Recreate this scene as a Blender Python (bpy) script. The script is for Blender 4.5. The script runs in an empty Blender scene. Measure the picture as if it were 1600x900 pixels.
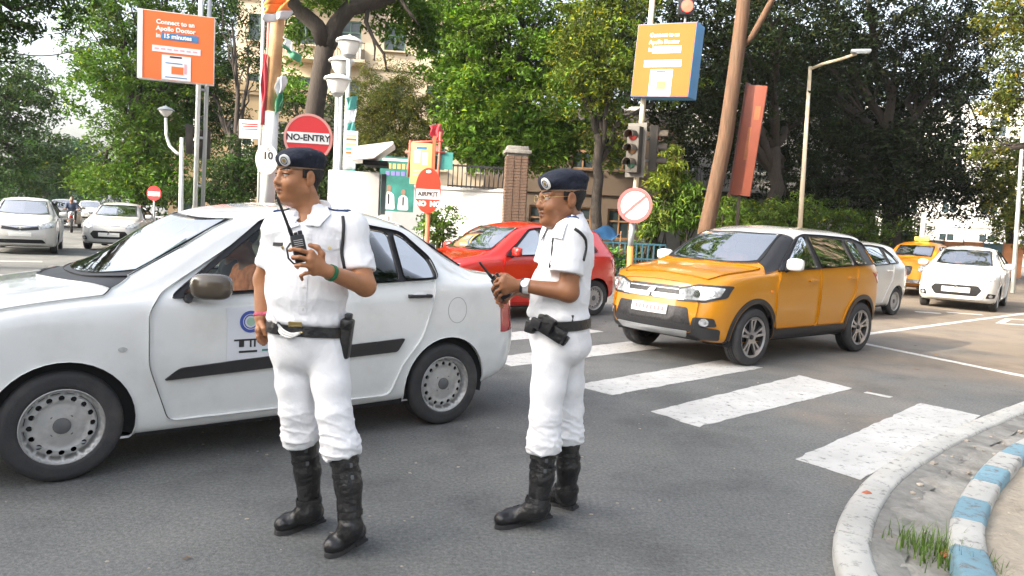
import bpy, bmesh, math, random
import numpy as np
from mathutils import Vector, Matrix, noise as mnoise
from mathutils.bvhtree import BVHTree
from mathutils.geometry import delaunay_2d_cdt
R_ = math.radians
S = bpy.context.scene
COL = S.collection
rng = np.random.default_rng(7)
random.seed(7)

# ---------------------------------------------------------------- camera
cam_d = bpy.data.cameras.new('camera')
cam = bpy.data.objects.new('camera', cam_d); COL.objects.link(cam)
cam_d.sensor_width = 36.0
cam_d.lens = 36.0 * 1185.0 / 1600.0
cam_d.clip_start = 0.05; cam_d.clip_end = 3000
PITCH = math.atan(102.0 / 1185.0)
cam.matrix_world = (Matrix.Translation((0, 0, 1.5)) @ Matrix.Rotation(math.pi / 2 - PITCH, 4, 'X')
                    @ Matrix.Rotation(R_(3.0), 4, 'Z'))
S.camera = cam

# ---------------------------------------------------------------- light
SUN_EL, SUN_X, SUN_Y = R_(29), -0.90, -0.44
SUN_AZ = math.atan2(SUN_X, SUN_Y)
world = bpy.data.worlds.new('World'); S.world = world
world.use_nodes = True
wn = world.node_tree
sky = wn.nodes.new('ShaderNodeTexSky'); sky.sky_type = 'NISHITA'; sky.sun_disc = False
sky.sun_elevation = SUN_EL; sky.sun_rotation = SUN_AZ
sky.air_density = 1.0; sky.dust_density = 6.0; sky.ozone_density = 0.35
wn.nodes['Background'].inputs['Strength'].default_value = 0.15
hz = wn.nodes.new('ShaderNodeHueSaturation'); hz.inputs['Saturation'].default_value = 0.5      # hazy, whitish sky
wn.links.new(sky.outputs[0], hz.inputs['Color']); wn.links.new(hz.outputs[0], wn.nodes['Background'].inputs['Color'])
sun_d = bpy.data.lights.new('sun', 'SUN'); sun_d.energy = 2.1; sun_d.angle = R_(0.53)
sun_d.color = (1.0, 0.87, 0.68)
sun = bpy.data.objects.new('sun', sun_d); COL.objects.link(sun)
sd = Vector((math.sin(SUN_AZ) * math.cos(SUN_EL), math.cos(SUN_AZ) * math.cos(SUN_EL), math.sin(SUN_EL)))
sun.rotation_euler = sd.to_track_quat('Z', 'Y').to_euler()
sun.location = (-20, -10, 30)
S.view_settings.view_transform = 'Standard'; S.view_settings.look = 'None'
S.view_settings.exposure = 2.0; S.view_settings.gamma = 1.0
S.cycles.use_denoising = True
S.cycles.max_bounces = 6; S.cycles.diffuse_bounces = 3; S.cycles.glossy_bounces = 3
S.cycles.transparent_max_bounces = 12; S.cycles.transmission_bounces = 4
S.cycles.caustics_reflective = False; S.cycles.caustics_refractive = False
S.cycles.sample_clamp_indirect = 6.0

# ---------------------------------------------------------------- materials
MATS = {}
def mat(name, col, rough=0.6, metal=0.0, spec=0.5, var=0.0, vscale=3.0, bump=0.0, bscale=60.0, coat=0.0,
        dirt=0.0, dirtcol=(0.16, 0.13, 0.10), dscale=1.5, stretch=None, attr=None, trans=0.0, emit=0.0, detail=4.0):
    """Principled material: base colour with noise variation, worn patches, fine relief."""
    if name in MATS: return MATS[name]
    m = bpy.data.materials.new(name); m.use_nodes = True
    nt = m.node_tree; N = nt.nodes; Lk = nt.links
    b = N['Principled BSDF']
    b.inputs['Roughness'].default_value = rough; b.inputs['Metallic'].default_value = metal
    b.inputs['Specular IOR Level'].default_value = spec
    if coat: b.inputs['Coat Weight'].default_value = coat; b.inputs['Coat Roughness'].default_value = 0.05
    tc = N.new('ShaderNodeTexCoord'); mp = N.new('ShaderNodeMapping')
    Lk.new(tc.outputs['Object'], mp.inputs[0])
    if stretch: mp.inputs['Scale'].default_value = stretch
    if attr:
        a = N.new('ShaderNodeAttribute'); a.attribute_name = attr; c = a.outputs['Color']
    else:
        rgb = N.new('ShaderNodeRGB'); rgb.outputs[0].default_value = (*col, 1); c = rgb.outputs[0]
    if var:
        nz = N.new('ShaderNodeTexNoise'); nz.inputs['Scale'].default_value = vscale; nz.inputs['Detail'].default_value = detail
        Lk.new(mp.outputs[0], nz.inputs['Vector'])
        mr = N.new('ShaderNodeMapRange'); mr.inputs[1].default_value = 0.25; mr.inputs[2].default_value = 0.75
        mr.inputs[3].default_value = 1 - var; mr.inputs[4].default_value = 1 + var
        Lk.new(nz.outputs['Fac'], mr.inputs[0])
        vm = N.new('ShaderNodeVectorMath'); vm.operation = 'SCALE'
        Lk.new(c, vm.inputs[0]); Lk.new(mr.outputs[0], vm.inputs['Scale']); c = vm.outputs[0]
    if dirt:
        nz = N.new('ShaderNodeTexNoise'); nz.inputs['Scale'].default_value = dscale; nz.inputs['Detail'].default_value = 8
        nz.inputs['Roughness'].default_value = 0.65
        Lk.new(mp.outputs[0], nz.inputs['Vector'])
        mr = N.new('ShaderNodeMapRange'); mr.inputs[1].default_value = 0.48; mr.inputs[2].default_value = 0.75
        mr.inputs[3].default_value = 0; mr.inputs[4].default_value = dirt
        Lk.new(nz.outputs['Fac'], mr.inputs[0])
        mx = N.new('ShaderNodeMix'); mx.data_type = 'RGBA'
        Lk.new(mr.outputs[0], mx.inputs[0]); Lk.new(c, mx.inputs[6]); mx.inputs[7].default_value = (*dirtcol, 1)
        c = mx.outputs[2]
    Lk.new(c, b.inputs['Base Color'])
    if bump:
        nz = N.new('ShaderNodeTexNoise'); nz.inputs['Scale'].default_value = bscale; nz.inputs['Detail'].default_value = 5
        Lk.new(mp.outputs[0], nz.inputs['Vector'])
        bp = N.new('ShaderNodeBump'); bp.inputs['Strength'].default_value = bump; bp.inputs['Distance'].default_value = 0.02
        Lk.new(nz.outputs['Fac'], bp.inputs['Height']); Lk.new(bp.outputs[0], b.inputs['Normal'])
    if emit:
        b.inputs['Emission Color'].default_value = (*col, 1); b.inputs['Emission Strength'].default_value = emit
    if trans:
        out = N['Material Output']; t = N.new('ShaderNodeBsdfTranslucent'); mxs = N.new('ShaderNodeMixShader')
        g = N.new('ShaderNodeVectorMath'); g.operation = 'MULTIPLY'; g.inputs[1].default_value = (1.15, 1.1, 0.6)
        Lk.new(c, g.inputs[0]); Lk.new(g.outputs[0], t.inputs[0])
        mxs.inputs[0].default_value = trans
        Lk.new(b.outputs[0], mxs.inputs[1]); Lk.new(t.outputs[0], mxs.inputs[2]); Lk.new(mxs.outputs[0], out.inputs[0])
    MATS[name] = m
    return m
def glass_mat(name, tint, fac=1.0):
    if name in MATS: return MATS[name]
    m = bpy.data.materials.new(name); m.use_nodes = True
    nt = m.node_tree; N = nt.nodes; Lk = nt.links
    N.remove(N['Principled BSDF'])
    fr = N.new('ShaderNodeFresnel'); fr.inputs[0].default_value = 1.5
    tr = N.new('ShaderNodeBsdfTransparent'); tr.inputs[0].default_value = (*tint, 1)
    gl = N.new('ShaderNodeBsdfGlossy'); gl.inputs['Roughness'].default_value = 0.015
    mu = N.new('ShaderNodeMath'); mu.operation = 'MULTIPLY_ADD'; mu.inputs[1].default_value = fac; mu.inputs[2].default_value = 0.0; mu.use_clamp = True
    mx = N.new('ShaderNodeMixShader')
    Lk.new(fr.outputs[0], mu.inputs[0]); Lk.new(mu.outputs[0], mx.inputs[0]); Lk.new(tr.outputs[0], mx.inputs[1]); Lk.new(gl.outputs[0], mx.inputs[2])
    Lk.new(mx.outputs[0], N['Material Output'].inputs[0])
    MATS[name] = m
    return m

# ---------------------------------------------------------------- object helpers
def tag(o, label=None, cat=None, group=None, kind=None):
    if label: o['label'] = label
    if cat: o['category'] = cat
    if group: o['group'] = group
    if kind: o['kind'] = kind
    return o
def empty(name, loc=(0, 0, 0), rz=0.0, label=None, cat=None, group=None, parent=None):
    o = bpy.data.objects.new(name, None); COL.objects.link(o)
    o.location = loc; o.rotation_euler = (0, 0, rz); o.empty_display_size = 0.1
    if parent: o.parent = parent
    return tag(o, label, cat, group)
def link(name, me, m=None, parent=None, smooth=True, loc=None):
    if m and not me.materials:
        for q in (m if isinstance(m, (list, tuple)) else [m]): me.materials.append(q)
    if smooth is True: me.shade_smooth()
    elif smooth:
        me.shade_smooth(); me.set_sharp_from_angle(angle=R_(smooth))
    o = bpy.data.objects.new(name, me); COL.objects.link(o)
    if parent: o.parent = parent
    if loc is not None: o.location = loc
    return o
def mesh(name, v, f, m=None, parent=None, smooth=35, loc=None):
    me = bpy.data.meshes.new(name); me.from_pydata([tuple(map(float, p)) for p in v], [], [tuple(map(int, q)) for q in f]); me.update()
    return link(name, me, m, parent, smooth, loc)
class MB:
    """collects simple solids into one mesh"""
    def __init__(s): s.v = []; s.f = []
    def add(s, v, f, M=None):
        n = len(s.v)
        if M is not None: v = [M @ Vector(p) for p in v]
        s.v += [tuple(p) for p in v]; s.f += [tuple(i + n for i in q) for q in f]; return s
    def box(s, c, d, rz=0.0, M=None, ch=0.0):
        x, y, z = d[0] / 2, d[1] / 2, d[2] / 2
        if ch:
            bm = bmesh.new(); bmesh.ops.create_cube(bm, size=1.0)
            for v in bm.verts: v.co = Vector((v.co.x * d[0], v.co.y * d[1], v.co.z * d[2]))
            bmesh.ops.bevel(bm, geom=list(bm.edges), offset=ch, segments=2, affect='EDGES', profile=0.6)
            bm.verts.index_update()
            v = [tuple(q.co) for q in bm.verts]; f = [tuple(q.index for q in p.verts) for p in bm.faces]; bm.free()
        else:
            v = [(-x, -y, -z), (x, -y, -z), (x, y, -z), (-x, y, -z), (-x, -y, z), (x, -y, z), (x, y, z), (-x, y, z)]
            f = [(0, 3, 2, 1), (4, 5, 6, 7), (0, 1, 5, 4), (1, 2, 6, 5), (2, 3, 7, 6), (3, 0, 4, 7)]
        T = Matrix.Translation(c) @ Matrix.Rotation(rz, 4, 'Z')
        return s.add(v, f, (M @ T) if M is not None else T)
    def tube(s, pts, r, n=8, caps=True, M=None):
        pts = [Vector(p) for p in pts]; k = len(pts)
        rs = r if isinstance(r, (list, tuple, np.ndarray)) else [r] * k
        v = []; f = []; up = None
        for i, p in enumerate(pts):
            t = (pts[min(i + 1, k - 1)] - pts[max(i - 1, 0)])
            if t.length < 1e-9: t = Vector((0, 0, 1))
            t.normalize()
            if up is None:
                up = Vector((1, 0, 0)) if abs(t.x) < 0.8 else Vector((0, 1, 0))
            a = (up - t * up.dot(t)).normalized(); b = t.cross(a); up = a
            for j in range(n):
                q = 2 * math.pi * j / n
                v.append(p + (a * math.cos(q) + b * math.sin(q)) * rs[i])
        for i in range(k - 1):
            for j in range(n):
                f.append((i * n + j, i * n + (j + 1) % n, (i + 1) * n + (j + 1) % n, (i + 1) * n + j))
        if caps:
            f.append(tuple(range(n - 1, -1, -1))); f.append(tuple((k - 1) * n + j for j in range(n)))
        return s.add(v, f, M)
    def lathe(s, prof, n=24, M=None, a0=0.0, a1=2 * math.pi):
        full = abs(a1 - a0 - 2 * math.pi) < 1e-6
        m = n if full else n + 1
        v = []; f = []
        for (r, z) in prof:
            for j in range(m):
                q = a0 + (a1 - a0) * j / n
                v.append((r * math.cos(q), r * math.sin(q), z))
        for i in range(len(prof) - 1):
            for j in range(n):
                j2 = (j + 1) % m
                f.append((i * m + j, i * m + j2, (i + 1) * m + j2, (i + 1) * m + j))
        return s.add(v, f, M)
    def prism(s, poly, z0, z1, M=None):
        n = len(poly)
        v = [(p[0], p[1], z0) for p in poly] + [(p[0], p[1], z1) for p in poly]
        f = [tuple(range(n - 1, -1, -1)), tuple(range(n, 2 * n))] + [(i, (i + 1) % n, n + (i + 1) % n, n + i) for i in range(n)]
        return s.add(v, f, M)
    def ball(s, c, r, n=12, M=None):
        r = r if isinstance(r, (tuple, list)) else (r, r, r)
        v = []; f = []; h = n // 2
        for i in range(h + 1):
            a = math.pi * i / h
            for j in range(n):
                b = 2 * math.pi * j / n
                v.append((c[0] + r[0] * math.sin(a) * math.cos(b), c[1] + r[1] * math.sin(a) * math.sin(b), c[2] - r[2] * math.cos(a)))
        for i in range(h):
            for j in range(n):
                f.append((i * n + j, i * n + (j + 1) % n, (i + 1) * n + (j + 1) % n, (i + 1) * n + j))
        return s.add(v, f, M)
    def build(s, name, m=None, parent=None, smooth=35, loc=None):
        return mesh(name, s.v, s.f, m, parent, smooth, loc)
def copy_tree(o, parent=None):
    c = o.copy(); COL.objects.link(c); c.parent = parent
    for ch in o.children: copy_tree(ch, c)
    return c
def text(name, body, size, m, parent, loc, rot=(math.pi / 2, 0, 0), ext=0.002, align='CENTER', sx=1.0, bold=0.0):
    cu = bpy.data.curves.new(name, 'FONT'); cu.body = body; cu.size = size; cu.extrude = ext
    cu.align_x = align; cu.align_y = 'CENTER'; cu.offset = bold; cu.resolution_u = 3
    cu.materials.append(m)
    o = bpy.data.objects.new(name, cu); COL.objects.link(o)
    bpy.context.view_layer.update()
    me = bpy.data.meshes.new_from_object(o.evaluated_get(bpy.context.evaluated_depsgraph_get())); bpy.data.objects.remove(o)
    o = bpy.data.objects.new(name, me); COL.objects.link(o)
    o.location = loc; o.rotation_euler = rot; o.scale = (sx, 1, 1)
    if parent: o.parent = parent
    return o
def pchip(xs, ys, q):
    xs = np.asarray(xs, float); ys = np.asarray(ys, float); q = np.clip(q, xs[0], xs[-1])
    h = np.diff(xs); d = np.diff(ys) / h
    m = np.zeros_like(ys); m[0] = d[0]; m[-1] = d[-1]
    for i in range(1, len(xs) - 1):
        if d[i - 1] * d[i] > 0:
            w1 = 2 * h[i] + h[i - 1]; w2 = h[i] + 2 * h[i - 1]
            m[i] = (w1 + w2) / (w1 / d[i - 1] + w2 / d[i])
    i = np.clip(np.searchsorted(xs, q) - 1, 0, len(h) - 1)
    t = (q - xs[i]) / h[i]
    return ((2 * t**3 - 3 * t**2 + 1) * ys[i] + (t**3 - 2 * t**2 + t) * h[i] * m[i]
            + (-2 * t**3 + 3 * t**2) * ys[i + 1] + (t**3 - t**2) * h[i] * m[i + 1])
def inpoly(pts, poly):
    pts = np.asarray(pts); poly = np.asarray(poly); x, y = pts[:, 0], pts[:, 1]
    c = np.zeros(len(pts), bool); j = len(poly) - 1
    for i in range(len(poly)):
        xi, yi = poly[i]; xj, yj = poly[j]
        if yi != yj:
            c ^= ((yi > y) != (yj > y)) & (x < (xj - xi) * (y - yi) / (yj - yi) + xi)
        j = i
    return c
def dens(poly, step, closed=True):
    out = []; n = len(poly)
    for i in range(n if closed else n - 1):
        a = np.asarray(poly[i], float); b = np.asarray(poly[(i + 1) % n], float)
        k = max(1, int(np.ceil(np.linalg.norm(b - a) / step)))
        out += [tuple(a + (b - a) * j / k) for j in range(k)]
    if not closed: out.append(tuple(poly[-1]))
    return out
def roundpoly(poly, r, n=4):
    """round the corners of a 2D polygon"""
    out = []; m = len(poly)
    for i in range(m):
        p = np.array(poly[i], float); a = np.array(poly[i - 1], float); b = np.array(poly[(i + 1) % m], float)
        ra = min(r, np.linalg.norm(a - p) * .45); rb = min(r, np.linalg.norm(b - p) * .45)
        A = p + (a - p) / max(1e-9, np.linalg.norm(a - p)) * ra; B = p + (b - p) / max(1e-9, np.linalg.norm(b - p)) * rb
        for j in range(n + 1):
            t = j / n
            out.append(tuple((1 - t)**2 * A + 2 * t * (1 - t) * p + t * t * B))
    return out
def inset(poly, d):
    P = np.asarray(poly, float); n = len(P)
    area = 0.5 * sum(P[i - 1][0] * P[i][1] - P[i][0] * P[i - 1][1] for i in range(n))
    sg = 1 if area > 0 else -1
    out = []
    for i in range(n):
        e0 = P[i] - P[i - 1]; e1 = P[(i + 1) % n] - P[i]
        e0 /= max(1e-9, np.linalg.norm(e0)); e1 /= max(1e-9, np.linalg.norm(e1))
        n0 = np.array([-e0[1], e0[0]]) * sg; n1 = np.array([-e1[1], e1[0]]) * sg
        b = n0 + n1; L = np.linalg.norm(b)
        if L < 1e-6: b = n0; L = 1
        b /= L
        out.append(tuple(P[i] + b * d / max(0.4, float(b @ n0))))
    return out
def cdt(polys, grid):
    """constrained triangulation of closed polygons + free grid points -> verts (n,2), tris (m,3)"""
    vs = []; es = []
    for p in polys:
        n = len(vs); vs += [Vector((float(q[0]), float(q[1]))) for q in p]
        es += [(n + i, n + (i + 1) % len(p)) for i in range(len(p))]
    vs += [Vector((float(g[0]), float(g[1]))) for g in grid]
    r = delaunay_2d_cdt(vs, es, [], 0, 1e-5)
    return np.array([(p.x, p.y) for p in r[0]]), np.array([tuple(f) for f in r[2] if len(f) == 3])
def shell(name, V, Nn, T, m, parent, rim=0.0, off=0.0, smooth=True, mid=False):
    """panel from surface points, surface normals and triangles, its open edge turned in by `rim`"""
    V = np.asarray(V, float); Nn = np.asarray(Nn, float); T = np.asarray(T)
    used = np.unique(T); idx = -np.ones(len(V), int); idx[used] = np.arange(len(used))
    V = V[used] + Nn[used] * off; Nn = Nn[used]; T = idx[T]
    fl = [tuple(t) for t in T]; nv = len(V); allv = V; ln = [Nn[i] for t in T for i in t]
    if rim:
        cnt = {}
        for t in fl:
            for a, b in ((t[0], t[1]), (t[1], t[2]), (t[2], t[0])): cnt[(a, b)] = cnt.get((a, b), 0) + 1
        bd = [e for e in cnt if (e[1], e[0]) not in cnt and not (mid and abs(V[e[0]][1]) < 2e-3 and abs(V[e[1]][1]) < 2e-3)]
        bv = sorted({i for e in bd for i in e}); mp = {i: k for k, i in enumerate(bv)}
        top = V[bv]; bot = V[bv] - Nn[bv] * rim; k = len(bv)
        allv = np.vstack([V, top, bot])
        for a, b in bd:
            fl.append((nv + mp[b], nv + mp[a], nv + k + mp[a], nv + k + mp[b])); ln += [np.zeros(3)] * 4
    me = bpy.data.meshes.new(name); me.from_pydata([tuple(p) for p in allv], [], [tuple(map(int, q)) for q in fl]); me.update()
    o = link(name, me, m, parent, True)
    me.normals_split_custom_set([tuple(q) for q in ln])
    return o
def drape(name, bvh, poly, to3d, direc, m, parent, grid=0.04, off=0.004, rim=0.006, holes=(), flat=None):
    """raised piece with a 2D outline laid onto a surface along a direction"""
    P = np.asarray(poly, float); lo = P.min(0); hi = P.max(0)
    gx = np.arange(lo[0] + grid / 2, hi[0], grid); gy = np.arange(lo[1] + grid / 2, hi[1], grid)
    g = np.array([(a, b) for a in gx for b in gy]).reshape(-1, 2)
    if len(g): g = g[inpoly(g, P)]
    V, T = cdt([dens(poly, grid)] + [dens(h, grid) for h in holes], g)
    c = V[T].mean(1); k = inpoly(c, P)
    for h in holes: k &= ~inpoly(c, h)
    T = T[k]; d = Vector(direc)
    W = []; Nn = []
    for p in V:
        o = Vector(to3d(p[0], p[1])); hit, n, _, _ = bvh.ray_cast(o - d * 5, d)
        if hit is None:
            hit, n, _, _ = bvh.find_nearest(o)
        if n.dot(d) > 0: n = -n
        W.append(tuple(hit)); Nn.append(tuple(n))
    W = np.array(W); Nn = np.array(Nn)
    if len(T):
        q = W[T]; el = np.max([np.linalg.norm(q[:, i] - q[:, i - 1], axis=1) for i in range(3)], axis=0); T = T[el < 4.5 * grid]
    if flat is not None: Nn[:] = flat
    # winding so that faces look against the direction
    if len(T):
        q = W[T]; fn = np.cross(q[:, 1] - q[:, 0], q[:, 2] - q[:, 0])
        flip = (fn * Nn[T].mean(1)).sum(1) < 0
        T[flip] = T[flip][:, ::-1]
    return shell(name, W, Nn, T, m, parent, rim, off)

# common materials
M_rubber = mat('rubber', (0.035, 0.035, 0.037), 0.75, var=0.2, vscale=6, bump=0.15, bscale=80, dirt=0.5, dirtcol=(.11, .10, .09), dscale=5)
M_black = mat('black_plastic', (0.022, 0.022, 0.024), 0.45, var=0.15, bump=0.05, bscale=150)
M_dark = mat('dark_void', (0.01, 0.01, 0.011), 0.9)
M_chrome = mat('chrome', (0.75, 0.75, 0.77), 0.12, 1.0, var=0.05)
M_steel = mat('painted_steel', (0.46, 0.46, 0.45), 0.45, 0.3, var=0.2, vscale=8, dirt=0.6, dirtcol=(.14, .10, .07), dscale=6)
M_white = mat('white_paint', (0.8, 0.8, 0.78), 0.5, var=0.05, dirt=0.15, dscale=2)
M_silver = mat('silver_metal', (0.55, 0.56, 0.57), 0.35, 0.8, var=0.08)
M_red = mat('red_sign', (0.62, 0.025, 0.03), 0.4, var=0.08, dirt=0.15, dirtcol=(.35, .1, .08))
M_black_ink = mat('black_ink', (0.02, 0.02, 0.022), 0.6)
M_white_ink = mat('white_ink', (0.82, 0.82, 0.8), 0.6)
M_lens = mat('clear_lens', (0.42, 0.44, 0.45), 0.08, 0.35, spec=0.8, var=0.75, vscale=22, coat=1.0)
M_tail = mat('tail_lens', (0.42, 0.008, 0.02), 0.12, spec=0.8, var=0.25, vscale=18, coat=1.0)
M_amber = mat('amber_lens', (0.8, 0.25, 0.02), 0.15, spec=0.7)
M_plate = mat('plate_white', (0.78, 0.78, 0.74), 0.5)
M_seat = mat('seat_cloth', (0.10, 0.095, 0.09), 0.9, var=0.2)
M_skin = mat('skin', (0.26, 0.125, 0.065), 0.45, spec=0.45, attr='skin', var=0.10, vscale=28, bump=0.06, bscale=260)

# ---------------------------------------------------------------- cars
def bsp(t):
    """basis of a clamped quadratic B-spline with 11 controls, t in 0..9"""
    t = np.clip(np.atleast_1d(np.asarray(t, float)), 0, 8.999999); n = 11
    k = np.array([0, 0, 0] + list(range(1, 9)) + [9, 9, 9], float)
    B = [((t >= k[i]) & (t < k[i + 1])).astype(float) for i in range(len(k) - 1)]
    for p in (1, 2):
        C = []
        for i in range(len(k) - 1 - p):
            a = np.zeros_like(t)
            if k[i + p] > k[i]: a += (t - k[i]) / (k[i + p] - k[i]) * B[i]
            if k[i + p + 1] > k[i + 1]: a += (k[i + p + 1] - t) / (k[i + p + 1] - k[i + 1]) * B[i + 1]
            C.append(a)
        B = C
    return np.stack(B, -1)
class CarShape:
    def __init__(s, sp):
        s.sp = sp; s.L = sp['L']; s.g = {k: tuple(zip(*sp[k])) for k in ('W', 'zb', 'belt', 'ye', 'ze', 'zt', 'ff', 'rf')}
    def f(s, k, x): return pchip(s.g[k][0], s.g[k][1], x)
    def ctrl(s, x):
        W, zb, be, ye, ze, zt = [s.f(k, x) for k in ('W', 'zb', 'belt', 'ye', 'ze', 'zt')]
        tum = s.sp.get('belt_in', 0.965); mid = zb + s.sp.get('midf', 0.52) * (be - zb)
        c = [(0 * x, zb), (W * .78, zb), (W * .95, zb + .015), (W * .982, zb + .16), (W, mid), (W * .992, be - .10), (W * tum, be),
             (ye + .035, ze - .075 - .0 * ze), (ye - .02, ze + .015), (ye * .55, zt - .22 * (zt - ze)), (0 * x, zt)]
        # where there is no greenhouse keep control 7 above the belt
        c[7] = (np.where(ze - .075 < be + .01, W * tum * .5 + ye * .5, c[7][0]), np.maximum(c[7][1], be + .012))
        return np.stack([np.stack(q, -1) for q in c], -2)          # n,11,2
    def pos(s, x, t):
        x = np.asarray(x, float); t = np.asarray(t, float)
        yz = (bsp(t)[..., None] * s.ctrl(x)).sum(-2)
        y, z = yz[..., 0], yz[..., 1]
        r = s.sp.get('fillet', .09)
        d = np.minimum(x, s.L - x); e = np.clip(r - d, 0, r)
        ins = r - np.sqrt(np.maximum(r * r - e * e, 0))
        zc = s.sp.get('zc', .6)
        y = y * (1 - ins * .55 / .8); z = zc + (z - zc) * (1 - ins * .55 / .5)
        S_ = .55
        ff = s.f('ff', z) + s.sp.get('bow', .14) * np.abs(y / .85)**2.6
        rf = s.f('rf', z) + s.sp.get('bowr', .10) * np.abs(y / .85)**2.6
        X = x + ff * np.clip(1 - x / S_, 0, 1)**2 - rf * np.clip(1 - (s.L - x) / S_, 0, 1)**2
        return np.stack([X, -y, z], -1)                             # left side (y < 0)
    def nrm(s, x, t):
        h = 1e-3
        xa = np.clip(x - h, 0, s.L); xb = np.clip(x + h, 0, s.L); ta = np.clip(t - .01, 0, 9); tb = np.clip(t + .01, 0, 9)
        du = s.pos(xb, t) - s.pos(xa, t); dv = s.pos(x, tb) - s.pos(x, ta)
        n = np.cross(dv, du); l = np.linalg.norm(n, axis=-1, keepdims=True)
        n = n / np.maximum(l, 1e-12)
        bad = (l[..., 0] < 1e-12); n[bad] = (0, 0, 1)
        return n
    def unmap(s, poly):
        """side-view (x,z) -> domain (s,t)"""
        Q = np.asarray(poly, float); X, Z = Q[:, 0], Q[:, 1]; tg = np.linspace(1.2, 8.2, 160)
        q = np.clip(X, .01, s.L - .01)
        for _ in range(5):
            A, B = np.meshgrid(q, tg, indexing='ij'); P = s.pos(A, B)
            t = np.array([np.interp(z, row, tg) for z, row in zip(Z, P[:, :, 2])])
            q = np.clip(q + X - s.pos(q, t)[:, 0], .004, s.L - .004)
        return list(zip(q, t))
U = .11                                                             # length of one unit of t in the flat domain
def arc_poly(cx, cz, r, z0, n=26):
    a0 = math.asin((z0 - cz) / r)
    return [(cx + r * math.cos(a), cz + r * math.sin(a)) for a in np.linspace(a0, math.pi - a0, n)]
def wheel(parent, x, y, R, wd, kind, out):
    """tyre and rim; `out` = -1 when the outer face looks to -y"""
    w = empty('wheel', (x, y, R), parent=parent)
    M = Matrix.Rotation(math.pi / 2 * (1 if out < 0 else -1), 4, 'X')   # local z -> outward
    h = wd / 2; rr = R * .665 if kind == 'steel' else R * .70
    mb = MB(); prof = [(rr, -h * .8), (rr + .02, -h), (R * .93, -h * .97), (R * .985, -h * .8), (R, -h * .55)]
    for g in (-.3, 0, .3):
        prof += [(R, h * (g - .05)), (R - .008, h * (g - .04)), (R - .008, h * (g + .04)), (R, h * (g + .05))]
    prof += [(R, h * .55), (R * .985, h * .8), (R * .93, h * .97), (R * .86, h * 1.0), (R * .80, h * .985), (rr + .025, h), (rr + .008, h * .96), (rr - .004, h * .8), (rr - .012, -h * .8)]
    mb.lathe(prof, 44, M).build('tyre', M_rubber, w, 50)
    def disc(name, ro, holes, zf, m, th=.012, n=48):
        outer = [(ro * math.cos(a), ro * math.sin(a)) for a in np.linspace(0, 2 * math.pi, n, endpoint=False)]
        g = [(r * math.cos(a), r * math.sin(a)) for r in np.arange(.02, ro, .022) for a in np.linspace(0, 2 * math.pi, max(6, int(r * 180)), endpoint=False)]
        V, T = cdt([outer] + holes, g)
        c = V[T].mean(1); k = inpoly(c, outer)
        for q in holes: k &= ~inpoly(c, q)
        T = T[k]; r = np.linalg.norm(V, axis=1); z = zf(r)
        P = np.stack([V[:, 0], V[:, 1], z], -1)
        e = 1e-3; dz = (zf(r + e) - zf(r - e)) / (2 * e); Nn = np.stack([-dz * V[:, 0] / np.maximum(r, 1e-6), -dz * V[:, 1] / np.maximum(r, 1e-6), np.ones_like(r)], -1)
        Nn /= np.linalg.norm(Nn, axis=1, keepdims=True)
        q = P[T]; fn = np.cross(q[:, 1] - q[:, 0], q[:, 2] - q[:, 0]); fl = fn[:, 2] < 0; T[fl] = T[fl][:, ::-1]
        Mr = np.array(M.to_3x3())
        return shell(name, P @ Mr.T, Nn @ Mr.T, T, m, w, th)
    if kind == 'steel':
        holes = [[(.148 * math.cos(b) + .0155 * math.cos(a) , .148 * math.sin(b) + .0155 * math.sin(a)) for a in np.linspace(0, 2 * math.pi, 9, endpoint=False)] for b in np.linspace(0, 2 * math.pi, 16, endpoint=False)]
        disc('rim', rr, holes, lambda r: h * np.interp(r, [0, .055, .07, .085, .11, .135, .165, .178, rr - .008, rr], [.64, .64, .62, .50, .47, .57, .54, .36, .64, .95]), M_steel)
        cap = MB().lathe([(0, h * .80), (.025, h * .79), (.042, h * .72), (.047, h * .5)], 18, M)
        for k in range(4):
            a = math.pi / 4 + k * math.pi / 2; cap.lathe([(0, h * .62), (.009, h * .61), (.011, h * .45)], 8, M @ Matrix.Translation((.062 * math.cos(a), .062 * math.sin(a), 0)))
        cap.build('hub_cap', M_hub, w)
    else:
        holes = []
        for k in range(5):
            b = 2 * math.pi * k / 5 + .3
            for (a0, a1, b0, b1) in ((-.50, -.13, -.36, -.20), (.13, .50, .20, .36)):
                pass
            # wide gap between spokes and narrow slot inside each double spoke
            ri, ro = .075, rr - .022
            def P(r, a): return (r * math.cos(b + a), r * math.sin(b + a))
            holes.append([P(ri, .40), P(ro * .6, .30), P(ro, .27), P(ro, .45), P(ro, .63 + .18), P(ro, 1.257 - .27), P(ro * .6, 1.257 - .30), P(ri, 1.257 - .40)])
            holes.append([P(ri * 1.25, .05), P(ro * .9, .115), P(ro * .9, -.115), P(ri * 1.25, -.05)])
        disc('rim', rr, holes, lambda r: h * np.interp(r, [0, .05, .075, rr - .03, rr - .01, rr], [.62, .66, .74, .80, .88, .97]), M_alloy if kind == 'alloy' else M_steel, .03)
        MB().lathe([(0, h * .80), (.026, h * .79), (.03, h * .6)], 16, M).build('hub_cap', M_black, w)
    MB().lathe([(0, -h * .1), (.14, -h * .1), (.14, -h * .2), (rr - .01, -h * .3)], 24, M).build('brake_disc', M_dark, w)
    return w
M_hub = mat('hub_plastic', (.09, .095, .10), .5, var=.2, dirt=.4, dirtcol=(.2, .18, .15), dscale=9)
M_alloy = mat('alloy', (.42, .42, .43), .3, .85, var=.1)
M_glass = glass_mat('car_glass', (.60, .66, .64), .75)
M_glass_dk = glass_mat('tinted_glass', (.20, .23, .23), .8)
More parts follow.
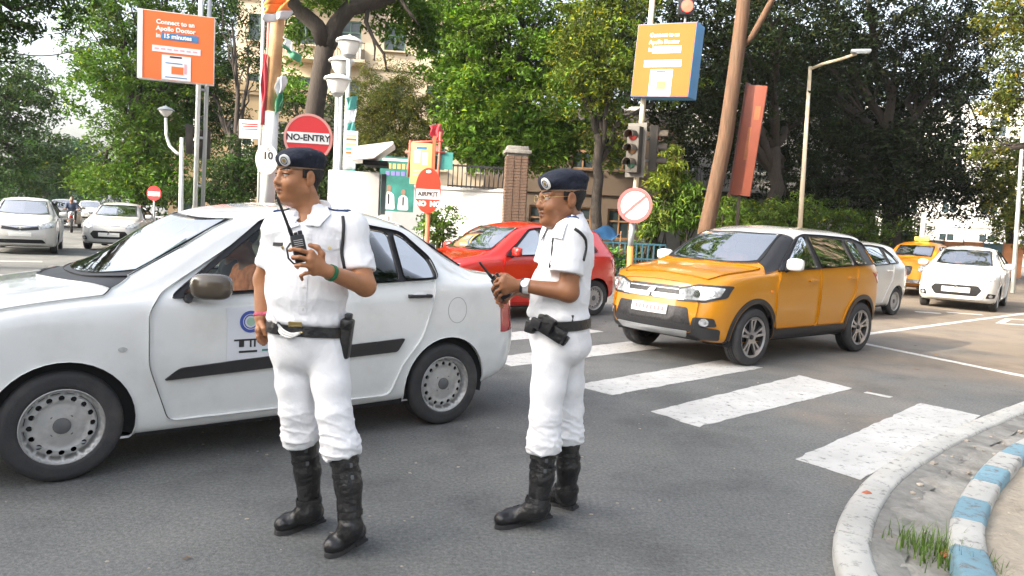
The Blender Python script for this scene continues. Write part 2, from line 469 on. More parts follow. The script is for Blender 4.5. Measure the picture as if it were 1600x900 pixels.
M_glass_cl = glass_mat('clear_glass', (.72, .80, .77), .8)
M_refl = mat('mirror_glass', (.7, .7, .7), .03, 1.0)

M_seam = mat('seam_grey', (.30, .31, .30), .6)
def build_car(name, label, loc, heading, sp, paint, roof=None, group=None, fine=True):
    """loc = ground point under the middle of the car; heading = direction (x,y) the car faces"""
    root = empty(name, loc, math.atan2(heading[1], heading[0]) + math.pi, label, 'car', group)
    sh = CarShape(sp); L = sp['L']; O = np.array([-L / 2, 0, 0])
    ds = .05 if fine else .09; dt = .2 if fine else .34
    R = sp['R']; ax = sp['axles']; ytr = sp['track']
    # reference surface for draping
    ss = np.linspace(0, L, int(L / .05)); tt = np.linspace(0, 9, 55)
    A, B = np.meshgrid(ss, tt, indexing='ij'); P = sh.pos(A, B); n, m = A.shape
    ends = []
    for e in (0, L):
        rings = [P[0 if e == 0 else -1]]; z = rings[0][:, 2]; zc = .5 * (z[0] + z[-1])
        for k in (.9, .75, .55, .3, .02):
            y = rings[0][:, 1] * k; zz = zc + (rings[0][:, 2] - zc) * k
            ff = sh.f('ff', zz) + sp.get('bow', .14) * np.abs(y / .85)**2.6 if e == 0 else None
            X = (e + ff) if e == 0 else (e - sh.f('rf', zz) - sp.get('bowr', .10) * np.abs(y / .85)**2.6)
            rings.append(np.stack([X, y, zz], -1))
        ends.append(np.stack(rings))
    vs = [P.reshape(-1, 3)]; fs = [];
    def gridf(nr, nc, base, flip):
        for i in range(nr - 1):
            for j in range(nc - 1):
                q = (base + i * nc + j, base + (i + 1) * nc + j, base + (i + 1) * nc + j + 1, base + i * nc + j + 1)
                fs.append(q[::-1] if flip else q)
    gridf(n, m, 0, True)
    base = n * m
    capf0 = len(fs)
    for k, E in enumerate(ends):
        vs.append(E.reshape(-1, 3)); gridf(E.shape[0], m, base, k == 1); base += E.shape[0] * m
    V = np.vstack(vs) + O; Vm = V * np.array([1, -1, 1]); nV = len(V)
    allv = [tuple(p) for p in V] + [tuple(p) for p in Vm]; allf = fs + [tuple(i + nV for i in q[::-1]) for q in fs]
    bvh = BVHTree.FromPolygons(allv, allf)
    # flat-domain regions
    poly = {}; order = []
    def reg(key, pts_st, kind): poly[key] = [(a, b * U) for a, b in pts_st]; order.append((key, kind))
    wa = sp.get('arch', R + .055)
    for i, x in enumerate(ax): reg('arch%d' % i, sh.unmap(dens(arc_poly(x, R, wa, sp['arch_z']) , .05)), 'hole')
    for i, d in enumerate(sp['doors']):
        dd = roundpoly(d, .05); reg('dgap%d' % i, sh.unmap(dens(dd, .05)), 'seal'); reg('door%d' % i, sh.unmap(dens(inset(dd, .0045), .05)), 'door')
    dl = roundpoly(sp['dlo'], .05); reg('dlo', sh.unmap(dens(dl, .05)), 'dlo')
    for i, w in enumerate(sp['windows']):
        reg('win%d' % i, sh.unmap(dens(roundpoly(w, .04), .05)), 'glass')
    def stpoly(c, key, kind, ins=0):
        p = dens(c, .12); reg(key, [(a, b / U * 1.0) for a, b in [(q[0], q[1] * U) for q in p]], kind)
    for key in ('ws', 'rw'):
        if key in sp:
            (s0e, s1e, s0c, s1c, te) = sp[key]
            g = .035 if key == 'ws' else .03
            stp = lambda q: [(q[0] + 0, te), (s0c, 9.0), (s1c, 9.0), (s1e, te)]
            c0 = [(s0e, te), (s0c, 9.05), (s1c, 9.05), (s1e, te)]
            def curve(c):
                a, b, cc, d = c; out = []
                for k in range(9): u = k / 8; out.append((a[0] + (b[0] - a[0]) * (1 - (1 - u)**2), a[1] + (b[1] - a[1]) * u))
                for k in range(9): u = 1 - k / 8; out.append((d[0] + (cc[0] - d[0]) * (1 - (1 - u)**2), d[1] + (cc[1] - d[1]) * u))
                return out
            reg(key + 'f', curve(c0), 'frame')
            sg = 1 if s1e > s0e else -1
            c1 = [(s0e + g * 1.6 * sg, te + .13), (s0c + g * sg, 9.05), (s1c - g * sg, 9.05), (s1e - g * sg, te + .13)]
            reg(key, curve(c1), 'glassfull')
    if 'hoodp' in sp:
        hp = roundpoly(sp['hoodp'], .05)
        reg('hgap', dens(hp, .06), 'seal'); hi = [(x, t / U * 1.0) for x, t in inset([(x, t * U) for x, t in hp], .008)]
        reg('hood', dens([(x, t if t < 8.9 else 9.05) for x, t in hi], .06), 'hood')
    for i, q in enumerate(sp.get('blackp', [])): reg('black%d' % i, dens(q, .1), 'black')
    if roof: reg('roofp', [(a, b) for a, b in sp['roofpoly']], 'roof')
    gx = np.arange(ds / 2, L, ds); gt = np.arange(dt / 2, 9, dt)
    G_ = np.array([(a, b * U) for a in gx for b in gt])
    rect = dens([(0, 0), (L, 0), (L, 9 * U), (0, 9 * U)], min(ds, .06))
    V2, T2 = cdt([rect] + list(poly.values()), G_)
    V2[:, 0] = np.clip(V2[:, 0], 0, L); cent = V2[T2].mean(1)
    keep = (cent[:, 1] < 9 * U) & (cent[:, 1] > 0) & (cent[:, 0] > 0) & (cent[:, 0] < L)
    T2 = T2[keep]; cent = cent[keep]
    own = np.full(len(T2), -1)
    for i, (key, kind) in enumerate(order):
        q = inpoly(cent, poly[key])
        if kind in ('roof', 'black'): q &= (own == -1)
        if key.startswith('arch'): own[q] = i
        else: own[q & ~np.isin(own, [0, 1])] = i
    tq = np.clip(V2[:, 1] / U, 0, 9)
    Pv = sh.pos(V2[:, 0], tq) + O; Nv = sh.nrm(V2[:, 0], tq)
    a = Pv[T2]; fn = np.cross(a[:, 1] - a[:, 0], a[:, 2] - a[:, 0]); fl = (fn * Nv[T2].mean(1)).sum(1) < 0
    T2[fl] = T2[fl][:, ::-1]
    ar = np.linalg.norm(fn, axis=1); ok = ar > 1e-10
    flipY = np.array([1, -1, 1])
    def piece(nm, sel, m_, parent, side, rim=.012, off=0.0):
        T = T2[sel & ok]
        if not len(T): return None
        if side == 0:
            V_ = np.vstack([Pv, Pv * flipY]); N_ = np.vstack([Nv, Nv * flipY]); T_ = np.vstack([T, T[:, ::-1] + len(Pv)])
        elif side < 0: V_, N_, T_ = Pv, Nv, T
        else: V_, N_, T_ = Pv * flipY, Nv * flipY, T[:, ::-1]
        return shell(nm, V_, N_, T_, m_, parent, rim, off, mid=side == 0)
    body_o = piece('body', own == -1, paint, root, 0)
    # nose and tail skins
    cv = []; cf = []; b0 = n * m
    nr, bb = 6, b0
    for k in range(2):
        c = V[bb:bb + nr * m]; r = [tuple(q) for q in fs[capf0 + k * (nr - 1) * (m - 1):capf0 + (k + 1) * (nr - 1) * (m - 1)]]
        vv = list(c) + list(c * flipY); r = [tuple(i - bb for i in q) for q in r]; r += [tuple(i + nr * m for i in q[::-1]) for q in r]
        o = mesh('front_panel' if k == 0 else 'tail_panel', vv, r, paint, root, True); bb += nr * m
        bm = bmesh.new(); bm.from_mesh(o.data); bmesh.ops.remove_doubles(bm, verts=bm.verts, dist=1e-3); bm.to_mesh(o.data); bm.free()
    if roof: piece('roof', own == [k for k, _ in order].index('roofp'), roof, root, 0, .004, .003)
    for i, (key, kind) in enumerate(order):
        if kind == 'glassfull': piece('windshield' if key == 'ws' else 'rear_window', own == i, M_glass_cl if key == 'ws' else M_glass, root, 0, .004, -.006)
        if kind == 'seal': piece('panel_gap', own == i, M_dark, root, 0, 0, -.007)
        if kind == 'hood': piece('bonnet', own == i, paint, root, 0, .015, .001)
        if kind == 'black': piece('pillar_cover', own == i, M_black, root, 0, .004, .001)
        if kind == 'frame': piece('window_frame', own == i, M_black, root, 0, .006, -.002)
        if kind == 'dlo':
            for sd_ in (-1, 1): piece('pillar_trim', own == i, M_black, root, sd_, .02, -.003)
    for sd_ in (-1, 1):
        for i in range(len(sp['doors'])):
            k = [q for q, _ in order].index('door%d' % i)
            d = piece('door', own == k, paint, root, sd_, .02, .0015)
            for w, dd in enumerate(sp['win_door']):
                if dd == i:
                    kk = [q for q, _ in order].index('win%d' % w); piece('window', own == kk, sp['glass'][w], d, sd_, .004, -.010)
            if fine or sd_ < 0:
                hx, hz = sp['handles'][i]
                q, _, _, _ = bvh.ray_cast(Vector((hx - L / 2, -3 , hz)), Vector((0, 1, 0)))
                yy = q.y if q else -.8
                hb = MB(); hb.box((hx - L / 2, (yy - .024) * -sd_, hz), (.185, .020, .021), ch=.007); hb.box((hx - L / 2 - .075, (yy - .01) * -sd_, hz), (.03, .03, .024)); hb.box((hx - L / 2 + .075, (yy - .01) * -sd_, hz), (.03, .03, .024))
                hb.build('handle', sp.get('handle_mat', M_black), d)
                if fine:
                    MB().ball((hx - L / 2, (yy + .004) * -sd_, hz), (.065, .010, .026), 12).build('handle_cup', paint, d)
        for w, dd in enumerate(sp['win_door']):
            if dd is None:
                kk = [q for q, _ in order].index('win%d' % w); piece('quarter_window', own == kk, sp['glass'][w], root, sd_, .004, -.010)
    # wheels, wells, floor
    for x in ax:
        for sd_ in (-1, 1):
            wheel(root, x - L / 2, sd_ * ytr, R, sp.get('tyre_w', .18), sp['wheel'] if fine else sp.get('wheel', 'steel'), sd_)
            wl = MB(); M = Matrix.Translation((x - L / 2, sd_ * (ytr - .12), R)) @ Matrix.Rotation(math.pi / 2, 4, 'X')
            wl.lathe([(.02, .16), (wa + .01, .16), (wa + .01, -.19), (wa - .006, -.19), (wa - .006, .15), (.02, .15)], 24, M, -.25, math.pi + .25)
            wl.build('wheel_well', M_dark, root)
            if sp.get('cladding'):
                lip = [(x + (wa + .012) * math.cos(q), R + (wa + .012) * math.sin(q)) for q in np.linspace(-.35, math.pi + .35, 40)]
                lip2 = [(x + (wa - .012) * math.cos(q), R + (wa - .012) * math.sin(q)) for q in np.linspace(math.pi + .35, -.35, 40)]
                lo = [(x + (wa + .05) * math.cos(q), R + (wa + .05) * math.sin(q)) for q in np.linspace(-.42, math.pi + .42, 40)]
                drape('arch_cladding', bvh, lo + lip2, lambda u, v: (u - L / 2, sd_ * .86, v), (0, -sd_, 0), M_black, root, .05, .010, .02)
    zf = float(sh.f('zb', L / 2)); fl_ = MB()
    w_in = float(sh.f('W', L / 2)) * .93
    fl_.box((0, 0, zf + .05), (ax[1] - ax[0] - 2 * wa, 2 * w_in, .08)); fl_.box((0, 0, zf + .10), (L * .86, 2 * (ytr - .2), .10))
    fl_.box((-L / 2 + .55, 0, .5), (.75, 2 * (ytr - .2), .42))
    fl_.build('underbody', M_dark, root)
    cow = sp['cowl']; bz = float(sh.f('belt', cow + .3))
    it = MB(); it.box((cow + .18 - L / 2, 0, bz - .16), (.42, 1.30, .24), ch=.05); it.build('dashboard', M_black, root)
    bx = sp.get('rear_shelf', L - .75); bzr = float(sh.f('belt', bx - .2))
    for cx, cy, wid in ((cow + 1.0, -.36, .5), (cow + 1.0, .36, .5), (cow + 1.85, 0, 1.2)):
        sb = MB(); X = cx - L / 2
        sb.box((X, cy, zf + .33), (.5, wid, .2), ch=.05)
        Mb = Matrix.Translation((X + .27, cy, zf + .68)) @ Matrix.Rotation(.2, 4, 'Y'); sb.box((0, 0, 0), (.14, wid, .62), M=Mb, ch=.05)
        for hy in ([cy] if wid < 1 else [-.36, .36]): sb.box((X + .36, hy, zf + 1.05), (.09, .25, .16), ch=.035)
        sb.build('seat', M_seat, root)
    M = Matrix.Translation((cow + .47 - L / 2, .36, bz - .04)) @ Matrix.Rotation(-1.1, 4, 'Y')
    st = MB(); st.tube([M @ Vector((.18 * math.cos(q), .18 * math.sin(q), 0)) for q in np.linspace(0, 2 * math.pi, 24)], .014, 6)
    st.tube([M @ Vector((-.17, 0, 0)), M @ Vector((.17, 0, 0))], .02, 6); st.tube([M @ Vector((0, 0, 0)), M @ Vector((0, 0, -.3))], .025, 6)
    st.build('steering_wheel', M_black, root)
    if sp.get('shelf', True):
        MB().box((bx - L / 2 - .15, 0, bzr - .05), (.5, 1.2, .03)).build('parcel_shelf', M_seat, root)
    # door mirrors
    mx, mz = sp['mirror']
    for sd_ in (-1, 1):
        q, _, _, _ = bvh.ray_cast(Vector((mx - L / 2, -3, mz)), Vector((0, 1, 0))); yy = abs(q.y) if q else .8
        fold = sp.get('fold', 0.0); ms = sp.get('mirror_s', 1.0); c0 = math.cos(fold)
        mm = MB(); M = Matrix.Translation((mx - L / 2 + .11 * math.sin(fold) * ms, sd_ * (yy + .05 + .09 * c0 * ms + .03 * math.sin(fold)), mz + .06)) @ Matrix.Rotation(sd_ * (.18 - fold), 4, 'Z') @ Matrix.Scale(ms, 4)
        bm = bmesh.new(); bmesh.ops.create_uvsphere(bm, u_segments=18, v_segments=12, radius=1)
        for v in bm.verts:
            c = v.co; e = lambda a, p: math.copysign(abs(a)**p, a)
            v.co = Vector((e(c.x, .75) * (.065 if c.x < 0 else .03), e(c.y, .62) * .115, e(c.z, .62) * .075))
        bm.verts.index_update(); mm.add([tuple(v.co) for v in bm.verts], [tuple(v.index for v in f.verts) for f in bm.faces], M); bm.free()
        mo = mm.build('mirror', sp.get('mirror_mat', paint), root, True)
        ar_ = MB(); ar_.tube([(mx - L / 2 + .01, sd_ * (yy - .02), mz - .03), (mx - L / 2, sd_ * (yy + .06), mz + .0)], [.03, .022], 8); ar_.build('mirror_arm', M_black, mo)
        g = MB(); g.box((.031, 0, 0), (.004, .19, .115), M=M); g.build('mirror_glass', M_refl, mo)
    # lamps, grille, bumper openings (front view outlines y,z on one side, mirrored)
    F3 = lambda u, v: (-L / 2, u, v); B3 = lambda u, v: (L / 2, u, v)
    for it_ in sp.get('front', []):
        nm, pl, m_, off = it_[:4]; both = it_[4] if len(it_) > 4 else True
        for sgn in ((-1, 1) if both else (1,)):
            drape(nm, bvh, [(sgn * y, z) for y, z in pl], F3, (1, 0, 0), m_, root, .035, off, max(.012, off + .008))
    for it_ in sp.get('back', []):
        nm, pl, m_, off = it_[:4]; both = it_[4] if len(it_) > 4 else True
        for sgn in ((-1, 1) if both else (1,)):
            drape(nm, bvh, [(sgn * y, z) for y, z in pl], B3, (-1, 0, 0), m_, root, .035, off, max(.012, off + .008))
    for it_ in sp.get('side', []):
        nm, pl, m_, off = it_[:4]
        for sgn in (-1, 1):
            drape(nm, bvh, pl, lambda u, v: (u - L / 2, sgn * .86, v), (0, -sgn, 0), m_, root, .05, off, off + .008)
    for it_ in sp.get('topd', []):
        nm, pl, m_, off = it_[:4]
        drape(nm, bvh, pl, lambda u, v: (u - L / 2, v, 1.5), (0, 0, -1), m_, root, .05, off, off + .006)
    # wipers
    if fine and 'ws' in sp:
        for y0, y1 in ((-.05, .52), (-.62, -.02)):
            pts = []
            for u in np.linspace(0, 1, 9):
                y = y0 + (y1 - y0) * u; x = sp['ws'][2] + .05 + .05 * u + .10 * (abs(y) / .7)**2
                q, nn, _, _ = bvh.ray_cast(Vector((x - L / 2, y, 3)), Vector((0, 0, -1)))
                if q: pts.append(q + nn * .016)
            if len(pts) > 2: MB().tube(pts, .009, 6).build('wiper', M_black, root)
    if fine and 'ws' in sp:
        MB().box((sp['ws'][3] + .10 - L / 2, 0, float(sh.f('zt', sp['ws'][3])) - .09), (.03, .22, .06), ch=.01).build('inside_mirror', M_black, root)
    root['_L'] = L
    return root, bvh, sh

def sedan_spec():
    return dict(L=4.0, R=.30, axles=(.78, 3.21), track=.735, wheel='steel', tyre_w=.185, arch=.352, arch_z=.16, bow=.16, fillet=.10, cowl=1.05, rear_shelf=3.3,
        W=[(0, .62), (.15, .745), (.4, .815), (.9, .843), (2, .8475), (3.2, .842), (3.7, .80), (3.9, .745), (4.0, .68)],
        zb=[(0, .24), (.3, .19), (.8, .18), (3.2, .20), (3.7, .27), (4, .33)],
        belt=[(0, .69), (.15, .78), (.5, .89), (1.0, .95), (1.4, .968), (2.4, 1.01), (3.1, 1.045), (3.6, 1.04), (3.9, 1.01), (4, .97)],
        ye=[(0, .47), (.4, .66), (1.0, .71), (1.15, .71), (1.8, .585), (2.2, .565), (2.8, .56), (3.2, .585), (3.5, .65), (3.9, .62), (4, .52)],
        ze=[(0, .74), (.15, .83), (.4, .925), (.95, 1.015), (1.1, 1.035), (1.8, 1.41), (2.2, 1.485), (2.7, 1.465), (3.0, 1.40), (3.4, 1.16), (3.58, 1.095), (3.9, 1.06), (4, 1.01)],
        zt=[(0, .79), (.15, .885), (.5, .985), (.76, 1.03), (.92, 1.06), (1.48, 1.41), (1.7, 1.495), (2.2, 1.55), (2.7, 1.54), (3.0, 1.465), (3.45, 1.18), (3.6, 1.125), (3.9, 1.09), (4, 1.04)],
        ff=[(.1, .12), (.3, .03), (.5, 0), (.65, .02), (.75, .07), (.9, .16)], rf=[(.2, .10), (.4, .02), (.6, 0), (.8, .03), (1.0, .03), (1.1, .05)],
        doors=[[(1.30, .27), (2.18, .27), (2.20, 1.0), (2.14, 1.44), (1.90, 1.40), (1.27, 1.0), (1.19, .90), (1.19, .60)],
               [(2.18, .27), (2.74, .27), (2.83, .48), (2.98, .66), (3.05, .86), (3.10, 1.06), (2.95, 1.34), (2.6, 1.44), (2.14, 1.44), (2.20, 1.0)]],
        handles=[(2.00, .91), (2.95, .955)],
        dlo=[(1.30, .965), (2.4, 1.025), (3.13, 1.06), (3.12, 1.20), (2.92, 1.385), (2.5, 1.445), (2.1, 1.455), (1.90, 1.425)],
        windows=[[(1.37, .985), (2.13, 1.025), (2.07, 1.43), (1.93, 1.405)], [(2.24, 1.03), (2.80, 1.055), (2.80, 1.375), (2.5, 1.425), (2.17, 1.432)], [(2.84, 1.06), (3.10, 1.073), (3.09, 1.19), (2.93, 1.345), (2.84, 1.38)]],
        win_door=[0, 1, 1], glass=[M_glass, M_glass_dk, M_glass_dk], ws=(1.13, 1.76, .92, 1.56, 7.75), hoodp=[(.12, 6.45), (.98, 6.7), (1.03, 7.2), (.75, 9.05), (.12, 9.05)], blackp=[[(1.02, 7.15), (1.14, 7.7), (1.05, 8.2), (.96, 9.05), (.75, 9.05)]], fold=1.25, mirror_s=1.02, rw=(3.47, 2.98, 3.5, 2.98, 7.75),
        mirror=(1.40, .985), mirror_mat=mat('grey_mirror', (.085, .066, .045), .25, var=.4, vscale=5, coat=1.0),  # warm reflections on the housing put into its bronze base colour
        front=[('headlight', [(.46, .62), (.74, .66), (.78, .84), (.52, .76)], M_lens, .006), ('grille', [(.40, .60), (.40, .70), (-.40, .70), (-.40, .60)], M_black, .004, False),
               ('air_intake', [(.45, .30), (.5, .42), (-.5, .42), (-.45, .30)], M_black, .004, False)],
        back=[('tail_light', [(.58, .72), (.74, .66), (.84, .64), (.84, .97), (.60, .97)], M_tail, .006)],
        side=[('side_moulding', roundpoly([(1.27, .51), (1.36, .575), (2.13, .625), (2.13, .545)], .02), M_black, .014),
              ('side_moulding', roundpoly([(2.25, .555), (2.25, .635), (2.84, .665), (2.78, .575)], .02), M_black, .014),
              ('fuel_flap_line', [(3.28 + .085 * math.cos(a), .845 + .095 * math.sin(a)) for a in np.linspace(0, 2 * math.pi, 25)] + [(3.28 + .081 * math.cos(a), .845 + .091 * math.sin(a)) for a in np.linspace(2 * math.pi, 0, 25)], M_seam, .0012),
              ('side_repeater', [(1.06 + .024 * math.cos(a), .70 + .014 * math.sin(a)) for a in np.linspace(0, 2 * math.pi, 12, endpoint=False)], M_lens, .005)])
def suv_spec():
    gd = [(.575, .39), (.60, .52), (.42, .60), (-.42, .60), (-.60, .52), (-.575, .39)]
    return dict(L=3.995, R=.335, axles=(.83, 3.33), track=.78, wheel='alloy', tyre_w=.205, arch=.40, arch_z=.24, bow=.20, fillet=.10, cowl=1.0, belt_in=.972, midf=.55, zc=.75, bowr=.10, cladding=True, shelf=False,
        W=[(0, .66), (.12, .77), (.4, .858), (.83, .89), (2, .893), (3.3, .887), (3.8, .85), (3.995, .79)],
        zb=[(0, .33), (.3, .27), (.8, .26), (3.2, .27), (3.995, .36)],
        belt=[(0, .89), (.15, .95), (.5, 1.01), (1.0, 1.055), (1.4, 1.08), (2.5, 1.12), (3.3, 1.15), (3.995, 1.14)],
        ye=[(0, .52), (.4, .68), (.95, .75), (1.08, .76), (1.75, .655), (2.2, .635), (3.2, .615), (3.7, .60), (3.995, .585)],
        ze=[(0, .93), (.4, 1.035), (.95, 1.10), (1.08, 1.14), (1.75, 1.51), (2.2, 1.58), (3.0, 1.575), (3.6, 1.545), (3.995, 1.50)],
        zt=[(0, .965), (.15, 1.02), (.5, 1.085), (.92, 1.14), (1.0, 1.165), (1.60, 1.51), (1.85, 1.60), (2.2, 1.645), (3.0, 1.645), (3.6, 1.61), (3.995, 1.565)],
        ff=[(.2, .12), (.36, .03), (.5, 0), (.7, .03), (.9, .08), (1.0, .14)], rf=[(.3, .06), (.5, .0), (.7, .0), (1.0, .03), (1.15, .08), (1.55, .38)],
        doors=[[(1.22, .42), (2.18, .42), (2.20, 1.09), (2.12, 1.52), (1.90, 1.49), (1.30, 1.10), (1.21, .90)],
               [(2.18, .42), (2.82, .42), (2.90, .60), (3.08, .78), (3.15, 1.13), (3.10, 1.50), (2.12, 1.52), (2.20, 1.09)]],
        handles=[(1.99, .98), (2.96, 1.01)], handle_mat=None,
        dlo=[(1.24, 1.085), (2.4, 1.13), (3.30, 1.165), (3.72, 1.185), (3.62, 1.46), (3.3, 1.52), (2.5, 1.54), (2.05, 1.54), (1.88, 1.50)],
        windows=[[(1.40, 1.115), (2.12, 1.135), (2.06, 1.515), (1.94, 1.495)], [(2.24, 1.14), (3.05, 1.168), (3.0, 1.495), (2.15, 1.515)], [(3.14, 1.175), (3.42, 1.185), (3.34, 1.46), (3.09, 1.49)]],
        win_door=[0, 1, None], glass=[M_glass, M_glass_dk, M_glass_dk], ws=(1.11, 1.74, .98, 1.66, 7.7),
        roofpoly=[(1.78, 6.3), (3.995, 6.3), (3.995, 9.05), (1.62, 9.05), (1.70, 7.6)], blackp=[[(1.0, 5.85), (1.9, 5.85), (1.76, 7.72), (1.12, 7.72)]], hoodp=[(.14, 7.0), (1.03, 7.1), (.93, 9.05), (.14, 9.05)], mirror=(1.42, 1.12), mirror_mat=M_white,
        front=[('headlight_bezel', roundpoly([(.36, .72), (.35, .87), (.56, .922), (.85, .925), (.83, .79), (.67, .728)], .02), M_black, .006), ('headlight', roundpoly([(.38, .742), (.37, .85), (.56, .897), (.81, .90), (.785, .80), (.66, .752)], .02), M_lens, .010),
               ('projector', [(.58 + .040 * math.cos(a), .815 + .040 * math.sin(a)) for a in np.linspace(0, 2 * math.pi, 16, endpoint=False)], M_chrome, .015), ('projector', [(.70 + .034 * math.cos(a), .83 + .034 * math.sin(a)) for a in np.linspace(0, 2 * math.pi, 16, endpoint=False)], M_white, .015),
               ('bonnet_emblem', [(.055, .80), (.0, .845), (-.055, .83), (-.03, .80), (-.055, .785), (0, .765), (.055, .79), (.02, .81)], M_chrome, .024, False),
               ('grille', roundpoly([(.42, .735), (.35, .885), (-.35, .885), (-.42, .735)], .02), M_grille, .006, False),
               ('grille_bar', [(.45, .735), (.41, .79), (-.41, .79), (-.45, .735)], M_silver, .016, False), ('grille_slat', [(.36, .845), (.36, .853), (-.36, .853), (-.36, .845)], M_silver, .010, False),
               ('air_intake', roundpoly([(.56, .46), (.50, .66), (-.50, .66), (-.56, .46)], .03), M_grille, .006, False),
               ('lower_bumper', roundpoly([(.78, .31), (.80, .44), (.56, .47), (-.56, .47), (-.80, .44), (-.78, .31)], .03), M_black, .008, False),
               ('fog_lamp_housing', roundpoly([(.56, .45), (.58, .56), (.76, .56), (.78, .47)], .02), M_black, .011),
               ('fog_lamp', [(.68 + .042 * math.cos(a), .51 + .042 * math.sin(a)) for a in np.linspace(0, 2 * math.pi, 16, endpoint=False)], M_lens, .018),
               ('skid_plate', roundpoly([(.48, .33), (.52, .40), (-.52, .40), (-.48, .33)], .02), M_silver, .018, False),
               ('number_plate', [(.26, .555), (.26, .665), (-.26, .665), (-.26, .555)], M_plate, .022, False)] + [('plate_mark', [(-.22 + .055 * k, .585), (-.22 + .055 * k, .635), (-.19 + .055 * k, .635), (-.19 + .055 * k, .585)], mat('plate_print', (.45, .25, .25), .6), .025, False) for k in range(8)],
        back=[('tail_light', [(.60, .93), (.84, .93), (.86, 1.08), (.60, 1.06)], M_tail, .008), ('rear_glass', [(.60, 1.17), (.52, 1.5), (-.52, 1.5), (-.60, 1.17)], M_black, .004, False)],
        side=[('sill_cladding', roundpoly([(1.22, .27), (1.24, .41), (2.93, .41), (2.95, .27)], .02), M_black, .010),
              ('side_repeater', [(1.12 + .035 * math.cos(a), .86 + .02 * math.sin(a)) for a in np.linspace(0, 2 * math.pi, 12, endpoint=False)], M_amber, .005)])
M_grille = mat('grille_black', (.03, .03, .032), .35, .3, var=.6, vscale=45)
def hatch_spec(h=1.50, glass=None, plate=True, front='etios', L=3.8, R=.29):
    g = glass or M_glass
    fr = [('headlight', roundpoly([(.44, .67), (.46, .80), (.66, .87), (.76, .86), (.74, .72)], .03), M_lens, .006)]
    if front == 'etios':
        fr += [('grille_bar', [(.40, .745), (.42, .77), (0, .715), (-.42, .77), (-.40, .745), (0, .69)], M_chrome, .012, False),
               ('grille', [(.42, .66), (.40, .735), (0, .68), (-.40, .735), (-.42, .66), (0, .62)], M_grille, .005, False),
               ('air_intake', roundpoly([(.58, .30), (.50, .40), (-.50, .40), (-.58, .30)], .04), M_dark, .006, False),
               ('number_plate', [(.25, .48), (.25, .58), (-.25, .58), (-.25, .48)], M_plate, .012, False)]
    else:
        fr += [('air_intake', roundpoly([(.42, .36), (.52, .50), (.44, .60), (-.44, .60), (-.52, .50), (-.42, .36)], .03), M_dark, .006, False),
               ('grille_bar', [(.30, .74), (.30, .755), (-.30, .755), (-.30, .74)], M_chrome, .008, False),
               ('number_plate', [(.29, .43), (.29, .545), (-.29, .545), (-.29, .43)], M_plate, .014, False),
               ('fog_lamp_housing', roundpoly([(.60, .32), (.64, .44), (.78, .42), (.76, .33)], .02), M_dark, .006),
               ('fog_lamp', [(.69 + .035 * math.cos(a), .375 + .035 * math.sin(a)) for a in np.linspace(0, 2 * math.pi, 12, endpoint=False)], M_lens, .012)]
    k = h - 1.5
    return dict(L=L, R=R, axles=(.76, .76 + L * .63), track=.72, wheel='steel', tyre_w=.175, arch=R + .045, arch_z=.18, bow=.17, bowr=.14, fillet=.10, cowl=.98, shelf=True, rear_shelf=L - .5,
        W=[(0, .62), (.15, .74), (.4, .81), (.9, .838), (2, .842), (L - .7, .835), (L - .2, .79), (L, .72)],
        zb=[(0, .24), (.3, .19), (.8, .18), (L - .7, .20), (L, .32)],
        belt=[(0, .70), (.15, .78), (.5, .87), (1.0, .94), (1.4, .97), (2.4, 1.01), (L - .7, 1.04), (L, 1.02)],
        ye=[(0, .50), (.4, .66), (1.0, .70), (1.7, .58), (2.1, .56), (L - .8, .55), (L, .52)],
        ze=[(0, .74), (.4, .89), (.9, .995), (1.03, 1.03), (1.7, 1.37 + k), (2.1, 1.43 + k), (L - 1.0, 1.42 + k), (L - .4, 1.37 + k), (L, 1.30 + k)],
        zt=[(0, .78), (.15, .85), (.5, .96), (.85, 1.02), (.95, 1.05), (1.55, 1.38 + k), (1.8, 1.46 + k), (2.1, 1.5 + k), (L - 1.0, 1.49 + k), (L - .4, 1.44 + k), (L, 1.38 + k)],
        ff=[(.1, .12), (.3, .03), (.5, 0), (.68, .03), (.8, .10), (.95, .2)], rf=[(.2, .08), (.4, .0), (.75, .0), (1.0, .06), (1.4, .42)],
        doors=[[(1.15, .27), (2.10, .27), (2.12, 1.0), (2.06, 1.38 + k), (1.82, 1.36 + k), (1.22, 1.0), (1.14, .8)],
               [(2.10, .27), (2.60, .27), (2.72, .5), (2.95, .75), (3.0, 1.05), (2.85, 1.36 + k), (2.06, 1.38 + k), (2.12, 1.0)]],
        handles=[(1.92, .90), (2.80, .93)], handle_mat=M_white,
        dlo=[(1.22, .975), (2.3, 1.02), (L - .62, 1.07), (L - .72, 1.22 + k * .5), (L - .98, 1.36 + k), (2.4, 1.40 + k), (2.0, 1.40 + k), (1.80, 1.37 + k)],
        windows=[[(1.32, .995), (2.04, 1.02), (1.98, 1.375 + k), (1.84, 1.35 + k)], [(2.16, 1.03), (2.80, 1.06), (2.74, 1.345 + k), (2.40, 1.375 + k), (2.09, 1.375 + k)], [(2.86, 1.07), (L - .70, 1.085), (L - .78, 1.19 + k * .5), (2.86, 1.32 + k)]],
        win_door=[0, 1, None], glass=[g, g, g], ws=(1.06, 1.69, .93, 1.60, 7.72), mirror=(1.34, 1.0), front=fr,
        back=[('tail_light', [(.56, .80), (.84, .80), (.84, 1.1), (.62, 1.1)], M_tail, .008), ('rear_glass', [(.56, 1.05), (.46, 1.33 + k), (-.46, 1.33 + k), (-.56, 1.05)], M_black, .004, False)])
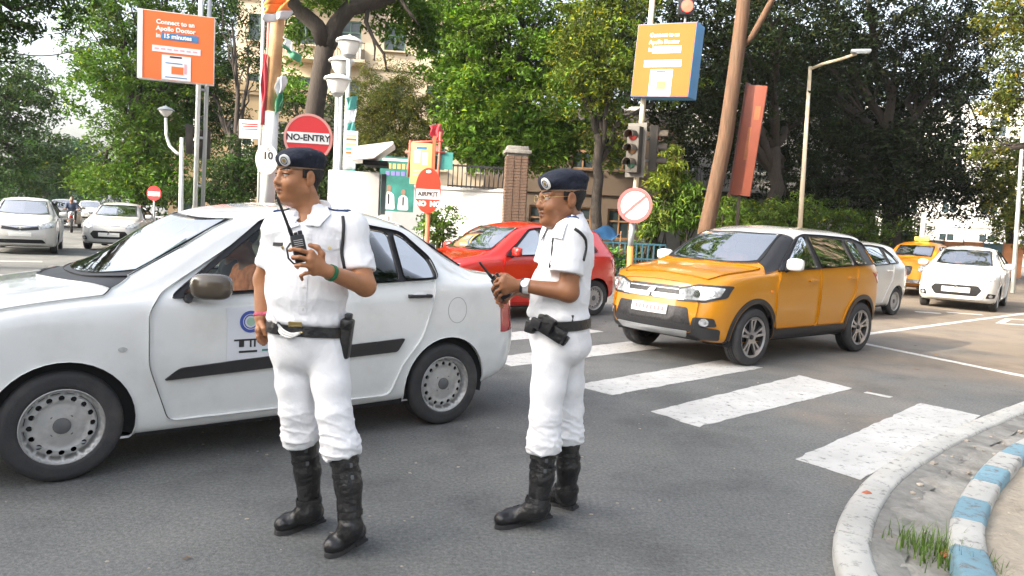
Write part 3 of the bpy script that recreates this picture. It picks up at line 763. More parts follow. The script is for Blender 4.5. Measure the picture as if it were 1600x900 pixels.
def taxi_spec():
    circ = lambda cy, cz, r: [(cy + r * math.cos(a), cz + r * math.sin(a)) for a in np.linspace(0, 2 * math.pi, 16, endpoint=False)]
    return dict(L=4.3, R=.31, axles=(.80, 3.25), track=.70, wheel='steel', tyre_w=.165, arch=.36, arch_z=.2, bow=.26, bowr=.2, fillet=.16, cowl=1.25, rear_shelf=3.3,
        W=[(0, .60), (.2, .74), (.6, .80), (1.2, .825), (2.4, .83), (3.3, .82), (3.9, .74), (4.3, .58)],
        zb=[(0, .34), (.4, .25), (3.4, .25), (4.3, .38)],
        belt=[(0, .74), (.2, .82), (.8, .92), (1.3, 1.0), (2.3, 1.03), (3.2, 1.03), (3.9, .95), (4.3, .80)],
        ye=[(0, .40), (.4, .45), (1.2, .60), (1.9, .56), (2.6, .55), (3.2, .55), (3.6, .55), (4.3, .40)],
        ze=[(0, .78), (.4, .94), (1.15, 1.06), (1.3, 1.10), (1.75, 1.42), (2.2, 1.50), (2.8, 1.48), (3.2, 1.36), (3.55, 1.08), (3.9, 1.0), (4.3, .86)],
        zt=[(0, .88), (.2, 1.0), (.8, 1.10), (1.15, 1.13), (1.25, 1.16), (1.65, 1.44), (1.85, 1.53), (2.2, 1.59), (2.8, 1.57), (3.2, 1.45), (3.6, 1.16), (3.9, 1.06), (4.3, .92)],
        ff=[(.2, .10), (.4, .0), (.8, .02), (1.05, .16)], rf=[(.2, .10), (.5, .0), (1.0, .1)],
        doors=[[(1.32, .32), (2.2, .32), (2.2, 1.44), (1.85, 1.42), (1.38, 1.06), (1.3, .9)], [(2.2, .32), (2.85, .32), (3.0, .7), (3.05, 1.05), (2.95, 1.38), (2.2, 1.44)]],
        handles=[(2.02, .93), (2.85, .95)], handle_mat=M_chrome,
        dlo=[(1.40, 1.05), (2.3, 1.07), (3.2, 1.09), (3.05, 1.32), (2.7, 1.42), (2.1, 1.44), (1.82, 1.40)],
        windows=[[(1.48, 1.07), (2.14, 1.085), (2.12, 1.42), (1.86, 1.38)], [(2.24, 1.09), (2.96, 1.105), (2.9, 1.34), (2.6, 1.41), (2.24, 1.42)], [(3.0, 1.11), (3.14, 1.115), (3.05, 1.27), (3.0, 1.3)]],
        win_door=[0, 1, None], glass=[M_glass] * 3, ws=(1.31, 1.75, 1.2, 1.68, 7.75), mirror=(1.5, 1.06),
        front=[('headlight', circ(.56, .80, .095), M_lens, .03), ('side_lamp', circ(.56, .62, .05), M_amber, .02), ('grille', roundpoly([(.30, .60), (.34, .86), (-.34, .86), (-.30, .60)], .08), M_grille, .012, False),
               ('bumper_bar', [(.78, .40), (.78, .50), (-.78, .50), (-.78, .40)], M_chrome, .05, False), ('number_plate', [(.22, .50), (.22, .59), (-.22, .59), (-.22, .50)], M_plate, .07, False)],
        back=[('tail_light', circ(.55, .75, .06), M_tail, .01)])

M_sedan = mat('sedan_white', (.74, .755, .745), .22, spec=.5, var=.02, vscale=1.5, coat=1.0, dirt=.35, dirtcol=(.44, .42, .38), dscale=2.6)
M_yellow = mat('suv_orange', (.50, .205, .004), .28, spec=.4, var=.03, vscale=2, coat=.5, dirt=.02, dirtcol=(.5, .35, .15), dscale=3)
M_redcar = mat('car_red', (.62, .022, .012), .22, spec=.5, var=.03, coat=1.0)
M_carwhite = mat('car_white', (.52, .52, .50), .25, spec=.5, var=.02, coat=1.0, dirt=.12, dirtcol=(.5, .47, .42), dscale=3)
M_taxi = mat('taxi_yellow', (.62, .235, .010), .3, var=.04, coat=.6, dirt=.15, dirtcol=(.4, .2, .05), dscale=4)
HD = np.array([-.775, -.632])
def place_mid(P, s_ax, sp, hd, side_y):
    """ground point under the car's middle, from a wheel contact point at station s_ax on the side at lateral offset side_y (left = negative)"""
    hd = np.array(hd) / np.linalg.norm(hd); left = np.array([-hd[1], hd[0]])
    p = np.array(P[:2]) - left * (-side_y); p = p - hd * (sp['L'] / 2 - s_ax) * -1 * -1
    return (p[0], p[1], 0)
sp = sedan_spec()
sedan, sedan_bvh, sedan_sh = build_car('sedan', 'white sedan with black side mouldings, steel wheels and a crest notice on its door', place_mid((-2.346, 3.937, 0.000), .78, sp, HD, -.80), HD, sp, M_sedan)
sp = suv_spec(); sp['handle_mat'] = M_yellow
suv, suv_bvh, suv_sh = build_car('compact_suv', 'orange yellow compact suv with white roof turning over the crossing', place_mid((2.784, 8.633, 0.000), .83, sp, HD, -.86), HD, sp, M_yellow, M_carwhite)

# ---------------------------------------------------------------- figures: smooth blended bodies
class Field:
    def __init__(s): s.p = []
    def cap(s, a, b, ra, rb=None, k=.03, op='u'):
        a = np.array(a, float); b = np.array(b, float); rb = ra if rb is None else rb
        s.p.append(('c', (a, b, ra, rb), k, op, (a + b) / 2, np.linalg.norm(b - a) / 2 + max(ra, rb))); return s
    def chain(s, pts, rs, k=.01, op='u'):
        for i in range(len(pts) - 1): s.cap(pts[i], pts[i + 1], rs[i], rs[i + 1], k, op)
        return s
    def ell(s, c, r, k=.03, op='u', rot=None):
        c = np.array(c, float); r = np.array(r, float)
        s.p.append(('e', (c, r, None if rot is None else np.array(rot)), k, op, c, r.max())); return s
    def plane(s, c, n, k=.004):
        """cut away everything on the side the normal points to"""
        n = np.array(n, float); n /= np.linalg.norm(n)
        s.p.append(('p', (np.array(c, float), n), k, 'i', None, None)); return s
    def below(s, c, n, R=.14, k=.004):
        """take away what lies beyond a plane, near its point only"""
        n = np.array(n, float); n /= np.linalg.norm(n); c = np.array(c, float)
        s.p.append(('h', (c, n, R), k, 's', c, R)); return s
    @staticmethod
    def prim(kind, a, P):
        if kind == 'c':
            A, B, ra, rb = a; ba = B - A; L2 = max(ba @ ba, 1e-12)
            h = np.clip(((P - A) @ ba) / L2, 0, 1)
            return np.linalg.norm(P - A - h[..., None] * ba, axis=-1) - (ra + (rb - ra) * h)
        if kind == 'e':
            c, r, R = a; q = P - c
            if R is not None: q = q @ R
            k0 = np.linalg.norm(q / r, axis=-1); k1 = np.linalg.norm(q / (r * r), axis=-1)
            return k0 * (k0 - 1) / np.maximum(k1, 1e-9)
        if kind == 'h':
            c, n, R = a; return np.maximum(-((P - c) @ n), np.linalg.norm(P - c, axis=-1) - R)
        c, n = a; return (P - c) @ n
    def eval(s, P, sel=None):
        D = np.full(P.shape[:-1], 10.0, np.float32)
        for kind, a, k, op, c, rad in s.p:
            if sel is not None and c is not None:
                m = sel(c, rad + k * 1.2)
                if not m.any(): continue
                Q, d0 = P[m], D[m]
            else: m = slice(None); Q, d0 = P, D
            d = s.prim(kind, a, Q)
            if op == 'u': h = np.maximum(k - np.abs(d0 - d), 0) / k; v = np.minimum(d0, d) - h * h * k / 4
            else:
                e = -d if op == 's' else d
                h = np.maximum(k - np.abs(d0 - e), 0) / k; v = np.maximum(d0, e) + h * h * k / 4
            D[m] = v
        return D
    def mesh(s, h, pad=.03):
        cs = [q for q in s.p if q[4] is not None and q[3] == 'u']
        lo = np.min([q[4] - q[5] for q in cs], 0) - pad; hi = np.max([q[4] + q[5] for q in cs], 0) + pad
        B = 12; nb = np.ceil((hi - lo) / (h * B)).astype(int) + 1
        I = np.stack(np.meshgrid(*[np.arange(n) for n in nb], indexing='ij'), -1).reshape(-1, 3)
        C = lo + (I * B + B / 2) * h
        dc = s.eval(C); act = np.abs(dc) < h * B * .87 + .035
        full = np.empty(nb * B + 1, np.float32)
        full[:-1, :-1, :-1] = np.repeat(np.repeat(np.repeat(dc.reshape(nb), B, 0), B, 1), B, 2); full[-1] = 1; full[:, -1] = 1; full[:, :, -1] = 1
        Ia = I[act]; Ca = C[act]
        g = np.stack(np.meshgrid(*[np.arange(B + 1)] * 3, indexing='ij'), -1).reshape(-1, 3) * h
        P = (lo + Ia * B * h)[:, None, :] + g[None]
        br = h * B * .87
        D = s.eval(P, lambda c, r: np.linalg.norm(Ca - c, axis=1) < r + br + .012)
        D = D.reshape(-1, B + 1, B + 1, B + 1)
        for (i, j, k), d in zip(Ia * B, D): full[i:i + B + 1, j:j + B + 1, k:k + B + 1] = d
        return nets(full, lo, h)
def nets(F, lo, h):
    ins = F < 0; n = np.array(F.shape) - 1
    cnt = np.zeros(n, np.int8); offs = [(i, j, k) for i in (0, 1) for j in (0, 1) for k in (0, 1)]
    for o in offs: cnt += ins[o[0]:o[0] + n[0], o[1]:o[1] + n[1], o[2]:o[2] + n[2]]
    cell = np.argwhere((cnt > 0) & (cnt < 8)); idx = -np.ones(n, np.int32); idx[tuple(cell.T)] = np.arange(len(cell))
    val = np.stack([F[cell[:, 0] + o[0], cell[:, 1] + o[1], cell[:, 2] + o[2]] for o in offs], -1)
    acc = np.zeros((len(cell), 3)); w = np.zeros(len(cell))
    for a in range(8):
        for ax in range(3):
            if offs[a][ax] == 0:
                ob = list(offs[a]); ob[ax] = 1; b = offs.index(tuple(ob))
                va, vb = val[:, a], val[:, b]; m = (va < 0) != (vb < 0)
                t = np.where(m, va / np.where(m, va - vb, 1), 0)
                p = np.array(offs[a], float)[None] + 0 * acc; p[:, ax] = t
                acc += p * m[:, None]; w += m
    V = lo + (cell + acc / w[:, None]) * h
    Fc = []
    for ax in range(3):
        u, v = (ax + 1) % 3, (ax + 2) % 3
        s0 = [slice(None)] * 3; s1 = [slice(None)] * 3; s0[ax] = slice(0, -1); s1[ax] = slice(1, None)
        a = ins[tuple(s0)]; b = ins[tuple(s1)]; e = np.argwhere(a != b)
        e = e[(e[:, u] > 0) & (e[:, v] > 0) & (e[:, u] < n[u]) & (e[:, v] < n[v])]
        q = []
        for du, dv in ((1, 1), (0, 1), (0, 0), (1, 0)):
            c = e.copy(); c[:, u] -= du; c[:, v] -= dv; q.append(idx[tuple(c.T)])
        q = np.stack(q, -1); fl = a[tuple(e.T)]; q[~fl] = q[~fl][:, ::-1]; Fc.append(q)
    Fc = np.vstack(Fc); Fc = Fc[(Fc >= 0).all(1)]
    return V, Fc
def vnorm(V, F):
    fn = np.cross(V[F[:, 2]] - V[F[:, 0]], V[F[:, 3]] - V[F[:, 1]]); N = np.zeros_like(V)
    for i in range(4): np.add.at(N, F[:, i], fn)
    return N / np.maximum(np.linalg.norm(N, axis=1, keepdims=True), 1e-12)
def relax(V, F, it=1, f=.5):
    for _ in range(it):
        A = np.zeros_like(V); w = np.zeros(len(V))
        for i in range(4):
            a, b = F[:, i], F[:, (i + 1) % 4]
            np.add.at(A, a, V[b]); np.add.at(A, b, V[a]); np.add.at(w, a, 1); np.add.at(w, b, 1)
        V = V * (1 - f) + f * A / np.maximum(w, 1)[:, None]
    return V
def nz(P, sc, seed=0.0):
    """cheap smooth noise, about -1..1"""
    p = np.asarray(P) * np.asarray(sc) + seed
    x, y, z = p[:, 0], p[:, 1], p[:, 2]
    return (np.sin(x * 1.3 + 1.7 * np.sin(y * 1.1 + .6 * z)) + np.sin(y * 1.7 + 1.3 * np.sin(z * 1.2 + .7 * x) + 2) + np.sin(z * 1.5 + 1.6 * np.sin(x * .9 + .8 * y) + 4)
            + .5 * np.sin(2.3 * x + 1.9 * y + 1.1 * np.sin(2.1 * z)) + .5 * np.sin(2.9 * z - 2.2 * x + 1.3 * np.sin(1.8 * y))) / 3.2
def fmesh(name, fld, h, m, parent, org, it=1, fn=None):
    V, F = fld.mesh(h); V = relax(V, F, it)
    if fn is not None: V = V + vnorm(V, F) * fn(V)[:, None]
    o = mesh(name, V - org, F, m, parent, True)
    return o, V, F
def bvh_of(V, F): return BVHTree.FromPolygons([tuple(p) for p in V], [tuple(map(int, q)) for q in F])
def ring(name, bvh, c, half, m, parent, org, up=(0, 0, 1), off=.004, th=.006, n=48, rmax=.5, a0=0, a1=2 * math.pi):
    """strap that follows a surface around an axis"""
    up = Vector(up).normalized(); e1 = up.orthogonal().normalized(); e2 = up.cross(e1); c = Vector(c)
    full = abs(a1 - a0 - 2 * math.pi) < 1e-6; k = n if full else n + 1
    rows = []
    for z in (-half, half):
        r = []
        for i in range(k):
            a = a0 + (a1 - a0) * i / n; d = e1 * math.cos(a) + e2 * math.sin(a)
            o = c + up * z; hit, _, _, dist = bvh.ray_cast(o + d * rmax, -d, rmax)
            r.append(rmax - dist if hit else .0)
        r = np.array(r); g = r[r > 0]; r[r <= 0] = np.median(g) if len(g) else .06
        r = np.maximum(r, (np.roll(r, 1) + np.roll(r, -1)) / 2) if full else r
        rows.append(r)
    v = []; f = []
    R = np.maximum(rows[0], rows[1]) * .5 + np.array(rows) * .5
    for layer, (zz, row, o_) in enumerate(((-half, 0, off), (-half, 0, off + th), (half, 1, off + th), (half, 1, off))):
        for i in range(k):
            a = a0 + (a1 - a0) * i / n; d = e1 * math.cos(a) + e2 * math.sin(a); v.append(c + up * zz + d * (R[row][i] + o_) - Vector(org))
    for l in range(4):
        for i in range(n):
            j = (i + 1) % k; l2 = (l + 1) % 4
            f.append((l * k + i, l * k + j, l2 * k + j, l2 * k + i))
    return mesh(name, v, f, m, parent, 40)
def cord(name, bvh, pts, r, m, parent, org, dr=(0, 1, 0), off=None):
    """thin cord through (x,z) points laid on a surface along a direction"""
    P = dens(pts, .02, False); d = Vector(dr); out = []
    for x, y, z in P:
        hit, n, _, _ = bvh.ray_cast(Vector((x, y, z)) - d * .6, d, 1.2)
        out.append((hit - d * (off if off is not None else r * .6) if hit else Vector((x, y, z))) - Vector(org))
    o2 = [out[0]] + [(out[i - 1] + out[i] * 2 + out[i + 1]) / 4 for i in range(1, len(out) - 1)] + [out[-1]]
    return MB().tube(o2, r, 7).build(name, m, parent, True)
M_shirt = mat('uniform_white', (.82, .83, .85), .8, spec=.2, var=.03, vscale=4, bump=.35, bscale=14)
M_trous = mat('trouser_white', (.80, .81, .83), .85, spec=.2, var=.03, vscale=5, bump=.4, bscale=16)
M_leather = mat('black_leather', (.010, .010, .011), .36, spec=.6, var=.35, vscale=9, bump=.35, bscale=45, dirt=.25, dirtcol=(.08, .075, .07), dscale=14)
M_beret = mat('beret_felt', (.010, .014, .028), .9, var=.25, bump=.3, bscale=90)
M_hair = mat('hair', (.012, .010, .009), .7, var=.4, vscale=40, bump=.6, bscale=220)
M_eye = mat('eye_white', (.55, .50, .46), .25)
M_iris = mat('iris', (.02, .012, .008), .15)
M_liplin = mat('lip_line', (.07, .028, .02), .6)
M_gold = mat('brass', (.75, .55, .22), .3, 1.0, var=.1)
M_navy = mat('navy_cloth', (.03, .06, .16), .8)
M_wcord = mat('white_cord', (.75, .75, .72), .8)
M_watchw = mat('watch_white', (.8, .8, .8), .4)
M_green = mat('green_thread', (.02, .16, .07), .8)
M_pinkth = mat('pink_thread', (.55, .10, .16), .8)
M_radio = mat('radio_black', (.02, .02, .022), .42, var=.2, bump=.1, bscale=150)
M_piping = mat('beret_piping', (.30, .20, .13), .6)
M_glassf = mat('spectacle_metal', (.6, .45, .2), .3, 1.0)

def head_parts(fld, c, yaw, sc, tilt=0.0):
    """adds head and neck to the body field; returns the head matrix (local: face to -y, left to +x)"""
    Rm = Matrix.Rotation(-yaw, 3, 'Z') @ Matrix.Rotation(tilt, 3, 'X'); Rn = np.array(Rm); c = np.array(c)
    T = lambda x, y, z: c + Rn @ (np.array([x, y, z]) * sc)
    e = lambda p, r, k, op='u': fld.ell(T(*p), np.array(r) * sc, k * sc, op, Rn)
    q = lambda a, b, ra, rb, k, op='u': fld.cap(T(*a), T(*b), ra * sc, rb * sc, k * sc, op)
    e((0, .022, .04), (.075, .096, .083), .02)
    e((0, -.028, -.028), (.066, .066, .086), .03)
    e((0, -.040, -.080), (.046, .046, .036), .03)
    q((.050, .012, -.058), (.022, -.055, -.092), .024, .021, .03); q((-.050, .012, -.058), (-.022, -.055, -.092), .024, .021, .03); e((0, -.03, -.105), (.035, .035, .018), .03)
    e((0, -.076, -.098), (.020, .017, .017), .02)
    for s_ in (-1, 1):
        e((s_ * .040, -.066, -.034), (.027, .025, .026), .03)
        q((s_ * .050, -.070, .024), (s_ * .012, -.089, .020), .010, .010, .015)
    for s_ in (-1, 1): e((s_ * .033, -.099, .004), (.0185, .0155, .0125), .010, 's')
    q((0, -.084, .018), (0, -.106, -.024), .0088, .0135, .014); e((0, -.1065, -.030), (.0145, .012, .011), .008)
    for s_ in (-1, 1):
        e((s_ * .0150, -.097, -.034), (.0095, .011, .0085), .008)
        e((s_ * .031, -.082, .0105), (.0165, .0125, .0065), .004); e((s_ * .031, -.081, -.0065), (.0155, .0120, .0055), .004)
        e((s_ * .0080, -.103, -.0415), (.0045, .005, .003), .003, 's')
    q((-.019, -.088, -.060), (0, -.0985, -.057), .005, .0068, .006); q((.019, -.088, -.060), (0, -.0985, -.057), .005, .0068, .006)
    q((-.016, -.087, -.0705), (0, -.0970, -.0725), .005, .0072, .006); q((.016, -.087, -.0705), (0, -.0970, -.0725), .005, .0072, .006)
    q((-.022, -.094, -.0645), (.022, -.094, -.0645), .0022, .0022, .003, 's')
    for s_ in (-1, 1):
        e((s_ * .0775, .016, -.004), (.0105, .021, .034), .006); e((s_ * .0765, .010, -.026), (.008, .011, .014), .006)
        e((s_ * .088, .013, .002), (.0065, .0115, .019), .005, 's')
    return T, Rm
def hand(fld, wrist, knuckles, fingers, thumb, r=.0088, rp=.014):
    for kx in knuckles: fld.cap(wrist, kx, rp * 1.25, rp, .016)
    for a, b in zip(knuckles[:-1], knuckles[1:]): fld.cap(a, b, rp * .95, rp * .95, .012)
    for f, s_ in zip(fingers, (1, 1.03, 1, .88)):
        n = len(f); fld.chain(f, [r * s_ * (1.08 - .2 * i / (n - 1)) for i in range(n)], .004)
    n = len(thumb); fld.chain(thumb, [r * 1.35 * (1.15 - .3 * i / (n - 1)) for i in range(n)], .008)
def officer(nm, label, org, hc, yaw, hs, tilt, joints, legs, shirt_f, trouser_f, hands, skin_col, neck, bandz=.042):
    """a traffic policeman in world coordinates; joints: arms as chains with radii"""
    org = np.array(org, float); root = empty('person', tuple(org), 0, label, 'person', 'traffic policemen')
    B = Field()
    T, Rm = head_parts(B, hc, yaw, hs, tilt)
    B.cap(T(0, .020, -.05), neck, .057 * hs, .066, .03)
    for p, r, k in joints['torso']: B.ell(p, r, k)
    for ch, rs in joints['arms']: B.chain(ch, rs, .02)
    for ch, rs in legs: B.chain(ch, rs, .03)
    for h_ in hands: hand(B, *h_)
    V, F = B.mesh(.0032); V = relax(V, F, 1, .25)
    # skin tone painted as it is: lips, brows, darker joints
    inv = np.linalg.inv(np.array(Rm)); L = (V - np.array(hc)) @ inv.T / hs
    col = np.tile(np.array(skin_col, float), (len(V), 1))
    x, y, z = np.abs(L[:, 0]), L[:, 1], L[:, 2]
    lip = np.exp(-((z + .0655) / .0105)**2 - (x / .021)**4) * (y < -.07)
    col = col * (1 - lip[:, None] * .55) + lip[:, None] * .55 * np.array([.20, .075, .06])
    brow = np.exp(-((z - .0275 + .10 * np.maximum(x - .034, 0)) / .0048)**2) * np.clip((x - .010) / .005, 0, 1) * np.clip((.056 - x) / .01, 0, 1) * (y < -.05)
    col = col * (1 - .88 * brow[:, None]) + .88 * brow[:, None] * np.array([.015, .012, .01])
    st = np.exp(-((z + .075) / .03)**2) * (y < .02) * (y > -.3) * (z < -.045); col *= (1 - .16 * st)[:, None]
    mo = np.exp(-((z + .0485) / .0055)**2 - (x / .02)**4) * (y < -.07); col = col * (1 - .5 * mo[:, None]) + .5 * mo[:, None] * np.array([.03, .02, .015])
    body = mesh('body', V - org, F, M_skin, root, True)
    at = body.data.color_attributes.new('skin', 'FLOAT_COLOR', 'POINT')
    at.data.foreach_set('color', np.hstack([col, np.ones((len(V), 1))]).astype(np.float32).ravel())
    Mh = Matrix.Translation(Vector(np.array(hc) - org)) @ Rm.to_4x4() @ Matrix.Scale(hs, 4)
    for s_ in (-1, 1):
        e = MB().ball((s_ * .031, -.0795, .002), .0128, 14, Mh).build('eye', M_eye, root, True)
        MB().ball((s_ * .031 - .003, -.0895, .002), (.0058, .0035, .0058), 10, Mh).build('iris', M_iris, e, True)
    fb = bvh_of(V, F)
    def line(nm_, pts, r, m, lift):
        out = []
        for q in pts:
            o = Vector(T(q[0], -.2, q[1])); hit, n, _, _ = fb.ray_cast(o, Vector(np.array(Rm) @ np.array([0, 1, 0])), .3)
            if hit: out.append(hit + n * lift - Vector(org))
        if len(out) > 2: MB().tube(out, [r * (.45 + .55 * math.sin(math.pi * (i + .6) / (len(out) + .6))) for i in range(len(out))], 6).build(nm_, m, root, True)
    for s_ in (-1, 1):
        line('eyebrow', [(s_ * x_, .026 + .006 * math.sin((x_ - .010) / .046 * 2.4)) for x_ in np.linspace(.010, .056, 8)], .0046 * hs, M_hair, .0005)
        line('eyelid', [(s_ * x_, .0065 + .0045 * math.sin((x_ - .017) / .031 * math.pi)) for x_ in np.linspace(.017, .049, 7)], .0022 * hs, M_hair, .0005)
    line('mouth_line', [(x_, -.0645 - .0015 * abs(x_ / .02)) for x_ in np.linspace(-.022, .022, 9)], .0016 * hs, M_liplin, 0)
    # hair
    H = Field(); Rn = np.array(Rm)
    H.ell(T(0, .022, .040), np.array([.0785, .0985, .086]) * hs, .02, 'u', Rn)
    H.cap(T(.0, .040, -.03), T(0, .04, .02), .056 * hs, .07 * hs, .02)
    H.plane(T(0, -.02, 0), Rn @ np.array([0, -1, .25])); H.plane(T(0, 0, -.062), Rn @ np.array([0, -.25, -1])); H.plane(T(0, 0, .075), Rn @ np.array([0, 0, 1]))
    for s_ in (-1, 1): H.ell(T(s_ * .085, .012, -.018), np.array([.03, .026, .04]) * hs, .004, 's', Rn)
    fmesh('hair', H, .005, M_hair, root, org, 1, lambda V: .0012 * nz(V, 260))
    for s_ in (-1, 1):
        sb = MB(); sb.box((s_ * .0715, -.012, .016), (.006, .018, .04), M=Mh, ch=.0025); sb.build('sideburn', M_hair, root)
    # beret
    K = Field(); bz = bandz
    K.ell(T(0, .018, bz + .012), np.array([.083, .107, .045]) * hs, .01, 'u', Rn)
    K.ell(T(0, .024, bz + .050), np.array([.080, .100, .042]) * hs, .02, 'u', Rn)
    K.ell(T(-.020, .024, bz + .040), np.array([.100, .116, .034]) * hs, .03, 'u', Rn @ np.array(Matrix.Rotation(-.16, 3, 'Y')))
    K.ell(T(.02, -.045, bz + .032), np.array([.07, .055, .030]) * hs, .03, 'u', Rn)
    K.plane(T(0, 0, bz - .012), Rn @ np.array([0, 0, -1]))
    _, bV, bF = fmesh('beret', K, .0045, M_beret, root, org, 2, lambda V: .0022 * nz(V, 38, 3) + .001 * nz(V, 90, 1))
    bb = bvh_of(bV, bF)
    ring('beret_band', bb, T(0, .018, bz - .006), .0045, M_piping, root, org, up=Rn @ np.array([0, 0, 1]), off=.001, th=.0025, n=48)
    # badge on the front left of the beret
    p = Vector(T(.045, -.3, bz + .024)); d = Vector(Rn @ np.array([0, 1, 0])); hit, n, _, _ = bb.ray_cast(p, d)
    if hit:
        Q = Matrix.Translation(hit - Vector(org)) @ n.to_track_quat('Z', 'Y').to_matrix().to_4x4()
        bd = MB().lathe([(.027 * hs, -.004), (.027 * hs, .003), (.023 * hs, .005), (0, .005)], 20, Q).build('badge', M_wcord, root, 30)
        MB().lathe([(.010 * hs, .004), (.009 * hs, .0075), (0, .009)], 14, Q).build('emblem', M_gold, bd, 30)
        MB().lathe([(.0145 * hs, .004), (.0145 * hs, .0062), (.018 * hs, .0062), (.018 * hs, .004)], 18, Q).build('emblem_ring', M_navy, bd, 30)
    return root, org, T, Rm, (V, F)
def boots(root, org, shaft_top, ankle, heel, toe, m=M_leather):
    """tall black boot with gaiter straps; shaft_top, ankle, heel, toe are world points, the foot on the ground"""
    st, an, he, to = [np.array(q, float) for q in (shaft_top, ankle, heel, toe)]
    d = to - he; d[2] = 0; L = np.linalg.norm(d); d /= L; sd = np.array([-d[1], d[0], 0])
    up = lambda p, z: np.array([p[0], p[1], z])
    K = Field(); ca = an * .5 + st * .5 - d * .012
    K.chain([st, ca, an], [.060, .060, .048], .02)
    h0 = up(he + d * .045, .055); ball = up(he + d * L * .70, .048); tp = up(to - d * .042, .046)
    K.cap(up(an, .11), h0, .046, .042, .03); K.cap(up(an, .10), ball, .047, .036, .04)
    for s_ in (-1, 1): K.cap(h0 + sd * s_ * .006, ball + sd * s_ * .016, .034, .032, .02); K.cap(ball + sd * s_ * .014, tp + sd * s_ * .006, .032, .031, .02)
    ax = st - an; K.plane(st, ax)
    K.plane(up(he, .020), (0, 0, -1))
    o, V, F = fmesh('boot', K, .005, m, root, org, 1, lambda V: .0016 * nz(V * np.array([1, 1, 2.2]), 34, 5) * np.clip((V[:, 2] - .05) / .1, 0, 1))
    bb = bvh_of(V, F)
    out = []
    for i in range(28):
        a = 2 * math.pi * i / 28; u = (math.cos(a) + 1) / 2
        w = np.interp(u, [0, .12, .35, .68, .88, .97, 1], [.028, .036, .034, .045, .038, .022, .006]); w = w if abs(math.sin(a)) > .01 else 0
        w *= .93; p = he + d * (.004 + u * (L - .010)) + sd * (w if math.sin(a) > 0 else -w); out.append((p[0] - org[0], p[1] - org[1]))
    sl = MB().prism(out, .003, .024)
    hb = [tuple((he + d * u + sd * w)[:2] - org[:2]) for u, w in ((.0, -.034), (.085, -.038), (.085, .038), (0, .034))]
    sl.prism(hb, 0.0, .012); sl.prism([tuple((he + d * L * u + sd * w)[:2] - org[:2]) for u, w in ((.52, -.038), (.82, -.038), (.95, -.016), (.95, .016), (.82, .038), (.52, .038))], 0.0, .012)
    sl.build('boot_sole', M_rubber, o, 40)
    axu = ax / np.linalg.norm(ax); Ls = np.linalg.norm(ax)
    for f_, hf in ((.965, .014), (.83, .010), (.66, .010), (.12, .013)):
        c = an + ax * f_
        ring('boot_strap', bb, c, hf, m, o, org, up=axu, off=.001, th=.004, n=30, rmax=.16)
    for f_ in (.95, .83, .66):
        c = Vector(an + ax * f_); q = Vector(d * .4 - sd * (1 if sd[1] > 0 else -1)).normalized()
        hit, n, _, _ = bb.ray_cast(c + q * .2, -q)
        if hit:
            Q = Matrix.Translation(hit + n * .006 - Vector(org)) @ n.to_track_quat('Z', 'Y').to_matrix().to_4x4()
            MB().box((0, 0, 0), (.015, .020, .004), M=Q, ch=.0015).build('buckle', M_hub, o)
    for k in range(5):                                              # laces over the instep
        u = .34 + .07 * k; p = he + d * L * u
        pts = []
        for w in (-.024, 0, .024):
            hit, n, _, _ = bb.ray_cast(Vector(up(p + sd * w, .4)), Vector((0, 0, -1)))
            if hit: pts.append(hit + n * .002 - Vector(org))
        if len(pts) == 3 and pts[1].z < .16: MB().tube(pts, .003, 6).build('lace', M_black, o)
    return o, bb
def collar(root, org, c, fwd, r=.070, m=M_shirt, back=.045, tilt=.35):
    """open shirt collar round the neck base c, its points to the front"""
    f3 = Vector((fwd[0], fwd[1], 0)).normalized(); s3 = Vector((-f3.y, f3.x, 0)); v = []; F = []; n = 40; rows = []
    for i in range(n + 1):
        a = R_(22) + (2 * math.pi - R_(44)) * i / n; fr = (math.cos(a) + 1) / 2   # 1 at the front
        d = f3 * math.cos(a) + s3 * math.sin(a); e = min(i, n - i) / n
        pt = max(0, 1 - e / .16)
        base = Vector(c) - Vector((0, 0, 1)) * tilt * .16 * fr
        for (rr, zz) in ((r * .93, -.02), (r * .94, back * (1 - .35 * fr)), (r * 1.03, back * (1 - .35 * fr) + .004), (r * 1.32 + .014 * pt, -.012 - .036 * pt), (r * 1.28 + .012 * pt, -.016 - .036 * pt), (r * .99, back * .7 * (1 - .35 * fr))):
            v.append(base + d * rr + Vector((0, 0, zz)) - Vector(org))
    k = 6
    for i in range(n):
        for j in range(k - 1): F.append((i * k + j, i * k + j + 1, (i + 1) * k + j + 1, (i + 1) * k + j))
    return mesh('collar', v, F, m, root, 50)
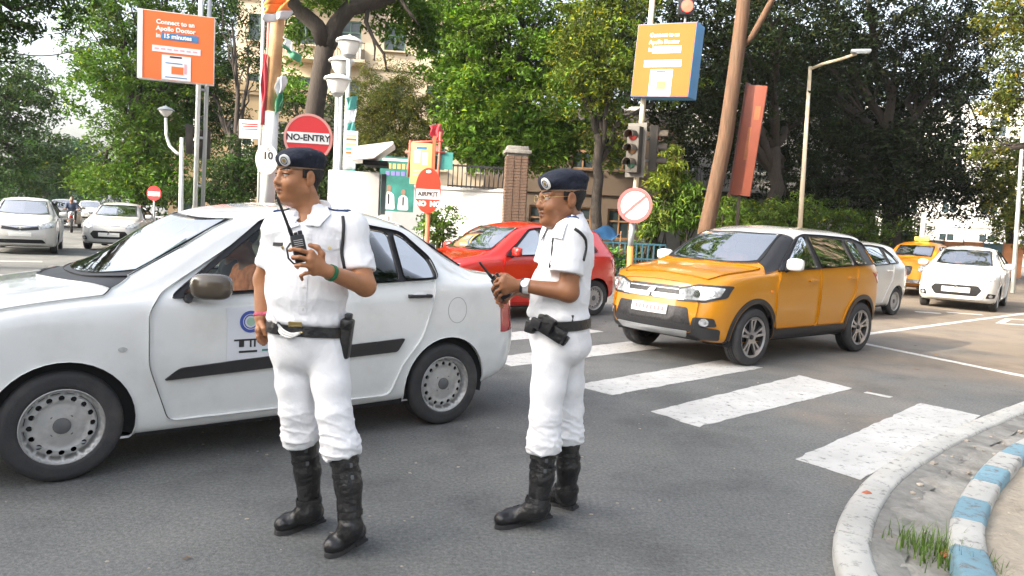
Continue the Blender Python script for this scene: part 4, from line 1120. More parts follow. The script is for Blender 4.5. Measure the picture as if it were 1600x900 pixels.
def radio(name, label, loc, R, ant_dir, ant_len):
    """handheld radio: R maps local (x width, y depth, z height) to the world"""
    r = empty(name, loc, 0, label, 'radio', 'handheld radios'); M = R.to_4x4()
    MB().box((0, 0, 0), (.056, .034, .115), M=M, ch=.008).build('casing', M_radio, r)
    MB().box((0, -.0185, .024), (.042, .003, .030), M=M, ch=.001).build('speaker_panel', M_black, r)
    for k in range(4): MB().box((0, -.0205, .012 + k * .008), (.036, .002, .003), M=M).build('speaker_slat', M_steel, r)
    MB().lathe([(.009, 0), (.009, .016), (.007, .018), (0, .018)], 12, M @ Matrix.Translation((.016, 0, .056))).build('knob', M_black, r)
    MB().lathe([(.008, 0), (.008, .012), (.006, .014), (0, .014)], 12, M @ Matrix.Translation((-.002, 0, .056))).build('knob', M_black, r)
    a0 = M @ Vector((-.018, 0, .055)); a = Vector(ant_dir).normalized()
    MB().tube([a0, a0 + a * .03, a0 + a * .05, a0 + a * ant_len * .98, a0 + a * ant_len], [.0085, .0085, .0065, .0055, .003], 8).build('antenna', M_black, r)
    MB().tube([M @ Vector(p) for p in ((-.03, .0, .03), (-.05, -.01, .01), (-.052, -.012, -.03), (-.036, -.008, -.055), (-.02, -.004, -.06))], .0045, 6).build('cord_loop', M_black, r)
    return r

# ---- officer with the raised radio, facing us, head turned to the left of the picture
def A(*v): return [np.array(p) for p in v]
org = np.array((-0.856, 3.360, -0.014)); org[2] = 0
sh_l, sh_r = (-0.730, 3.420, 1.428), (-1.067, 3.420, 1.410)
el_l, wr_l = (-0.650, 3.350, 1.186), (-0.770, 3.170, 1.254)
el_r, wr_r = (-1.141, 3.460, 1.183), (-1.126, 3.400, 1.014)
kn = A((-0.833, 3.115, 1.331), (-0.834, 3.105, 1.305), (-0.830, 3.110, 1.279), (-0.822, 3.125, 1.254))
fin = [A((-0.833, 3.115, 1.331), (-0.868, 3.090, 1.343), (-0.897, 3.090, 1.347), (-0.920, 3.115, 1.339)), A((-0.834, 3.105, 1.305), (-0.870, 3.080, 1.315), (-0.900, 3.095, 1.312), (-0.906, 3.125, 1.305)),
       A((-0.830, 3.110, 1.279), (-0.864, 3.090, 1.283), (-0.889, 3.105, 1.278), (-0.890, 3.130, 1.269)), A((-0.822, 3.125, 1.254), (-0.852, 3.110, 1.248), (-0.873, 3.120, 1.236), (-0.873, 3.140, 1.219))]
th = A((-0.795, 3.150, 1.283), (-0.795, 3.145, 1.329), (-0.813, 3.140, 1.355), (-0.842, 3.135, 1.364))
knr = A((-1.126, 3.370, 0.960), (-1.122, 3.385, 0.952), (-1.116, 3.400, 0.951), (-1.107, 3.410, 0.952))
finr = [A((-1.126, 3.370, 0.960), (-1.125, 3.360, 0.933), (-1.120, 3.365, 0.912), (-1.114, 3.380, 0.901)), A((-1.122, 3.385, 0.952), (-1.120, 3.372, 0.925), (-1.116, 3.378, 0.904), (-1.108, 3.390, 0.897)),
        A((-1.116, 3.400, 0.951), (-1.115, 3.390, 0.923), (-1.110, 3.395, 0.905), (-1.106, 3.410, 0.897)), A((-1.107, 3.410, 0.952), (-1.105, 3.405, 0.930), (-1.101, 3.410, 0.915), (-1.098, 3.420, 0.907))]
thr = A((-1.115, 3.370, 0.990), (-1.092, 3.345, 0.971), (-1.086, 3.345, 0.949))
joints = dict(torso=[((-0.917, 3.410, 1.303), (.15, .10, .18), .05), ((-0.913, 3.390, 1.073), (.15, .11, .16), .05)],
    arms=[([sh_l, el_l, wr_l], [.050, .045, .030]), ([sh_r, el_r, wr_r], [.050, .041, .028]), ([sh_r, sh_l], [.05, .05])])
hipA, hipB = (-0.983, 3.420, 0.875), (-0.816, 3.380, 0.891)
knA, knB = (-0.952, 3.420, 0.594), (-0.761, 3.330, 0.627)
anA, anB = (-0.895, 3.460, 0.112), (-0.660, 3.260, 0.143)
legs = [([hipA, knA, anA], [.075, .05, .035]), ([hipB, knB, anB], [.075, .05, .035])]
neckA = np.array((-0.929, 3.435, 1.481))
rootA, orgA, TA, RA, skA = officer('a', 'policeman in white uniform and beret facing us, radio raised before his chest', org, (-0.978, 3.410, 1.652), R_(43), .985, 0.0, joints, legs, None, None,
    [(wr_l, kn, fin, th), (wr_r, knr, finr, thr)], (.38, .170, .078), neckA)
# shirt
F_ = Field()
F_.cap((-1.058, 3.420, 1.411), (-1.112, 3.440, 1.219), .062, .067, .045)
F_.below((-1.127, 3.440, 1.250), (-.25, .1, -1), .16)
F_.cap((-0.736, 3.420, 1.428), (-0.693, 3.390, 1.281), .066, .069, .02); F_.cap((-0.693, 3.390, 1.281), (-0.669, 3.370, 1.203), .069, .072, .01)
F_.below((-0.672, 3.380, 1.254), (.10, -.25, -1), .16)
F_.ell((-0.916, 3.415, 1.326), (.172, .118, .19), .045)
F_.cap((-1.059, 3.420, 1.422), (-0.739, 3.420, 1.439), .062, .062, .06)
F_.ell((-0.920, 3.375, 1.147), (.182, .138, .17), .05)
F_.ell((-0.907, 3.385, 1.005), (.180, .134, .09), .06)
F_.cap(neckA, np.array(neckA) - (0, 0, .05), .066, .09, .05)
F_.plane((-0.901, 3.385, 0.982), (0, 0, -1))
nk = np.array(neckA); F_.p.append(('e', (nk + np.array([-.01, -.075, .03]), np.array([.036, .055, .075]), None), .01, 's', nk + np.array([-.01, -.075, .03]), .08))
zb = (-0.907, 3.385, 0.993)[2]
def shirt_fold(V):
    z = V[:, 2] - zb
    rd = lambda q, sc, sd: (1 - np.abs(nz(q, sc, sd)) * 1.6).clip(0, 1)**3
    f = .0022 * nz(V * np.array([1, 1, .35]), 20, 2.0) + .0042 * rd(V * np.array([.7, .7, 1]) + .45 * V[:, [0]] * np.array([0, 0, 1]), 17, 7.0) + .0016 * rd(V * np.array([1, 1, .5]), 40, 3.0)
    blouse = np.exp(-((z - .035) / .03)**2) * (.003 + .004 * nz(V * np.array([1, 1, .1]), 60, 1))
    tuck = -.012 * np.exp(-(z / .015)**2)
    return f + blouse + tuck
shirtA, sV, sF = fmesh('shirt', F_, .006, M_shirt, rootA, orgA, 2, shirt_fold)
sbA = bvh_of(sV, sF)
collar(rootA, orgA, np.array(neckA) + (0, .004, .022), (-.25, -1), .086, back=.052)
# trousers
def trousers(root, org, top, hips, knees, hems, belt_c, cut, ra, seedv):
    K = Field()
    K.ell(belt_c + np.array([0, 0, -.02]), (ra[0], ra[1], .10), .05); K.ell(belt_c + np.array([0, .02, -.11]), (ra[0] * .98, ra[1] * 1.02, .11), .06)
    for hp, kn_, hm in zip(hips, knees, hems):
        hp, kn_, hm = np.array(hp), np.array(kn_), np.array(hm)
        K.chain([hp, kn_ * .55 + hp * .45, kn_, hm * .75 + kn_ * .25, hm + (hm - kn_) * .1], [.095, .083, .075, .080, .076], .022)
        K.below(hm, hm - kn_, .16)
    K.plane(belt_c + np.array([0, 0, .015]), (0, 0, 1))
    for kn_, hm in zip(knees, hems): pass
    hz = [h[2] for h in hems]; kz = [k[2] for k in knees]
    def fold(V):
        low = np.clip((np.mean(kz) + .10 - V[:, 2]) / .25, 0, 1)
        rd = lambda q, sc, sd: (1 - np.abs(nz(q, sc, sd)) * 1.5).clip(0, 1)**2
        w = .0085 * low * rd(V * np.array([.4, .4, 1.2]) + .25 * V[:, [0]] * np.array([0, 0, 1]), 42, seedv) + .003 * low * nz(V * np.array([.8, .8, 1]), 80, seedv + 3)
        up_ = (1 - low) * (.002 * nz(V * np.array([1, 1, .3]) + .2 * V[:, [2]], 30, seedv + 5) + .0030 * rd(V * np.array([1, 1, .45]) + .5 * V[:, [2]] * np.array([1, 0, 0]), 15, seedv + 8))
        return w + up_
    return fmesh('trousers', K, .006, M_trous, root, org, 2, fold)
belt_cA = np.array((-0.906, 3.385, 0.981))
hemA, hemB = (-0.935, 3.430, 0.441), (-0.712, 3.295, 0.426)
_, tV, tF = trousers(rootA, orgA, None, [(-0.977, 3.400, 0.870), (-0.813, 3.370, 0.884)], [(-0.951, 3.395, 0.600), (-0.761, 3.310, 0.617)], [hemA, hemB], belt_cA, None, (.180, .135), 2.0)
tbA = bvh_of(tV, tF)
boots(rootA, orgA, np.array((-0.942, 3.440, 0.475)), anA, (-0.873, 3.609, 0.000), (-1.039, 3.389, 0.000))
boots(rootA, orgA, np.array((-0.717, 3.300, 0.456)), anB, (-0.635, 3.412, 0.000), (-0.750, 3.183, 0.000))
allV = np.vstack([sV, tV]); allF = np.vstack([sF, tF + len(sV)]); abA = bvh_of(allV, allF)
beltA = ring('belt', abA, belt_cA + np.array([0, 0, -.004]), .023, M_leather, rootA, orgA, up=(.03, .05, 1), off=.002, th=.006, n=64)
O_ = Vector(orgA)
def front_piece(name, bv, pts, dep, m, root, org, off=.003, rim=.004, dr=(0, 1, 0), grid=.015):
    """patch with a world (x,z) outline laid on the front of the clothes"""
    o = drape(name, bv, pts, lambda u, v: (u, dep, v), dr, m, None, grid, off, rim)
    o.parent = root; o.location = -Vector(org); return o
def xz(p): return (p[0], p[2])
b = belt_cA
pk = (-0.923, 3.240, 1.001)
front_piece('belt_buckle', abA, roundpoly([(pk[0] - .028, pk[2] - .026), (pk[0] + .028, pk[2] - .026), (pk[0] + .028, pk[2] + .026), (pk[0] - .028, pk[2] + .026)], .006), 3.2, M_gold, rootA, orgA, .010, .006, grid=.02)
for (px0, px1) in (((-1.045, 3.300, 1.374), (-0.962, 3.300, 1.378)), ((-0.853, 3.300, 1.384), (-0.767, 3.300, 1.388))):
    x0, x1, z = px0[0], px1[0], px0[2]; xm = (x0 + x1) / 2; h = x1 - x0
    front_piece('pocket', sbA, roundpoly([(x0 + .006, z - .14), (x1 - .006, z - .14), (x1 - .004, z), (x0 + .004, z)], .012), 3.2, M_shirt, rootA, orgA, .0025, .004)
    fp = front_piece('pocket_flap', sbA, [(x0, z - .035), (xm, z - .052), (x1, z - .035), (x1, z + .004), (x0, z + .004)], 3.2, M_shirt, rootA, orgA, .006, .005)
    front_piece('button', sbA, [(xm + .006 * math.cos(a), z - .036 + .006 * math.sin(a)) for a in np.linspace(0, 6.28, 9)[:-1]], 3.2, M_gold, fp, (0, 0, 0), .011, .004, grid=.01)
pl = [(-0.902, 3.300, 1.420), (-0.898, 3.280, 1.310), (-0.895, 3.240, 1.174), (-0.897, 3.240, 1.063)]
front_piece('placket', sbA, [(p[0] - .016, p[2]) for p in pl] + [(p[0] + .016, p[2]) for p in pl[::-1]], 3.2, M_shirt, rootA, orgA, .003, .004)
for p in ((-0.901, 3.300, 1.387), (-0.900, 3.280, 1.276), (-0.895, 3.240, 1.180), (-0.897, 3.240, 1.085)):
    front_piece('shirt_button', sbA, [(p[0] + .006 * math.cos(a), p[2] + .006 * math.sin(a)) for a in np.linspace(0, 6.28, 9)[:-1]], 3.2, M_white, rootA, orgA, .007, .004, grid=.01)
for w_ in ([(-0.849, 3.300, 1.522), (-0.817, 3.300, 1.488), (-0.855, 3.300, 1.436), (-0.913, 3.300, 1.439), (-0.892, 3.300, 1.479)], [(-0.976, 3.300, 1.499), (-0.998, 3.300, 1.468), (-0.985, 3.300, 1.421), (-0.938, 3.300, 1.435), (-0.950, 3.300, 1.470)]):
    front_piece('collar_point', sbA, [(q[0], q[2]) for q in w_], 3.2, M_shirt, rootA, orgA, .012, .010)
nb = (-1.031, 3.300, 1.352)
front_piece('name_badge', sbA, [(nb[0] - .024, nb[2] - .008), (nb[0] + .024, nb[2] - .008), (nb[0] + .024, nb[2] + .008), (nb[0] - .024, nb[2] + .008)], 3.2, M_black, rootA, orgA, .010, .005, grid=.03)
# shoulder straps, cords
def epaulette(root, org, bv, p, q, w, m=M_navy):
    p = Vector(p); q = Vector(q); d = (q - p); s_ = Vector((-d.y, d.x, 0)).normalized() * w
    pts = []
    for k in range(7):
        u = k / 6; row = []
        for sgn in (-1, -.5, 0, .5, 1):
            c = p + d * u + s_ * sgn * (1 - .15 * u); hit, n, _, _ = bv.ray_cast(Vector((c.x, c.y, c.z + .2)), Vector((0, 0, -1)))
            row.append((hit if hit else c) + Vector((0, 0, .007)) - Vector(org))
        pts.append(row)
    v = [q_ for r in pts for q_ in r]; f = [(i * 5 + j, (i + 1) * 5 + j, (i + 1) * 5 + j + 1, i * 5 + j + 1) for i in range(6) for j in range(4)]
    o = mesh('epaulette', v, f, m, root, True); md = o.modifiers.new('thick', 'SOLIDIFY'); md.thickness = .006; md.offset = -1
    c = pts[1][2]; MB().lathe([(.011, 0), (.009, .004), (0, .005)], 10, Matrix.Translation(c)).build('rank_star', M_silver, o, 30)
    return o
epaulette(rootA, orgA, sbA, (-0.746, 3.420, 1.490), (-0.841, 3.430, 1.500), .030)
epaulette(rootA, orgA, sbA, (-1.085, 3.420, 1.452), (-1.020, 3.430, 1.476), .030)
cord('lanyard', sbA, [(-0.762, 3.300, 1.488), (-0.752, 3.300, 1.450), (-0.753, 3.300, 1.386), (-0.759, 3.300, 1.330), (-0.740, 3.300, 1.261)], .0075, M_black, rootA, orgA)
for k, (dy, dz) in enumerate(((0, 0), (5, 5), (9, 2))):
    cord('white_lanyard', abA, [(x_, y_, z_ - .012 * k * math.sin(i / 4 * 3.14)) for i, (x_, y_, z_) in enumerate(((-1.044, 3.200, 1.055), (-1.015, 3.200, 1.018), (-0.982, 3.200, 0.986), (-0.943, 3.200, 0.972), (-0.900, 3.200, 0.980)))], .0055, M_wcord, rootA, orgA, off=.020)
hs_ = Matrix.Translation(Vector((-0.728, 3.350, 0.961)) - O_) @ Matrix.Rotation(.10, 4, 'Y')
ho = MB().box((0, 0, -.02), (.052, .07, .165), M=hs_, ch=.012).build('holster', M_leather, rootA)
MB().box((.003, -.02, .055), (.056, .06, .045), M=hs_, ch=.010).build('holster_flap', M_leather, ho); MB().box((-.0, .0, .085), (.03, .05, .03), M=hs_, ch=.008).build('grip', M_black, ho)
p_ = Matrix.Translation(Vector((-1.020, 3.270, 0.991)) - O_) @ Matrix.Rotation(-.5, 4, 'Z'); MB().box((0, 0, 0), (.05, .03, .055), M=p_, ch=.008).build('belt_pouch', M_leather, rootA)
skb = bvh_of(*skA)
w_ = Vector(wr_l) - Vector(el_l)
ring('watch_strap', skb, Vector(wr_l) - w_.normalized() * .012, .010, M_green, rootA, orgA, up=w_, off=.001, th=.003, n=24, rmax=.12)
w_ = Vector(wr_r) - Vector(el_r)
ring('thread_bracelet', skb, Vector(wr_r) - w_.normalized() * .012, .006, M_pinkth, rootA, orgA, up=w_, off=.001, th=.003, n=24, rmax=.1)
ra_ = Vector((-0.948, 3.020, 1.544)) - Vector((-0.906, 3.100, 1.385))
Rr = Matrix.Rotation(R_(-14), 3, 'Y') @ Matrix.Rotation(.35, 3, 'Z')
radio('walkie_talkie', 'black radio with long antenna raised in the hand of the policeman facing us', (-0.887, 3.138, 1.346), Rr, ra_, ra_.length)

# ---- officer in profile, both hands before his belly
orgB0 = np.array((0.273, 3.740, 0.009)); orgB0[2] = 0
sh_l, sh_r = (0.268, 3.600, 1.454), (0.210, 3.930, 1.452)
el_l, wr_l = (0.269, 3.560, 1.187), (0.051, 3.600, 1.205)
el_r, wr_r = (0.163, 3.960, 1.134), (0.019, 3.740, 1.173)
kn = A((-0.039, 3.585, 1.238), (-0.047, 3.575, 1.217), (-0.042, 3.575, 1.193), (-0.032, 3.585, 1.171))
fin = [A((-0.039, 3.585, 1.238), (-0.069, 3.585, 1.230), (-0.083, 3.600, 1.210), (-0.071, 3.620, 1.197)), A((-0.047, 3.575, 1.217), (-0.079, 3.575, 1.203), (-0.091, 3.590, 1.183), (-0.076, 3.615, 1.169)),
       A((-0.042, 3.575, 1.193), (-0.072, 3.575, 1.173), (-0.080, 3.590, 1.156), (-0.065, 3.615, 1.145)), A((-0.032, 3.585, 1.171), (-0.056, 3.585, 1.152), (-0.061, 3.600, 1.135), (-0.049, 3.620, 1.127))]
th = A((0.004, 3.620, 1.226), (-0.031, 3.630, 1.245), (-0.055, 3.635, 1.246), (-0.077, 3.635, 1.239))
knr = A((-0.043, 3.700, 1.173), (-0.046, 3.700, 1.154), (-0.042, 3.700, 1.135), (-0.031, 3.705, 1.116))
finr = [A((-0.043, 3.700, 1.173), (-0.068, 3.685, 1.160), (-0.073, 3.665, 1.149), (-0.060, 3.655, 1.142)), A((-0.046, 3.700, 1.154), (-0.070, 3.685, 1.141), (-0.075, 3.665, 1.131), (-0.062, 3.655, 1.123)),
        A((-0.042, 3.700, 1.135), (-0.062, 3.685, 1.120), (-0.068, 3.665, 1.112), (-0.055, 3.655, 1.105)), A((-0.031, 3.705, 1.116), (-0.049, 3.690, 1.101), (-0.051, 3.675, 1.093), (-0.039, 3.665, 1.089))]
thr = A((0.001, 3.700, 1.169), (-0.021, 3.675, 1.176), (-0.036, 3.660, 1.167))
yawB = R_(62); RB = np.array(Matrix.Rotation(-yawB, 3, 'Z'))
joints = dict(torso=[((0.259, 3.770, 1.333), (.10, .12, .18), .05), ((0.247, 3.760, 1.093), (.11, .12, .16), .05)],
    arms=[([sh_l, el_l, wr_l], [.053, .046, .030]), ([sh_r, el_r, wr_r], [.050, .042, .028]), ([sh_r, sh_l], [.05, .05])])
hipA, hipB = (0.217, 3.690, 0.884), (0.290, 3.830, 0.874)
knA, knB = (0.199, 3.660, 0.563), (0.321, 3.860, 0.552)
anA, anB = (0.179, 3.630, 0.113), (0.340, 3.885, 0.083)
legs = [([hipA, knA, anA], [.075, .05, .035]), ([hipB, knB, anB], [.075, .05, .035])]
neckB = np.array((0.281, 3.770, 1.502))
rootB, orgB, TB, RBh, skB = officer('b', 'policeman in white uniform and beret standing side-on with wristwatch, holding a radio low', orgB0, (0.215, 3.740, 1.627), R_(66), 1.10, .06, joints, legs, None, None,
    [(wr_l, kn, fin, th), (wr_r, knr, finr, thr)], (.27, .115, .052), neckB)
F_ = Field()
F_.cap((0.210, 3.930, 1.449), (0.169, 3.960, 1.252), .066, .075, .045); F_.below((0.164, 3.960, 1.289), (-.3, 0, -1), .16)
F_.cap((0.266, 3.610, 1.457), (0.252, 3.575, 1.294), .070, .078, .02); F_.cap((0.252, 3.575, 1.294), (0.253, 3.570, 1.221), .078, .082, .01)
F_.below((0.250, 3.570, 1.273), (-.12, -.2, -1), .17)
F_.ell((0.264, 3.770, 1.356), (.165, .118, .20), .045, 'u', RB)
F_.cap((0.216, 3.920, 1.459), (0.269, 3.620, 1.466), .060, .060, .06)
F_.ell((0.236, 3.755, 1.173), (.172, .139, .16), .05, 'u', RB)
F_.ell((0.237, 3.755, 1.039), (.172, .140, .09), .06, 'u', RB)
F_.cap(neckB, np.array(neckB) - (0, 0, .05), .066, .088, .05)
F_.plane((0.239, 3.755, 1.013), (-.12, 0, -1))
nk = np.array(neckB); c_ = nk + RB @ np.array([0, -.075, .03]); F_.p.append(('e', (c_, np.array([.036, .055, .075]), RB), .01, 's', c_, .08))
zb = (0.238, 3.755, 1.023)[2]
shirtB, sV, sF = fmesh('shirt', F_, .006, M_shirt, rootB, orgB, 2, lambda V: shirt_fold(V * np.array([1, 1, 1])))
sbB = bvh_of(sV, sF)
collar(rootB, orgB, np.array(neckB) + (-.034, -.014, .020), (-math.sin(yawB), -math.cos(yawB)), .080, back=.046)
belt_cB = np.array((0.238, 3.755, 1.019))
hemA, hemB = (0.197, 3.655, 0.384), (0.328, 3.870, 0.380)
K_rot = RB
def trousersB():
    K = Field()
    K.ell(belt_cB + np.array([0, 0, -.02]), (.172, .140, .10), .05, 'u', RB); K.ell(belt_cB + RB @ np.array([0, .022, -.11]), (.170, .145, .11), .06, 'u', RB)
    for hp, kn_, hm in (((0.212, 3.700, 0.875), (0.197, 3.665, 0.562), hemA), ((0.290, 3.820, 0.866), (0.321, 3.860, 0.552), hemB)):
        hp, kn_, hm = np.array(hp), np.array(kn_), np.array(hm)
        K.chain([hp, kn_ * .55 + hp * .45, kn_, hm * .75 + kn_ * .25, hm + (hm - kn_) * .1], [.096, .084, .076, .081, .077], .022)
        K.below(hm, hm - kn_, .16)
    K.plane(belt_cB + np.array([0, 0, .015]), (0, 0, 1))
    kz = 0.5 * (knA[2] + knB[2])
    def fold(V):
        low = np.clip((kz + .10 - V[:, 2]) / .25, 0, 1)
        rd = lambda q, sc, sd: (1 - np.abs(nz(q, sc, sd)) * 1.5).clip(0, 1)**2
        return .0085 * low * rd(V * np.array([.4, .4, 1.2]) + .25 * V[:, [0]] * np.array([0, 0, 1]), 42, 11) + .003 * low * nz(V * np.array([.8, .8, 1]), 80, 14) + (1 - low) * (.002 * nz(V * np.array([1, 1, .3]), 30, 17) + .0030 * rd(V * np.array([1, 1, .45]) + .5 * V[:, [2]] * np.array([1, 0, 0]), 15, 18))
    return fmesh('trousers', K, .006, M_trous, rootB, orgB, 2, fold)
_, tV, tF = trousersB()
boots(rootB, orgB, np.array((0.195, 3.655, 0.410)), anA, (0.250, 3.811, 0.000), (-0.026, 3.594, 0.000))
boots(rootB, orgB, np.array((0.326, 3.870, 0.414)), anB, (0.402, 3.919, 0.000), (0.228, 4.025, 0.000))
allV = np.vstack([sV, tV]); allF = np.vstack([sF, tF + len(sV)]); abB = bvh_of(allV, allF)
ring('belt', abB, belt_cB + np.array([0, 0, -.002]), .024, M_leather, rootB, orgB, up=(-.10, .0, 1), off=.002, th=.006, n=64)
skb = bvh_of(*skB)
w_ = Vector(wr_l) - Vector(el_l); c_ = Vector(wr_l) - w_.normalized() * .018
ws_ = ring('watch_strap', skb, c_, .013, M_watchw, rootB, orgB, up=w_, off=.001, th=.004, n=28, rmax=.12)
hit, n, _, _ = skb.ray_cast(c_ + Vector((-.1, -.3, .12)), -Vector((-.1, -.3, .12)).normalized())
if hit:
    Q = Matrix.Translation(hit + n * .006 - Vector(orgB)) @ n.to_track_quat('Z', 'Y').to_matrix().to_4x4()
    MB().lathe([(.019, -.005), (.019, .005), (.016, .007), (0, .007)], 20, Q).build('watch_case', M_watchw, ws_, 30)
ring('thread_bracelet', skb, c_ + w_.normalized() * .022, .005, M_black, rootB, orgB, up=w_, off=.001, th=.003, n=24, rmax=.12)
dl = Vector((.35, 1, 0)).normalized()
cord('lanyard', sbB, [(0.201, 3.600, 1.469), (0.170, 3.600, 1.419), (0.161, 3.600, 1.366), (0.169, 3.600, 1.327), (0.189, 3.600, 1.304)], .0075, M_black, rootB, orgB, dr=dl)
cord('shoulder_cord', sbB, [(0.269, 3.600, 1.487), (0.301, 3.600, 1.468), (0.330, 3.600, 1.439), (0.336, 3.600, 1.391), (0.321, 3.600, 1.341)], .0075, M_black, rootB, orgB, dr=Vector((-.1, 1, 0)).normalized())
_w = [(0.184, 3.600, 1.495), (0.226, 3.600, 1.506), (0.212, 3.600, 1.433), (0.157, 3.600, 1.442)]
cp_ = drape('collar_point', sbB, [(q[0], q[2]) for q in _w], lambda u, v: (u, 3.5, v), dl, M_shirt, None, .015, .012, .010); cp_.parent = rootB; cp_.location = -Vector(orgB)
epaulette(rootB, orgB, sbB, (0.272, 3.600, 1.490), (0.268, 3.690, 1.514), .028, M_navy)
Ob = Vector(orgB)
def pouch(nm, p, rot, d, m=M_leather, ch=.010, par=None):
    M = Matrix.Translation(Vector(p) - Ob) @ Matrix.Rotation(R_(-28), 4, 'Z') @ Matrix.Rotation(rot, 4, 'Y')
    return MB().box((0, 0, 0), d, M=M, ch=ch).build(nm, m, par or rootB)
ho = pouch('holster', (0.200, 3.595, 0.998), .42, (.150, .045, .070))
pouch('holster_flap', (0.176, 3.575, 1.027), .42, (.070, .045, .078), par=ho); pouch('grip', (0.124, 3.585, 1.029), .30, (.055, .034, .048), M_black, par=ho)
pouch('muzzle_cap', (0.264, 3.600, 0.954), .55, (.035, .040, .052), par=ho); pouch('strap_stud', (0.203, 3.568, 1.024), .42, (.012, .008, .012), M_steel, .003, par=ho)
pouch('belt_pouch', (0.100, 3.660, 0.999), .15, (.050, .040, .058)); pouch('belt_pouch', (0.152, 3.600, 1.044), .2, (.040, .040, .055))
pouch('belt_loop', (0.293, 3.600, 1.043), .0, (.018, .016, .066), ch=.004)
ra_ = Vector((-0.149, 3.570, 1.324)) - Vector((-0.076, 3.620, 1.237))
Rr = Matrix.Rotation(R_(-34), 3, 'Y') @ Matrix.Rotation(-.5, 3, 'Z')
radio('walkie_talkie', 'black radio pointing up and left, gripped in both hands of the side-on policeman', (-0.049, 3.640, 1.187), Rr, ra_, ra_.length * .95)
for s_ in (-1, 1):
    Mh = Matrix.Translation(Vector((0.215, 3.740, 1.627)) - Ob) @ RBh.to_4x4() @ Matrix.Scale(1.10, 4)
    if s_ < 0:
        gl = MB()
        for q in (-1, 1):
            gl.tube([Mh @ Vector((q * .033 + .021 * math.cos(a), -.108 + .004 * abs(math.cos(a)), .002 + .016 * math.sin(a))) for a in np.linspace(0, 2 * math.pi, 17)], .0011, 5)
            gl.tube([Mh @ Vector((q * .054, -.105, .006)), Mh @ Vector((q * .077, -.06, .010)), Mh @ Vector((q * .080, .008, .012))], .0012, 5)
        gl.tube([Mh @ Vector((-.012, -.110, .004)), Mh @ Vector((0, -.113, .007)), Mh @ Vector((.012, -.110, .004))], .0012, 5)
        gl.build('spectacles', M_glassf, rootB, True)

